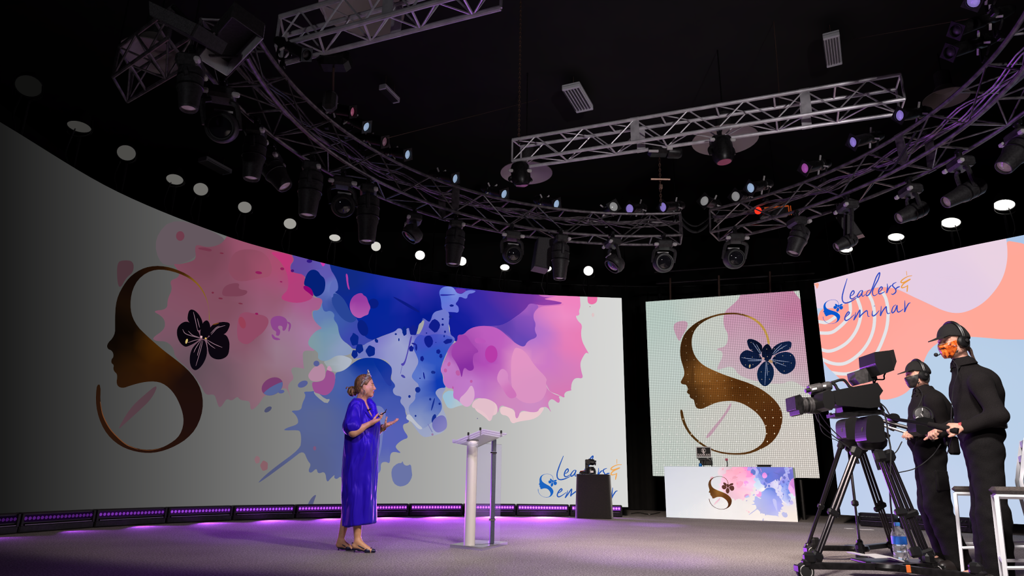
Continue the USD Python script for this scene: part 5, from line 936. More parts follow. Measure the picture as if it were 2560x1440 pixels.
def tripod(lab, legs, head, Yh, hw, bowl):
    T = Thing('tripod', lab, 'tripod', loc=(*at(*bowl, Y=Yh)[:2], 0))
    for q in legs: leg_px(T, *q)
    b = at(*bowl, Y=Yh); s = np.linalg.norm(b - EYE) / F
    T.part('bowl', lathe([(0, -.05), (.07, -.05), (.10, -.02), (.11, .02), (.10, .04), (0, .04)], 24, b), 'black_metal'); T.part('centre_lever', rod(b + (0, 0, -.05), b + (.02, -.02, -.20), .014), 'black_metal')
    hd = slab(chaikin(head, 2), Yh - hw / 2, hw, .006); pth = T.part('fluid_head', hd, 'black_plastic', smooth=False)
    hx, hy = np.mean(head, 0)
    for dx_, dy_, r in ((-8, -8, 2.2), (2, -10, 1.4), (6, 6, 3.0), (-5, 9, 2.4), (9, 2, 2.2), (-1, -2, 1.6)): T.part('screw', disc(at(hx + dx_, hy + dy_, Y=Yh - hw / 2 - .004), (0, -1, 0), r * s, .008, 12), 'steel', parent=pth)
    T.part('drag_knob', lathe([(0, 0), (8 * s, 0), (9 * s, .02), (9 * s, .05), (0, .06)], 18, at(hx - 10, hy + 4, Y=Yh - hw / 2), (-.6, -1, 0)), 'fixture', parent=pth)
    return T
YN, YF = 5.30, 6.15
T1 = tripod('nearer black tripod carrying the video camera', [((2143, 1122), (2040, 1398), YN, 5.15, 2, .030, .016), ((2212, 1132), (2318, 1392), YN - .05, 5.30, 3, .034, .013), ((2196, 1130), (2292, 1388), YN - .2, 4.95, 2, .030, .012)],
            l(1060,1110, 1080,1030, 1140,995, 1240,1000, 1290,1050, 1310,1130, 1310,1260, 1330,1330, 1290,1370, 1080,1370, 1055,1300), YN, .17, (2180, 1108))
T2 = tripod('farther tripod half hidden behind the nearer one', [((2106, 1104), (2017, 1372), YF, 6.5, 1, .03, .020), ((2150, 1118), (2232, 1362), YF + .1, 6.85, 3, .034, .012), ((2120, 1110), (2150, 1365), YF + .1, 6.0, 1, .030, .012)],
            l(775,1110, 800,1050, 900,1020, 990,1040, 1030,1100, 1050,1200, 1060,1290, 1000,1330, 800,1330, 790,1250), YF, .18, (2130, 1102))
def dolly(lab, hub, wheels, z=.10, m='black_metal'):
    """three flat arms on castors; wheels are floor points"""
    T = Thing('tripod_dolly', lab, 'dolly', loc=(hub[0], hub[1], 0)); h = np.array((hub[0], hub[1], z))
    T.part('hub', lathe([(0, -.02), (.10, -.02), (.11, 0), (.10, .025), (0, .025)], 20, h), m)
    for w in wheels:
        w = np.array((w[0], w[1], z)); d = nrm(w - h); L_ = np.linalg.norm(w - h); R = np.stack([d, np.cross((0, 0, 1), d), (0, 0, 1)], 1)
        T.part('arm', bx((L_, .055, .045), (h + w) / 2, R, .006), m); T.part('foot_cup', bx((.08, .07, .08), w + (0, 0, .05) - d * .02, R, .02), 'black_plastic'); T.part('cable_guard', bx((.015, .09, .05), w + d * .075 + (0, 0, -.02), R, .008), 'black_plastic')
        o = np.array((w[0], w[1], .062)) + d * .02; ax = np.cross(d, (0, 0, 1)); ax = ax if ax[1] < 0 else -ax; ax = nrm(ax + .0 * d)
        wp = T.part('wheel', lathe([(0, -.02), (.05, -.02), (.06, -.014), (.06, .014), (.05, .02), (0, .02)], 28, o, ax), 'rubber')
        T.part('wheel_rim', lathe([(.040, 0), (.045, 0), (.045, .004), (.040, .004), (.040, 0)], 28, o + ax * .0195, ax), 'white_tab', parent=wp); T.part('fork', bx((.06, .06, .05), o + (0, 0, .055) - d * .015, R, .012), m)
    return T
W1 = at(2022, 1452, z=0); W2 = at(2334, 1446, z=0); W2 = W2 * .97; W3 = np.array((3.0, 4.55, 0)); hubn = (W1 + W2 + np.array((2.9, 5.0, 0))) / 3
dolly('nearer rolling dolly with a white rimmed wheel under the camera tripod', hubn, [W1, W2, W3])
W4, W5, W6 = at(2022, 1395, z=0) * (1, .98, 1), at(2236, 1388, z=0), np.array((2.95, 5.95, 0))
dolly('farther rolling dolly behind the nearer one', (W4 + W5 + W6) / 3, [W4, W5, W6])
# orange marks on the arm
pa = at(2262, 1420, z=.11); single('tape_mark', 'small orange tape mark on the nearer dolly', 'tape', bx((.03, .01, .05), pa + (0, -.045, 0), None, .003), pm('orange_tape', lin(240, 120, 50), .6))
# water bottle and papers on the nearer dolly
M['bottle_clear'] = pm('bottle_clear', (.92, .95, 1.0), .06, transmission_weight=.85, ior=1.33); M['bottle_blue'] = pm('bottle_blue', lin(40, 110, 215), .4); M['cap_white'] = pm('cap_white', lin(70, 140, 220), .4)
pb = at(2254, 1398, Y=5.30); s = np.linalg.norm(pb - EYE) / F
T = Thing('clipboard_tray', 'dark tray on the dolly under the bottle and the papers', 'tray', loc=tuple(pb)); T.part('tray', bx((.52, .26, .02), pb + (-.07, -.02, -.016), rotz(-.05), .006), 'black_metal')
T.part('support', bx((.3, .06, max(.02, pb[2] - .14)), pb + (-.05, -.02, -.03 - max(.02, pb[2] - .14) / 2), None, .01), 'black_metal')
T = Thing('water_bottle', 'clear water bottle with a blue label standing by the tripod leg', 'bottle', loc=tuple(pb))
T.part('body', lathe([(0, 0), (11 * s, 0), (14 * s, 3 * s), (14 * s, 12 * s), (13 * s, 14 * s), (14 * s, 16 * s), (14 * s, 24 * s), (13 * s, 26 * s), (14 * s, 28 * s), (14 * s, 46 * s), (12 * s, 52 * s), (6 * s, 61 * s), (5 * s, 62 * s), (5 * s, 65 * s), (0, 65 * s)], 28, pb), 'bottle_clear')
T.part('label', lathe([(14.2 * s, 29 * s), (14.5 * s, 29 * s), (14.5 * s, 44 * s), (14.2 * s, 44 * s), (14.2 * s, 29 * s)], 28, pb), 'bottle_blue'); T.part('cap', lathe([(0, 64 * s), (6 * s, 64 * s), (6 * s, 70 * s), (5 * s, 71 * s), (0, 71 * s)], 20, pb), 'cap_white')
pp = [at(*v, Y=5.16) for v in c('J', 0, 0)] and None
c8 = lambda x, y: (1990 + x / 5.54, 1180 + y / 5.54)
sh = [at(*c8(x, y), Y=yy) for x, y, yy in ((890, 1140, 5.12), (1010, 1150, 5.14), (1100, 1180, 5.14), (1300, 1170, 5.12), (1500, 1230, 5.14))]; V = np.array([v + (0, dy, 0.0) for v in sh for dy in (0, .2)]); V = np.vstack([V, V - (0, 0, .008)]); n_ = len(sh)
fq = []
for i in range(n_ - 1): a, b, c_2, d = 2 * i, 2 * i + 1, 2 * i + 3, 2 * i + 2; fq += [(a, d, c_2, b), (a + 2 * n_, b + 2 * n_, c_2 + 2 * n_, d + 2 * n_), (a, a + 2 * n_, d + 2 * n_, d), (b, c_2, c_2 + 2 * n_, b + 2 * n_)]
fq += [(0, 1, 1 + 2 * n_, 2 * n_), (2 * n_ - 2, 4 * n_ - 2, 4 * n_ - 1, 2 * n_ - 1)]
single('paper_sheets', 'curling white paper sheets lying in front of the water bottle', 'paper', (V - (0, 0, .0), np.array(fq)), 'paper', smooth=60)
# ---- nearer camera
Yc = YN
T = Thing('video_camera', 'black broadcast video camera with a hooded viewfinder on the nearer tripod', 'video camera', loc=tuple(at(*l(950, 800)[0], Y=Yc)))
T.part('body', slab(l(610,668, 740,640, 960,600, 1210,556, 1288,668, 1240,738, 1252,868, 1240,890, 1100,905, 820,880, 660,868, 620,800), Yc - .09, .18, .004), 'black_plastic', smooth=False)
T.part('side_cover', slab(l(660,700, 1000,640, 1190,610, 1210,690, 1000,720, 800,790, 700,840), Yc - .10, .02, .004), 'cloth_black', smooth=False)
T.part('side_flap', slab(l(820,820, 1100,760, 1235,745, 1245,800, 1000,840, 850,870), Yc - .105, .02, .004), 'cloth_black', smooth=False)
for q, m_ in ((l(640,712, 690,705, 695,745, 645,752), 'steel'), (l(1165,835, 1235,825, 1240,858, 1170,866), 'white_tab'), (l(1130,835, 1150,832, 1155,870, 1135,872), 'steel'), (l(1140,565, 1165,562, 1166,580, 1142,583), 'white_tab'), (l(655,830, 700,815, 705,840, 660,855), 'steel')): T.part('badge', slab(q, Yc - .112, .008), m_, smooth=False)
a, b = at(*l(480, 850)[0], Y=Yc), at(*l(180, 850)[0], Y=Yc); ax = nrm(b - a); s = np.linalg.norm(a - EYE) / F / 5.54; L_ = np.linalg.norm(b - a)
ln = T.part('lens', lathe([(0, 0), (100 * s, 0), (105 * s, .04), (88 * s, .06), (84 * s, L_ * .5), (92 * s, L_ * .55), (92 * s, L_ * .8), (100 * s, L_ * .85), (102 * s, L_), (90 * s, L_), (0, L_ - .01)], 28, a, ax), 'black_plastic')
T.part('lens_hood', slab(l(82,742, 155,716, 208,790, 182,880, 210,965, 190,995, 150,985, 140,930, 100,922), Yc - .09, .18, .004), 'black_metal', smooth=False, parent=ln)
for k in (.3, .42, .62, .74): T.part('focus_ring', lathe([(95 * s, 0), (100 * s, .003), (100 * s, .016), (95 * s, .019)], 28, a + ax * L_ * k, ax), 'fixture', parent=ln)
T.part('servo_grip', slab(l(480,690, 560,650, 620,680, 640,860, 600,930, 500,900, 470,800), Yc - .12, .16, .006), 'black_plastic', smooth=False, parent=ln)
for q in (l(500,780, 560,776, 562,803, 504,806), l(520,828, 570,824, 572,845, 524,848), l(540,570, 580,565, 582,590, 543,595)): T.part('button_panel', slab(q, Yc - .128, .01), 'white_tab', smooth=False, parent=ln)
a, b = at(*l(640, 575)[0], Y=Yc), at(*l(345, 640)[0], Y=Yc); ax = nrm(b - a); L_ = np.linalg.norm(b - a)
mc = T.part('camera_light', lathe([(0, 0), (52 * s, 0), (58 * s, L_ * .1), (50 * s, L_ * .4), (62 * s, L_ * .45), (62 * s, L_ * .95), (55 * s, L_), (0, L_)], 24, a, ax), 'fixture'); T.part('light_badge', slab(l(388,615, 450,602, 454,628, 392,640), Yc - .075, .01), 'white_tab', smooth=False, parent=mc)
T.part('light_knob', lathe([(0, 0), (26 * s, 0), (26 * s, .03), (0, .03)], 14, b, ax), 'black_plastic', parent=mc); T.part('light_mount', slab(l(560,620, 620,600, 640,680, 570,690), Yc - .03, .05), 'black_metal', smooth=False)
T.part('handle', tube(spline([at(*v, Y=Yc) for v in l(650,535, 700,522, 770,500, 830,500, 870,540, 905,590, 950,610)], 6), 17 * s, 10), 'black_plastic'); T.part('handle_post', tube(spline([at(*v, Y=Yc) for v in l(650,535, 700,560, 735,620, 770,650)], 6), 20 * s, 10), 'black_plastic')
vf = T.part('viewfinder_base', slab(l(922,400, 1075,350, 1110,400, 1115,540, 1000,570, 940,500), Yc - .06, .12, .005), 'fixture', smooth=False); T.part('viewfinder_badge', slab(l(948,390, 1010,375, 1018,440, 955,458), Yc - .07, .012), 'white_tab', smooth=False, parent=vf)
T.part('viewfinder_arm', slab(l(1085,340, 1200,310, 1250,500, 1130,540), Yc - .05, .10, .005), 'black_plastic', smooth=False)
hd = T.part('viewfinder_hood', slab(l(1140,152, 1335,128, 1412,395, 1225,462, 1152,300), Yc - .12, .24, .005), 'black_plastic', smooth=False); T.part('hood_flap', slab(l(1335,128, 1412,112, 1452,275, 1428,345, 1412,395), Yc - .11, .22, .004), 'cloth_black', smooth=False, parent=hd)
T.part('hood_edge', tube([at(*v, Y=Yc - .122) for v in l(1335,135, 1370,230, 1412,390)], 6 * s, 6), 'white_tab', parent=hd); T.part('monitor_bracket', tube(spline([at(*v, Y=Yc) for v in l(1230,470, 1240,540, 1255,585, 1270,500, 1380,490, 1385,440, 1405,400)], 5), 9 * s, 6), 'black_metal')
T.part('quick_plate', slab(l(640,968, 800,960, 1000,935, 1200,915, 1300,925, 1310,985, 1180,985, 1000,1010, 760,1025, 650,1020), Yc - .07, .14, .003), 'black_metal', smooth=False)
for q, m_ in ((l(925,940, 955,938, 957,965, 928,967), 'red_tape'), (l(1038,965, 1072,962, 1074,985, 1040,988), 'red_tape'), (l(620,960, 655,950, 660,985, 628,990), 'white_tab'), (l(1040,915, 1090,910, 1092,932, 1043,935), 'steel')): T.part('plate_button', slab(q, Yc - .078, .01), m_, smooth=False)
T.part('mount_block', slab(l(760,880, 1260,880, 1250,920, 1000,940, 780,965), Yc - .05, .10), 'black_metal', smooth=False)
# pan bars towards the operators
Th = Thing('pan_bar', 'black pan bar with a wrapped grip held by the nearer operator', 'pan bar', loc=tuple(at(2234, 1046, Y=Yc)))
g0, g1 = at(2322, 1061, Y=4.96), at(2396, 1078, Y=4.80)
Th.part('bar', tube([at(*v, Y=y) for v, y in (((2194, 1028), Yc - .04), ((2234, 1047), Yc - .06), ((2300, 1058), 5.02), ((2335, 1064), 4.94))], .013, 10), 'leg_black'); Th.part('joint', lathe([(0, -.03), (.035, -.03), (.04, 0), (.035, .03), (0, .03)], 16, at(2234, 1046, Y=Yc - .03), (0, -1, 0)), 'black_plastic')
Th.part('grip', tube([g0, (g0 + g1) / 2, g1], [.020, .023, .021], 12), 'cloth_black')
Th = Thing('pan_bar', 'lower pan bar with chrome rods reaching the farther operator', 'pan bar', loc=tuple(at(2240, 1072, Y=YF - .3)))
Th.part('bar', rod(at(2196, 1060, Y=YF - .15), at(2300, 1092, Y=YF - .35), .012), 'steel'); Th.part('bar', rod(at(2198, 1050, Y=YF - .15), at(2300, 1078, Y=YF - .35), .016), 'leg_black'); Th.part('collar', rod(at(2226, 1066, Y=YF - .2), at(2236, 1070, Y=YF - .2), .032), 'black_plastic'); Th.part('bar_end', rod(at(2200, 1078, Y=YF - .2), at(2222, 1092, Y=YF - .2), .022), 'black_plastic')
s = np.linalg.norm(at(2307, 1036, Y=5.5) - EYE) / F; dl = at(2307, 1036, Y=5.55)
T = Thing('zoom_control', 'camera zoom control with a round blue grey dial between the two operators', 'camera control', loc=tuple(dl))
T.part('dial', lathe([(0, -.05), (14 * s, -.05), (15 * s, -.04), (15 * s, -.005), (13 * s, 0), (0, .004)], 28, dl, (-.25, -1, .1)), 'fixture'); T.part('dial_ring', lathe([(16 * s, -.04), (19 * s, -.04), (19 * s, -.02), (16 * s, -.02), (16 * s, -.04)], 28, dl + (.012, 0, 0), (-.25, -1, .1)), 'black_plastic')
for a_, b_ in (((2302, 1034), (2307, 1041)), ((2306, 1020), (2306, 1027)), ((2318, 1046), (2324, 1050)), ((2289, 1046), (2296, 1042))): T.part('dial_mark', rod(at(*a_, Y=5.52), at(*b_, Y=5.52), 1.1 * s, 5), 'white_tab')
T.part('body', slab([(2278, 1048), (2300, 1044), (2324, 1050), (2322, 1078), (2310, 1086), (2296, 1090), (2280, 1080)], 5.52, .12, .004), 'black_plastic', smooth=False); T.part('lever', rod(at(2290, 1070, Y=5.5), at(2300, 1056, Y=5.49), 3 * s), 'black_metal'); T.part('lever', rod(at(2300, 1074, Y=5.49), at(2318, 1068, Y=5.49), 3 * s), 'black_metal')
for x, y in ((2294, 1066), (2299, 1070), (2306, 1072), (2290, 1076)): T.part('button', disc(at(x, y, Y=5.515), (0, -1, 0), 2 * s, .01, 10), 'white_tab')
# the farther camera, mostly hidden
T = Thing('video_camera', 'farther video camera almost hidden behind the nearer one', 'video camera', loc=tuple(at(2140, 1000, Y=YF)))
T.part('body', slab([(2100, 990), (2180, 975), (2185, 1015), (2100, 1026)], YF - .09, .18, .004), 'black_plastic', smooth=False); T.part('quick_plate', slab([(2095, 1026), (2180, 1018), (2180, 1036), (2098, 1046)], YF - .06, .12), 'black_metal', smooth=False)
T.part('lens', rod(at(2095, 1004, Y=YF), at(2050, 1008, Y=YF), .05, 16), 'black_plastic')
# camera cables
for k, (q, y, r, lab) in enumerate((
    (l(430,960, 480,1080, 600,1200, 760,1330, 900,1430), YN - .02, .004, 'thin grey cable from the lens down to the tripod, leftmost'), (l(490,950, 560,1060, 680,1200, 800,1310), YN - .03, .004, 'thin black cable from the lens down to the tripod head'), (l(470,960, 520,1200, 640,1300, 720,1330, 920,1450), YN, .003, 'thin hanging loop of cable below the lens'),
    (l(1240,740, 1290,790, 1340,870, 1375,930), YN - .02, .013, 'thick black cable leaving the rear of the camera'), (l(1310,800, 1400,880, 1450,960, 1480,1010), YN, .005, 'thin black cable arching to the pan bar'), (l(1380,930, 1420,1080, 1440,1250, 1475,1440, 1480,1600, 1470,2100, 1520,2600), YN - .1, .006, 'long black cable hanging from the camera to the dolly'),
    ([(2352, 1180 - 70), (2330, 1140), (2290, 1170), (2245, 1182)], YN + .1, .004, 'black cable loop hanging below the zoom control'), ([(2255, 1104), (2240, 1130), (2218, 1142)], YN, .004, 'short thin cable under the pan bar'))):
    single('camera_cable', lab, 'cable', tube(spline([at(*v, Y=y) for v in q], 8), r, 6), 'rubber')
# ---------------------------------------------------------------- figures: smooth unions of rounded bones, meshed once
def sdf_mesh(prims, res, clip=(), pad=.03):
    lo = np.full(3, 1e9); hi = -lo; pr = []
    for p in prims:
        if p[0] == 'c': a, b, ra, rb, k = np.asarray(p[1], float), np.asarray(p[2], float), p[3], p[4], p[5]; l_ = np.minimum(a - ra, b - rb); h_ = np.maximum(a + ra, b + rb)
        elif p[0] in ('e', '-e'): l_, h_, k = np.asarray(p[1]) - max(p[2]), np.asarray(p[1]) + max(p[2]), p[4]
        elif p[0] == '-c': a, b, ra, rb, k = np.asarray(p[1], float), np.asarray(p[2], float), p[3], p[4], p[5]; l_ = np.minimum(a - ra, b - rb); h_ = np.maximum(a + ra, b + rb)
        else: l_, h_, k = np.asarray(p[2], float), np.asarray(p[3], float), p[4]
        pr.append((p, l_, h_, k))
        if p[0][0] != '-': lo = np.minimum(lo, l_); hi = np.maximum(hi, h_)
    lo -= pad; n = np.ceil((hi + pad - lo) / res).astype(int) + 1
    ax = [lo[i] + res * np.arange(n[i]) for i in range(3)]; D = np.full(n, 10., np.float32)
    for p, l_, h_, k in pr:
        m_ = k + 3 * res + .012
        s = [slice(max(0, int((l_[i] - m_ - lo[i]) / res)), min(n[i], int((h_[i] + m_ - lo[i]) / res) + 2)) for i in range(3)]
        if any(q.stop <= q.start for q in s): continue
        X = np.stack(np.meshgrid(*[ax[i][s[i]] for i in range(3)], indexing='ij'), -1).astype(np.float32)
        if p[0] in ('c', '-c'):
            a, b = np.asarray(p[1], np.float32), np.asarray(p[2], np.float32); ab = b - a; t = np.clip(((X - a) @ ab) / max(float(ab @ ab), 1e-12), 0, 1)
            d = np.linalg.norm(X - a - t[..., None] * ab, axis=-1) - (p[3] + (p[4] - p[3]) * t)
        elif p[0] in ('e', '-e'):
            q = (X - np.asarray(p[1], np.float32)) @ np.asarray(p[3] if p[3] is not None else np.eye(3), np.float32); r = np.asarray(p[2], np.float32)
            k0 = np.linalg.norm(q / r, axis=-1); k1 = np.linalg.norm(q / r ** 2, axis=-1); d = k0 * (k0 - 1) / np.maximum(k1, 1e-6)
        else: d = p[1](X)
        V = D[tuple(s)]
        if p[0][0] == '-':
            h = np.clip(.5 - .5 * (V + d) / k, 0, 1); D[tuple(s)] = V * (1 - h) - d * h + k * h * (1 - h)
        else:
            h = np.clip(.5 + .5 * (V - d) / k, 0, 1); D[tuple(s)] = V * (1 - h) + d * h - k * h * (1 - h)
    for nrm_, c0 in clip:
        nrm_ = np.asarray(nrm_, np.float32); g = ax[0][:, None, None] * nrm_[0] + ax[1][None, :, None] * nrm_[1] + ax[2][None, None, :] * nrm_[2] - np.float32(np.dot(nrm_, c0)); D = np.maximum(D, g.astype(np.float32))
    I = D < 0; cs = [I[i:n[0] - 1 + i, j:n[1] - 1 + j, k:n[2] - 1 + k] for i in (0, 1) for j in (0, 1) for k in (0, 1)]
    cnt = sum(q.astype(np.int8) for q in cs); cells = np.argwhere((cnt > 0) & (cnt < 8))
    off = np.array([(i, j, k) for i in (0, 1) for j in (0, 1) for k in (0, 1)]); vals = np.stack([D[tuple((cells + o).T)] for o in off], 1)
    acc = np.zeros((len(cells), 3)); num = np.zeros(len(cells))
    for i in range(8):
        for j in range(i + 1, 8):
            if np.abs(off[i] - off[j]).sum() == 1:
                m_ = (vals[:, i] < 0) != (vals[:, j] < 0); t = np.where(m_, vals[:, i] / np.where(m_, vals[:, i] - vals[:, j], 1), 0)
                acc += m_[:, None] * (off[i] + t[:, None] * (off[j] - off[i])); num += m_
    V = lo + res * (cells + acc / num[:, None]); idx = np.full(np.array(n) - 1, -1, np.int32); idx[tuple(cells.T)] = np.arange(len(cells)); F_ = []
    for a in range(3):
        b, c_ = (a + 1) % 3, (a + 2) % 3; sh = [slice(None)] * 3; sh[a] = slice(0, -1); sh2 = [slice(None)] * 3; sh2[a] = slice(1, None)
        A = I[tuple(sh)]; Bq = I[tuple(sh2)]; e = np.argwhere(A != Bq); ok = (e[:, b] > 0) & (e[:, c_] > 0) & (e[:, b] < n[b] - 1) & (e[:, c_] < n[c_] - 1); e = e[ok]
        ub, uc = np.eye(3, dtype=int)[b], np.eye(3, dtype=int)[c_]; q = [idx[tuple((e - o).T)] for o in (0 * ub, ub, ub + uc, uc)]; q = np.stack(q, 1); fl = ~A[tuple(e.T)]; q[fl] = q[fl][:, ::-1]; F_.append(q)
    return V, np.vstack(F_)
def relax(mesh, it=4):
    """uniform smoothing that keeps the volume"""
    v, f = np.array(mesh[0], float), np.asarray(mesh[1]); e = np.vstack([np.stack([f[:, i], f[:, (i + 1) % f.shape[1]]], 1) for i in range(f.shape[1])])
    a = np.r_[e[:, 0], e[:, 1]]; b = np.r_[e[:, 1], e[:, 0]]; cnt = np.maximum(np.bincount(a, minlength=len(v)), 1)[:, None]
    for k in range(2 * ((it + 1) // 2)):
        m_ = np.stack([np.bincount(a, v[b, c_], len(v)) for c_ in range(3)], 1) / cnt; v = v + (.5 if k % 2 == 0 else -.52) * (m_ - v)
    return v, f
def cone(a, b, ra, rb=None, k=.03): return ('c', a, b, ra, ra if rb is None else rb, k)
def ball(c_, r, k=.02, R=None): return ('e', c_, np.broadcast_to(np.asarray(r, float), (3,)), R, k)
class Head:
    def __init__(s, c_, f, tilt=0, sc=1.0, roll=0):
        f = nrm(f); sd = nrm(np.cross((0, 0, 1), f)); f2 = f * math.cos(tilt) + np.array((0, 0, 1)) * math.sin(tilt); u = np.cross(f2, sd); s.R = np.stack([f2, sd, u], 1); s.c, s.sc = np.asarray(c_, float), sc
    def w(s, x, y, z): return s.c + s.R @ (np.array((x, y, z)) * s.sc)
    def e(s, p, r, k=.02): return ('e', s.w(*p), np.array(r) * s.sc, s.R, k * s.sc)
    def cp(s, a, b, ra, rb, k=.015): return ('c', s.w(*a), s.w(*b), ra * s.sc, rb * s.sc, k * s.sc)
    def face(s, g=0.0):
        o = [s.e((-.014, 0, .035), (.097 + g, .076 + g, .096 + g)), s.e((.028, 0, -.028), (.062 + g, .060 + g, .082 + g), .03), s.e((.030, 0, -.078), (.048 + g, .046 + g, .036 + g), .03), s.cp((.070, -.010, -.100), (.070, .010, -.100), .017 + g, .017 + g, .022),
             s.cp((.088, 0, .012), (.108, 0, -.026), .008 + g, .011 + g, .014), s.cp((.098, -.012, -.031), (.098, .012, -.031), .008 + g, .008 + g, .01)]
        for y in (-1, 1): o += [s.cp((.080, y * .016, .024), (.068, y * .050, .018), .010 + g, .009 + g, .015), s.e((.056, y * .036, -.026), (.028 + g, .022 + g, .026 + g), .03), s.e((.0, y * .060, -.055), (.035 + g, .014 + g, .03 + g), .04)]
        return o
    def prims(s, neck=None):
        o = s.face()
        o += [('-e', s.w(.092, y * .032, .004), np.array((.012, .017, .009)) * s.sc, s.R, .016 * s.sc) for y in (-1, 1)]
        o += [s.cp((.082, -.018, -.061), (.082, .018, -.061), .0060, .0060, .009), s.cp((.089, -.007, -.060), (.089, .007, -.060), .0050, .0050, .008), s.cp((.080, -.015, -.072), (.080, .015, -.072), .0065, .0065, .009), s.cp((.087, -.004, -.072), (.087, .004, -.072), .0050, .0050, .008)]
        for y in (-1, 1): o += [s.e((-.004, y * .079, -.016), (.019, .008, .030), .008), s.e((.000, y * .082, -.010), (.014, .006, .020), .006)]
        return o
def hand(w, d, n_, L_=.175, curl=(.3, .3, .3, .3), thumb=(.7, .75, .25), flip=1, spread=.06, k=.006):
    """wrist, finger direction, palm side; five separate fingers"""
    x = nrm(d); z = nrm(np.asarray(n_, float) - x * (np.asarray(n_, float) @ x)); y = np.cross(z, x) * flip; R = np.stack([x, y, z], 1); s = L_ / .175; W_ = lambda p: np.asarray(w) + R @ (np.array(p, float) * s); o = []
    for yy in (.027, .009, -.009, -.025): o.append(('c', W_((.012, yy * .6, 0)), W_((.082, yy * 1.05, 0)), .015 * s, .0115 * s, .016))
    o.append(('c', W_((.02, .018, .004)), W_((.05, .030, .006)), .017 * s, .014 * s, .015)); o.append(('c', W_((.03, -.018, .004)), W_((.06, -.022, .004)), .014 * s, .012 * s, .015))
    for i, (yy, ln) in enumerate(((.029, .070), (.010, .078), (-.010, .072), (-.028, .056))):
        p = np.array((.082, yy, 0.)); a = curl[i] * .6; dy = yy * spread * 20 * .05
        for j, fr in enumerate((.46, .31, .25)):
            dr = np.array((math.cos(a), dy, math.sin(a))); q = p + dr * ln * fr; r0, r1 = (.0092, .0086, .0080, .0068)[j], (.0092, .0086, .0080, .0068)[j + 1]
            o.append(('c', W_(p), W_(q), r0 * s, r1 * s, k)); p = q; a += curl[i] * 1.15
    p = np.array((.028, .030, .004)); dr = nrm(thumb)
    for j, (ln, r0, r1) in enumerate(((.036, .0135, .0105), (.032, .0105, .0092), (.024, .0092, .0074))):
        q = p + dr * ln; o.append(('c', W_(p), W_(q), r0 * s, r1 * s, k)); p = q; dr = nrm(dr + np.array((.28, -.22, .05)))
    return o
SKIN = lambda nm, a, b: grain(nm, a, b, 24, .48, subsurface_weight=.12, subsurface_radius=(.012, .005, .003), specular_ior_level=.4)
M['skin_w'] = SKIN('skin_warm', lin(196, 142, 112), lin(212, 158, 126)); M['skin_m'] = SKIN('skin_light', lin(205, 150, 132), lin(222, 170, 150))
M['eye'] = pm('eye_white', lin(228, 224, 220), .25); M['iris'] = pm('iris', lin(50, 34, 26), .2); M['lips'] = pm('lips', lin(168, 72, 76), .4)
def hairmat(nm, a, b): return mat(nm, {'t': ('texture_coordinate', {}), 'mp': ('mapping', dict(scale=(60, 60, 7), rotation=(.2, .9, 0))), 'n': ('noise_texture', dict(scale=2.4, detail=3)), 'r': ('rgb_ramp', {'ramp': [(.36, a), (.64, b)]}), 'b': ('bump', dict(strength=.6, distance=.006)), 'p': ('principled_bsdf', dict(roughness=.42))},
    [('t.object', 'mp.vector'), ('mp.vector', 'n.vector'), ('n.fac', 'r.fac'), ('r.color', 'p.base_color'), ('n.fac', 'b.height'), ('b.normal', 'p.normal')])
M['hair_brown'] = hairmat('hair_brown', lin(58, 38, 26), lin(150, 108, 70)); M['hair_grey'] = hairmat('hair_grey', lin(170, 160, 145), lin(215, 208, 196)); M['hair_dark'] = hairmat('hair_dark', lin(70, 52, 46), lin(120, 98, 88))
def eyes(T, H, par, skin='skin_m'):
    for y in (-1, 1):
        T.part('eye', put(trimesh.creation.icosphere(2, .0115 * H.sc), H.w(.0735, y * .032, .003)), 'eye', parent=par, smooth=True); T.part('iris', put(trimesh.creation.icosphere(1, .0055 * H.sc), H.w(.0806, y * .0325, .003)), 'iris', parent=par, smooth=True)
        for dz, r in ((.0085, .0052), (-.0055, .0042)): T.part('eyelid', tube(spline([H.w(.0755, y * .016, dz * .35), H.w(.0835, y * .032, dz), H.w(.0725, y * .049, dz * .3)], 4), [r * .6 * H.sc] + [r * H.sc] * 7 + [r * .6 * H.sc], 6), skin, parent=par, smooth=True)
# ================================================================ the speaker
YW = 6.50
w_ = lambda x, y, dy=0.: at(x, y, Y=YW + dy)
T = Thing('person', 'woman in a loose royal blue satin dress and tiara speaking with both hands raised', 'person', loc=(*at(885, 1380, z=0)[:2], 0))
H = Head(w_(914, 967, .0), (1, .04, 0), .05, .86)
nk, ch_, pv = w_(903, 1004, .01), w_(902, 1050, .0), w_(898, 1150, .0)
shN, shF = w_(890, 1016, -.130), w_(915, 1014, .14)
elN, wrN = w_(883, 1081, -.225), w_(927, 1058, -.17); elF, wrF = w_(932, 1092, .17), w_(961, 1066, .10)
kR, aR = w_(878, 1235, .08), w_(851, 1352, .10); kF, aF = w_(893, 1245, -.06), w_(894, 1353, -.06)
hR, tR = at(847, 1364, Y=YW + .10), at(878, 1374, Y=YW + .10); hF, tF = at(887, 1367, Y=YW - .06), at(926, 1380, Y=YW - .06)
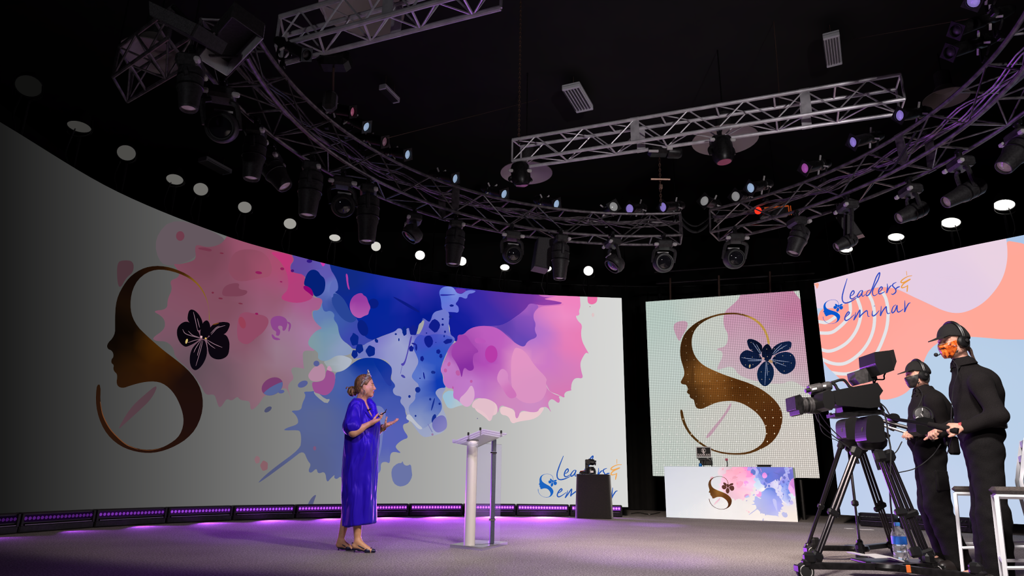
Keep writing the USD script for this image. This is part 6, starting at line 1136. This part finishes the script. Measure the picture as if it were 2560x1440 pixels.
body = H.prims() + [cone(H.w(-.025, 0, -.05), nk, .046, .052, .03), ball(w_(905, 1024, .01), (.08, .105, .06), .05), cone(shN - (0, 0, .02), shF - (0, 0, .02), .042, .042, .05), ball(ch_, (.105, .115, .12), .06), cone(ch_, pv, .095, .10, .06), ball(w_(916, 1052, -.055), (.066, .058, .07), .05), ball(w_(918, 1052, .06), (.066, .058, .07), .05), ball(pv, (.10, .125, .12), .06),
    cone(shN, elN, .045, .038), cone(elN, wrN, .037, .023), cone(elN + (wrN - elN) * .25, elN + (wrN - elN) * .35, .038, .036), cone(shF, elF, .045, .038), cone(elF, wrF, .036, .022)]
body += hand(wrN, w_(960, 1043, -.14) - wrN, (.1, -.15, 1), .165, (.35, .45, .55, .7), (.8, .35, .55), 1) + hand(wrF, w_(1003, 1048, .07) - wrF, (-.1, -.35, 1), .17, (.12, .1, .14, .2), (.35, .3, .95), -1)
for k_, a_, h_, t_, hp in ((kR, aR, hR, tR, pv + (-.01, .06, 0)), (kF, aF, hF, tF, pv + (.0, -.06, 0))):
    body += [cone(hp, k_, .066, .052, .03), cone(k_, k_ + (a_ - k_) * .3, .052, .054, .03), cone(k_ + (a_ - k_) * .3, a_, .052, .029, .03), cone(a_, h_ + (0, 0, .015), .029, .026, .02), cone(a_ + (.01, 0, -.01), t_ + (0, 0, .015), .028, .017, .03), cone(h_ + (0, 0, .01), t_ + (0, 0, .01), .022, .018, .02)]
bp = T.part('body', relax(sdf_mesh(body, .0042), 3), 'skin_w', smooth=True)
eyes(T, H, bp, 'skin_w')
T.part('lips', sdf_mesh([H.cp((.0832, -.013, -.062), (.0832, .013, -.062), .0056, .0056), H.cp((.0905, -.005, -.061), (.0905, .005, -.061), .0043, .0043), H.cp((.0815, -.011, -.071), (.0815, .011, -.071), .0058, .0058), H.cp((.0885, -.003, -.071), (.0885, .003, -.071), .0043, .0043)], .002, pad=.01), 'lips', parent=bp, smooth=True)
for y in (-1, 1): T.part('eyebrow', tube(spline([H.w(.0905, y * .017, .027), H.w(.0855, y * .034, .033), H.w(.071, y * .053, .029)], 4), [.0026] * 8 + [.0014], 5), 'hair_brown', parent=bp)
bun = w_(882, 978, .02)
hair = [H.e((-.022, 0, .040), (.104, .085, .105)), H.e((-.06, 0, -.02), (.06, .07, .07), .03), ('-e', H.w(.082, 0, -.045), np.array((.075, .11, .125)) * H.sc, H.R, .012), ('-e', H.w(.02, -.09, -.03), np.array((.030, .03, .045)) * H.sc, H.R, .01), ('-e', H.w(.02, .09, -.03), np.array((.030, .03, .045)) * H.sc, H.R, .01), ('-e', H.w(.03, 0, -.11), np.array((.09, .1, .06)) * H.sc, H.R, .01)]
hv, hf = sdf_mesh(hair, .004); hp_ = T.part('hair', relax((hv, hf), 3), 'hair_brown', smooth=True)
bm = [put(trimesh.creation.icosphere(3, .042), bun)]
for k in range(9):
    a = k * .7; c1 = np.array((math.cos(a), math.sin(a) * .9, math.sin(a * 1.7) * .8)); t = np.linspace(0, 4.2, 14); bm.append(tube(np.stack([bun + (.038 + .006 * math.sin(k)) * (np.cos(q + a) * nrm(np.cross(c1, (0, 0, 1))) + np.sin(q + a) * nrm(np.cross(c1, np.cross(c1, (.1, .2, 1))))) for q in t]), [.004] + [.011] * 12 + [.004], 6))
bm.append(tube(spline([bun + (-.03, -.02, .03), bun + (-.058, -.02, .035), bun + (-.062, -.02, .015)], 5), [.005] * 10 + [.002], 5)); T.part('hair_bun', join(*bm), 'hair_brown', parent=hp_, smooth=True)
# tiara: an openwork half ring standing on the hair
M['tiara'] = mat('tiara', {'n': ('noise_texture', dict(scale=420, detail=1)), 'r': ('rgb_ramp', {'ramp': [(.4, lin(150, 140, 128)), (.6, lin(252, 246, 236))]}), 'p': ('principled_bsdf', dict(metallic=.75, roughness=.22))}, [('n.fac', 'r.fac'), ('r.color', 'p.base_color')])
def tpt(a, h):  # a over the head from ear to ear, h up from the hair
    c_ = max(0., math.cos(a * .9)); y = .089 * math.sin(a * .9); z = -.004 + .128 * c_; x = -.034 + .088 * c_; up = nrm(np.array((-.42, .35 * math.sin(a), .9))); return H.w(*(np.array((x, y, z)) + up * h))
A_ = np.linspace(-1.75, 1.75, 41); prof = lambda a: .012 + .058 * math.exp(-(a / .62) ** 2) + .010 * math.cos(a * 9) ** 2 * (abs(a) < 1.6)
tm = [tube([tpt(a, 0) for a in A_], .0032, 6), tube([tpt(a, prof(a)) for a in A_], .0026, 5), tube([tpt(a, prof(a) * .5) for a in A_], .002, 5)]
for i in range(0, 41, 1):
    a = A_[i]; tm.append(put(trimesh.creation.icosphere(1, .0042), tpt(a, prof(a) * (1.0 if i % 2 else .55)))); 
    if i < 40: tm.append(tube([tpt(a, 0), tpt(A_[min(40, i + 1)], prof(a) * .55), tpt(a, prof(a))], .0018, 4))
for a in (-.9, -.45, 0, .45, .9):
    t = np.linspace(0, 2 * np.pi, 12); tm.append(tube([tpt(a + .14 * math.cos(q), prof(a) * (.5 + .33 * math.sin(q))) for q in t], .0022, 4))
T.part('tiara', join(*tm), 'tiara', label='sparkling openwork tiara')
ear = H.w(.004, -.086, -.045); em_ = [put(trimesh.creation.icosphere(1, .004), ear)]
for r_, dz in ((.008, -.012), (.014, -.034)): t = np.linspace(0, 2 * np.pi, 14); em_.append(tube([ear + (r_ * math.cos(q), -.002, dz + r_ * 1.15 * math.sin(q)) for q in t], .0022, 5))
T.part('earring', join(*em_), 'tiara', label='pale drop hoop earring')
# the dress: loose, wide at the sleeves, with folds
M['satin'] = mat('satin', {'t': ('texture_coordinate', {}), 'mp': ('mapping', dict(scale=(7, 7, 2.2), rotation=(.0, .35, 0))), 'n': ('noise_texture', dict(scale=1.3, detail=2, distortion=.5)), 'b': ('bump', dict(strength=.75, distance=.09)), 'p': ('principled_bsdf', dict(base_color=lin(40, 20, 182), roughness=.38, specular_ior_level=.55, specular_tint=lin(150, 110, 255), sheen_weight=.2, sheen_tint=lin(110, 80, 255)))}, [('t.object', 'mp.vector'), ('mp.vector', 'n.vector'), ('n.fac', 'b.height'), ('b.normal', 'p.normal')])
prof_px = [(1000, 886, 924), (1012, 876, 934), (1030, 869, 940), (1060, 865, 950), (1090, 862, 949), (1120, 860, 947), (1150, 858, 944), (1200, 857, 942), (1250, 856, 940), (1295, 855.5, 937.5), (1325, 856, 937)]
pz = np.array([[w_((a + b) / 2, y)[2], w_(a, y)[0], w_(b, y)[0]] for y, a, b in prof_px])[::-1]
def dress_d(X):
    z = X[..., 2]; l_ = np.interp(z, pz[:, 0], pz[:, 1]); r_ = np.interp(z, pz[:, 0], pz[:, 2]); cx = (l_ + r_) / 2; a = (r_ - l_) / 2 - .004
    zt = w_(900, 1000)[2]; b = np.interp(z, (.3, .6, .95, 1.10, 1.22, 1.30, 1.36), (.165, .172, .178, .165, .160, .150, .10))
    x, y = (X[..., 0] - cx), (X[..., 1] - YW - .01); th = np.arctan2(y / b, x / a); dn = np.clip((1.2 - z) / .5, 0, 1)
    f = 1 + dn * (.030 * np.sin(7 * th + 2.1 * z) + .018 * np.sin(12 * th - 3.3 * z + 1) + .012 * np.sin(4 * th + 6 * z)) + .010 * np.sin(9 * z + 3 * th) - .02 * dn
    top = z - np.interp(np.abs(y), (0, .06, .16, .3), (zt + .0, zt - .012, zt - .045, zt - .16))
    return np.maximum((np.sqrt((x / a) ** 2 + (y / b) ** 2) - f) * np.minimum(a, b), top).astype(np.float32)
dz0 = w_(900, 1306)[2]; slv = elN + (wrN - elN) * .06
dress = [('f', dress_d, (w_(850, 1306)[0], YW - .26, dz0), (w_(955, 1000)[0], YW + .27, w_(900, 1000)[2]), .03), cone(w_(889, 1017, -.12), w_(882, 1064, -.19), .062, .066, .05), cone(w_(880, 1066, -.195), w_(886, 1068, -.205), .064, .062, .04), cone(w_(912, 1016, .12), w_(925, 1078, .17), .066, .080, .06), cone(w_(893, 1014, -.11), w_(900, 1006, -.075), .050, .030, .03), cone(w_(908, 1013, .11), w_(902, 1005, .08), .050, .030, .03),
    ('-c', w_(905, 996, -.02), w_(919, 1014, -.06), .062, .048, .012), ('-c', w_(919, 1014, -.06), w_(942, 1052, -.10), .048, .016, .012)]
n_h = nrm(w_(937, 1296, 0) - w_(856, 1306, 0)); cut = nrm(np.array((-(n_h[2]), 0, n_h[0]))); cut = -cut if cut[2] > 0 else cut
dv, df = relax(sdf_mesh(dress, .0065, clip=((cut, w_(885, 1312)),)), 4); _, _, dn_ = meshkit.arrays((dv, df), True)
q = (dv - w_(900, 1000)) @ np.array([[1, 0, .25], [0, 1, 0], [-.25, 0, 1]]); dv = dv + dn_ * (.030 * meshkit.noise(q * np.array((7, 7, 2.6)) + 4) + .014 * meshkit.noise(q * np.array((17, 17, 5)) + 9) - .01)[:, None]
dp = T.part('dress', (dv, df), 'satin', smooth=True)
T.part('neck_edge', tube(spline([w_(896, 1006, -.085), w_(906, 1018, -.125), w_(920, 1036, -.14), w_(940, 1056, -.11)], 6), .004, 5), 'satin', parent=dp)
# small things she wears
q = [nk + (.02, -.058, -.008), w_(914, 1014, -.095), w_(924, 1034, -.105), w_(934, 1046, -.07)]; T.part('necklace', tube(spline(q, 6), .0028, 5), 'tiara')
m0 = w_(921, 1026, -.125); T.part('lapel_microphone', join(rod(m0, m0 + (.018, -.006, .012), .006), put(trimesh.creation.icosphere(1, .008), m0 + (.02, -.007, .014)), rod(m0, m0 + (-.01, 0, .012), .004)), 'black_plastic')
def shoe(h, t):
    d = nrm((t - h) * (1, 1, 0)); f = Thing; fz = 0.004; toe = np.array((*(t + d * .035)[:2], fz)); ball_ = np.array((*(t - d * .03)[:2], fz)); heel = np.array((*h[:2], 0)); s = np.cross((0, 0, 1), d)
    sole = sdf_mesh([cone(h + (0, 0, -.008), h + (t - h) * .3 + (0, 0, -.008), .016, .016, .01), cone(h + (t - h) * .3 + (0, 0, -.008), ball_ + (0, 0, .012), .014, .012, .012), cone(ball_ + s * .014 + (0, 0, .012), toe + (0, 0, .008), .012, .008, .012), cone(ball_ - s * .014 + (0, 0, .012), toe + (0, 0, .008), .012, .008, .012), cone(t - d * .03 + (0, 0, .014), toe + (0, 0, .014), .028, .012, .012)], .004)
    p = T.part('shoe', sole, 'shoe_navy', smooth=True, label='dark navy slingback heel'); T.part('heel', tube([h + (0, 0, -.012), heel + d * .012 * 0 + (0, 0, .03), heel + (0, 0, 0)], [.014, .006, .005], 8), 'shoe_navy', parent=p)
    T.part('strap', tube(spline([t - d * .05 + s * .026 + (0, 0, .03), h - d * .0 + s * .024 + (0, 0, .028), h - d * .028 + (0, 0, .032), h - s * .024 + (0, 0, .028), t - d * .05 - s * .026 + (0, 0, .03)], 6), .004, 5), 'shoe_navy', parent=p)
    T.part('bow', join(put(trimesh.creation.icosphere(1, .008), toe + (0, 0, .034) - d * .03), rod(toe - d * .03 + s * .014 + (0, 0, .036), toe - d * .03 - s * .014 + (0, 0, .036), .005)), 'shoe_navy', parent=p)
M['shoe_navy'] = pm('shoe_navy', lin(24, 20, 58), .35); shoe(hR, tR); shoe(hF, tF)
bc = wrF + (elF - wrF) * .10; bx_ = frame(elF - wrF); t = np.linspace(0, 2 * np.pi, 18); gold = pm('gold', lin(170, 140, 90), .3, .9)
T.part('bracelet', join(*[tube([bc + (elF - wrF) * o + bx_ @ np.array((.030 * math.cos(q), .030 * math.sin(q), .004 * math.sin(3 * q))) for q in t], .0048, 6) for o in (0, .035, .07)]), gold, label='gold stacked bracelet')
c0, c1 = w_(946, 1042, -.165), w_(963, 1032, -.155)
Tc = Thing('presentation_clicker', 'small black clicker with a lanyard tip held in the woman raised hand', 'remote', loc=tuple(c0)); d = nrm(c1 - c0); Tc.part('body', bx((np.linalg.norm(c1 - c0) + .01, .026, .014), (c0 + c1) / 2 + (0, 0, .004), np.stack([d, np.cross((0, 0, 1), d), np.cross(d, np.cross((0, 0, 1), d))], 1), .005), 'black_plastic'); Tc.part('loop', tube([c1, c1 + (.004, 0, .018), c1 + (.010, 0, .034)], [.006, .004, .003], 6), 'black_plastic')
# ================================================================ the two camera operators
M['trousers'] = grain('trousers', lin(13, 11, 12), lin(23, 20, 21), 180, .9, bump=.3, specular_ior_level=.2); M['mask_orange'] = mat('mask_orange', {'t': ('texture_coordinate', {}), 'n': ('noise_texture', dict(scale=26, detail=3, distortion=1.2)), 'r': ('rgb_ramp', {'ramp': [(.38, lin(62, 18, 10)), (.47, lin(196, 78, 22)), (.6, lin(232, 120, 40)), (.72, lin(246, 176, 90))]}), 'p': ('principled_bsdf', dict(roughness=.3, coat_weight=.5))}, [('t.object', 'n.vector'), ('n.fac', 'r.fac'), ('r.color', 'p.base_color')])
M['mask_black'] = grain('mask_black', lin(18, 16, 18), lin(40, 32, 34), 40, .5); M['cap_black'] = grain('cap_black', lin(14, 12, 13), lin(24, 20, 21), 300, .9, bump=.2); M['wristband'] = pm('wristband', lin(235, 90, 95), .5); M['leather'] = pm('leather', lin(34, 28, 27), .42)
def folds(mesh, amp, seed, sc=(7, 7, 3.2)):
    v, f, n = meshkit.arrays(mesh, True); return (v + n * (amp * (meshkit.noise(v * np.array(sc) + seed) - .4))[:, None], f)
def operator(lab, Y, J, Hc, f, tilt, hsc, hands, mask, extra, seed, fat=1.0):
    g = lambda k: at(J[k][0], J[k][1], Y=Y + J[k][2])
    T = Thing('person', lab, 'person', loc=(*((g('aN') + g('aF')) / 2)[:2], 0)); H = Head(at(*Hc, Y=Y), f, tilt, hsc)
    body = H.prims() + [cone(H.w(-.03, 0, -.06), g('neck'), .052, .050, .02), cone(g('shN'), g('shF'), .06, .06, .05), cone(g('ches'), g('pel'), .10, .11, .06), cone(g('neck'), g('ches'), .045, .09, .05), cone(g('shN'), g('elN'), .045, .04), cone(g('elN'), g('wrN'), .04, .028), cone(g('shF'), g('elF'), .045, .04), cone(g('elF'), g('wrF'), .04, .028)]
    for s in 'NF': body += [cone(g('hip' + s), g('k' + s), .075, .055, .04), cone(g('k' + s), g('a' + s), .055, .036, .03), cone(g('a' + s), g('t' + s) + (0, 0, .01), .034, .025, .02)]
    for q in hands: body += hand(*q[:-1], **q[-1])
    bp = T.part('body', relax(sdf_mesh(body, .0048), 3), 'skin_m', smooth=True); eyes(T, H, bp)
    # shirt, trousers, shoes
    bk = f * -1
    shirt = [cone(g('neck'), g('ches'), .078 * fat, .145 * fat, .05), cone(g('neck'), g('neck') + nrm(H.w(-.03, 0, -.06) - g('neck')) * .05, .072, .060, .03), cone(g('shN'), g('shF'), .070, .070, .06), cone(g('ches'), g('pel') + (0, 0, .06), .150 * fat, .145 * fat, .06), ball(g('ches') - nrm(f) * .02 + (0, 0, .04), (.135 * fat, .18, .15), .06), cone(g('shN'), g('elN'), .064, .056, .035), cone(g('elN'), g('wrN'), .054, .042, .03), cone(g('shF'), g('elF'), .064, .056, .04), cone(g('elF'), g('wrF'), .054, .042, .03)]
    wN = nrm(g('wrN') - g('elN'))
    sp = T.part('shirt', folds(folds(relax(sdf_mesh(shirt, .0075), 4), .018, seed, (9, 9, 6)), .010, seed + 2, (18, 18, 16)), 'cloth_black', smooth=True)
    T.part('cuff', tube([g('wrN') - wN * .03, g('wrN') + wN * .004], [.047, .045], 16), 'cloth_black', parent=sp)
    nb = g('neck') + nrm(H.w(-.03, 0, -.06) - g('neck')) * .052; u_ = nrm(H.w(-.03, 0, -.06) - nb); R = frame(u_); t = np.linspace(0, 2 * np.pi, 25)
    nb = g('neck') + u_ * .025; T.part('collar', lathe([(.078, -.02), (.070, .0), (.066, .042), (.070, .046), (.078, .038), (.092, .0), (.084, -.006)], 28, nb, u_), 'cloth_black', parent=sp, smooth=50)
    fc = nb + nrm(f - u_ * (f @ u_)) * .082; sd = nrm(np.cross(u_, f)); T.part('collar', join(*[trimesh.convex.convex_hull(np.array([fc + sd * y * .012 + u_ * .03, fc + sd * y * .055 + u_ * .02 - nrm(f) * .03, fc + sd * y * .035 - u_ * .035 + nrm(f) * .012, fc + sd * y * .035 - u_ * .030 + nrm(f) * .022])) for y in (-1, 1)]), 'cloth_black', parent=sp)
    tr = [cone(g('hipN'), g('hipF'), .112 * fat, .112 * fat, .06), ball(g('pel') + (0, 0, .02), (.138 * fat, .165 * fat, .10), .05)]
    for s in 'NF': tr += [cone(g('hip' + s), g('k' + s), .104 * fat, .092, .04), cone(g('k' + s), g('a' + s) + (0, 0, -.02), .092, .086, .04)]
    tp = T.part('trousers', folds(folds(relax(sdf_mesh(tr, .008), 4), .022, seed + 7, (7, 7, 3)), .012, seed + 3, (14, 14, 22)), 'trousers', smooth=True)
    P_ = g('pel') + (0, 0, .075); ring = lambda a, b, dz, r: tube([P_ + np.array((a * math.cos(q), b * math.sin(q), dz)) for q in t], r, 6); T.part('belt', join(*[ring(.146 * fat, .172 * fat, dz, .009) for dz in np.linspace(-.018, .018, 6)]), 'leather')
    for s in 'NF':
        a, to = g('a' + s), g('t' + s); d = nrm((to - a) * (1, 1, 0)); hl = a - d * .045; hl = np.array((hl[0], hl[1], .045)); tz = np.array((to[0], to[1], .035))
        up = sdf_mesh([cone(hl, hl + d * .09, .045, .050, .02), cone(hl + d * .06, tz - d * .02, .050, .040, .03), cone(tz - d * .06, tz, .042, .034, .02), cone(np.array((a[0], a[1], .10)), np.array((a[0], a[1], .05)) + d * .03, .048, .05, .03)], .007, clip=(((0, 0, -1), (0, 0, .012)),))
        pth = T.part('shoe', up, 'leather', smooth=True); out = Polygon(chaikin([tuple((hl + d * x + np.cross((0, 0, 1), d) * y)[:2]) for x, y in ((-.05, -.03), (-.05, .03), (.05, .045), (.14, .046), (np.linalg.norm((tz - hl)[:2]) + .03, .022), (np.linalg.norm((tz - hl)[:2]) + .03, -.022), (.14, -.046), (.05, -.045))], 2)); T.part('sole', prism(out, .022, (0, 0, .001)), 'rubber', smooth=False, parent=pth)
        T.part('laces', join(*[tube([tz - d * x + np.cross((0, 0, 1), d) * .02 + (0, 0, .03 + x * .18), tz - d * x - np.cross((0, 0, 1), d) * .02 + (0, 0, .03 + x * .18)], .003, 5) for x in (.06, .08, .10)]), 'rubber', parent=pth)
    # cap, mask, headset
    capm = sdf_mesh([H.e((-.016, 0, .040), (.112, .092, .108)), H.e((-.02, 0, .03), (.112, .093, .06), .02)], .0055, clip=((H.R @ np.array((.18, 0, -1.)), H.w(.02, 0, .034)),)); cp = T.part('cap', capm, 'cap_black', smooth=True)
    t2 = np.linspace(-1, 1, 13); rim0 = [H.w(.094 - .03 * q * q, q * .072, .046 - .004 * q * q) for q in t2]; rim1 = [H.w(.094 + .085 * (1 - .55 * q * q), q * .080, .038 - .022 * (1 - q * q) - .012 * q * q) for q in t2]
    V = np.array(rim0 + rim1); up = H.R[:, 2] * .006; V = np.vstack([V, V + up]); n = 13; q4 = []
    for i in range(n - 1): q4 += [(i, i + 1, n + i + 1, n + i), (2 * n + i, 3 * n + i, 3 * n + i + 1, 2 * n + i + 1), (n + i, n + i + 1, 3 * n + i + 1, 3 * n + i), (i, 2 * n + i, 2 * n + i + 1, i + 1)]
    T.part('brim', (V, np.array(q4)), 'cap_black', parent=cp, smooth=50); T.part('button', put(trimesh.creation.icosphere(1, .009), H.w(-.016, 0, .148)), 'cap_black', parent=cp)
    mk = sdf_mesh(H.face(.006) + [H.e((.085, 0, -.05), (.026, .036, .046), .03)], .004, clip=((H.R @ np.array((.25, 0, 1.)), H.w(.10, 0, -.012)), (H.R @ np.array((-1., 0, -.25)), H.w(.040, 0, -.05)), (H.R @ np.array((0, 0, -1.)), H.w(0, 0, -.118)))); mp = T.part('face_mask', relax(mk, 2), mask[0], smooth=True, label=mask[1])
    for z0, z1 in ((-.018, -.005), (-.085, -.03)):
        for y in (-1, 1): T.part('mask_strap', tube(spline([H.w(.045, y * .062, z0), H.w(.022, y * .072, (z0 + z1) / 2 - .002), H.w(.0, y * .082, z1)], 4), .0042, 5), 'mask_black', parent=mp)
    T.part('mask_edge', tube([H.w(.102, 0, -.008), H.w(.09, -.03, -.011), H.w(.062, -.058, -.013), H.w(.045, -.066, -.018)], .0035, 5), 'mask_black', parent=mp)
    hs = T.part('headset', join(*[tube([H.w(-.012 + o, .104 * math.cos(q), .028 + .128 * math.sin(q)) for q in np.linspace(-.15, math.pi + .15, 24)], .009, 6) for o in (-.008, .004)]), 'black_plastic')
    for y in (-1, 1):
        T.part('ear_cup', lathe([(0, .0), (.042, 0), (.046, .008), (.046, .022), (.036, .036), (.02, .04), (0, .04)], 24, H.w(-.006, y * .082, -.014), H.R[:, 1] * y), 'black_plastic', parent=hs); T.part('cup_badge', lathe([(0, 0), (.013, 0), (.013, .002), (0, .002)], 12, H.w(-.006, y * .131, -.010), H.R[:, 1] * y), 'fixture', parent=hs)
    T.part('band_clip', bx((.03, .008, .014), H.w(-.008, -.108, .075), H.R @ rotx(.25), .003), 'steel', parent=hs)
    extra(T, H, g, bp, hs, sp, tp)
    return T, H
fL = np.array((-1, .12, 0.))
# ---- nearer operator
YA = 4.98
grip = at(2366, 1071, Y=4.862)
JA = dict(neck=(2413, 922, .0), ches=(2440, 985, .0), pel=(2455, 1090, .0), shN=(2450, 958, -.185), shF=(2440, 950, .20), elN=(2492, 1040, -.27), wrN=(2412, 1068, -.155), elF=(2430, 1050, .28), wrF=(2350, 1078, .22), hipN=(2460, 1120, -.09), hipF=(2455, 1118, .09), kN=(2482, 1290, -.12), kF=(2470, 1290, .08), aN=(2500, 1448, -.14), aF=(2478, 1425, .12), tN=(2430, 1470, -.16), tF=(2415, 1440, .12))
wA = at(2412, 1068, Y=YA - .155); wA2 = at(2350, 1078, Y=YA + .22)
def exA(T, H, g, bp, hs, sp, tp):
    T.part('hair', relax(sdf_mesh([H.e((-.030, 0, .0), (.088, .082, .085)), H.e((-.075, 0, -.03), (.04, .055, .05), .02), ('-e', H.w(.06, 0, -.05), np.array((.07, .12, .16)) * H.sc, H.R, .01)], .005, clip=((H.R @ np.array((.18, 0, 1.)), H.w(.02, 0, .045)),)), 3), 'hair_dark', smooth=True)
    pt = [H.w(-.105, 0, -.035), at(2424, 874, Y=YA), at(2430, 888, Y=YA), at(2438, 902, Y=YA)]; pq = T.part('ponytail', tube(spline(pt, 5), np.r_[np.linspace(.016, .015, 6), np.linspace(.015, .006, 10)], 8), 'hair_dark', smooth=True); T.part('hair_tie', lathe([(.012, -.008), (.018, -.006), (.018, .006), (.012, .008)], 12, H.w(-.108, 0, -.04), pt[1] - pt[0]), 'rubber', parent=pq)
    mb = at(2340, 887, Y=YA - .10); T.part('microphone_boom', tube(spline([H.w(-.01, -.11, -.03), H.w(.05, -.10, -.075), mb], 6), .0035, 5), 'black_plastic', parent=hs); T.part('microphone', put(trimesh.creation.icosphere(2, .0145), mb), 'rubber', parent=hs, smooth=True)
    d = nrm(g('wrN') - g('elN')); q = g('wrN') + d * .012; R = frame(d); t = np.linspace(0, 2 * np.pi, 20); T.part('wristband', join(*[tube([q + d * o + R @ np.array((.036 * math.cos(a), .036 * math.sin(a), 0)) for a in t], .006, 6) for o in (-.008, 0, .008)]), 'wristband', label='pink paper wristband')
    T.part('cup_logo', bx((.016, .003, .014), H.w(-.006, -.134, -.006), H.R, .001), 'white_tab', parent=hs); T.part('headset_cable', tube(spline([H.w(-.01, -.10, -.06), at(2394, 920, Y=YA - .17), at(2382, 980, Y=YA - .12), at(2378, 1045, Y=YA - .1), at(2380, 1090, Y=YA - .1), at(2368, 1135, Y=YA)], 8), .0035, 5), 'rubber', parent=hs)
    T.part('buckle', bx((.05, .012, .035), g('pel') + (-.155, -.02, .075), rotz(1.45), .004), 'steel')
operator('taller camera operator in black shirt, black cap and orange face mask gripping the pan bar', YA, JA, (2381, 856), fL + (0, -.25, 0), -.10, 1.0,
    [(wA, grip - wA + (-.02, 0, .02), (0, .55, -1), dict(L_=.185, curl=(1.25, 1.3, 1.3, 1.3), thumb=(.75, .30, .75), flip=-1)), (wA2, at(2325, 1080, Y=5.15) - wA2, (0, -.4, -1), dict(L_=.185, curl=(1.2, 1.2, 1.2, 1.2), flip=1))], ('mask_orange', 'glossy orange patterned face mask'), exA, 3.0)
# ---- farther operator
YB = 5.86
JB = dict(neck=(2312, 988, 0), ches=(2325, 1035, 0), pel=(2318, 1110, 0), shN=(2335, 1006, -.19), shF=(2325, 1002, .19), elN=(2366, 1072, -.22), wrN=(2348, 1082, -.28), elF=(2310, 1075, .24), wrF=(2290, 1084, -.05), hipN=(2325, 1135, -.09), hipF=(2322, 1132, .09), kN=(2345, 1265, -.10), kF=(2330, 1262, .10), aN=(2398, 1402, -.10), aF=(2368, 1388, .14), tN=(2356, 1424, -.12), tF=(2330, 1408, .14))
wB = at(2348, 1082, Y=YB - .28); wB2 = at(2290, 1084, Y=YB - .05)
def exB(T, H, g, bp, hs, sp, tp):
    T.part('hair', relax(sdf_mesh([H.e((-.032, 0, -.005), (.084, .080, .085)), H.e((-.06, 0, -.05), (.04, .06, .04), .02), ('-e', H.w(.055, 0, -.05), np.array((.07, .12, .16)) * H.sc, H.R, .01)], .005, clip=((H.R @ np.array((.18, 0, 1.)), H.w(.02, 0, .045)),)), 3), 'hair_grey', smooth=True)
    for (x, y, zz) in ((.112, -.012, -.05), (.106, -.018, -.07)): T.part('mask_print', put(trimesh.creation.icosphere(1, .007), H.w(x, y, zz)), 'gel_pink')
    p = g('pel') + (.10, -.19, -.02); T.part('belt_pouch', bx((.10, .05, .15), p, rotz(.3), .015), 'cloth_black'); T.part('radio', join(bx((.055, .035, .11), p + (-.06, -.02, .05), rotz(.3), .008), rod(p + (-.075, -.02, .10), p + (-.08, -.02, .2), .006)), 'black_plastic'); T.part('radio_knob', rod(p + (-.05, -.02, .10), p + (-.05, -.02, .125), .008), 'chrome')
    T.part('cargo_pocket', bx((.13, .03, .17), g('hipN') + (g('kN') - g('hipN')) * .52 + (.01, -.092, 0), rotz(.25), .012), 'trousers', parent=tp)
    T.part('headset_cable', tube(spline([H.w(-.01, -.10, -.06), at(2306, 985, Y=YB - .17), at(2290, 1030, Y=YB - .19), at(2285, 1060, Y=YB - .19)], 6), .004, 5), 'rubber', parent=hs)
operator('shorter camera operator in black with grey hair, black cap and black face mask', YB, JB, (2292, 939), fL + (0, -.15, 0), -.04, .90,
    [(wB, at(2318, 1078, Y=YB - .33) - wB, (0, .3, -1), dict(L_=.18, curl=(.8, .85, .9, .9), thumb=(.75, .35, .55), flip=-1)), (wB2, at(2255, 1080, Y=YB - .15) - wB2, (.0, .2, -1), dict(L_=.18, curl=(.55, .7, .8, .9), thumb=(.8, .4, .4), flip=1))], ('mask_black', 'black face mask with a small reddish print'), exB, 11.0)
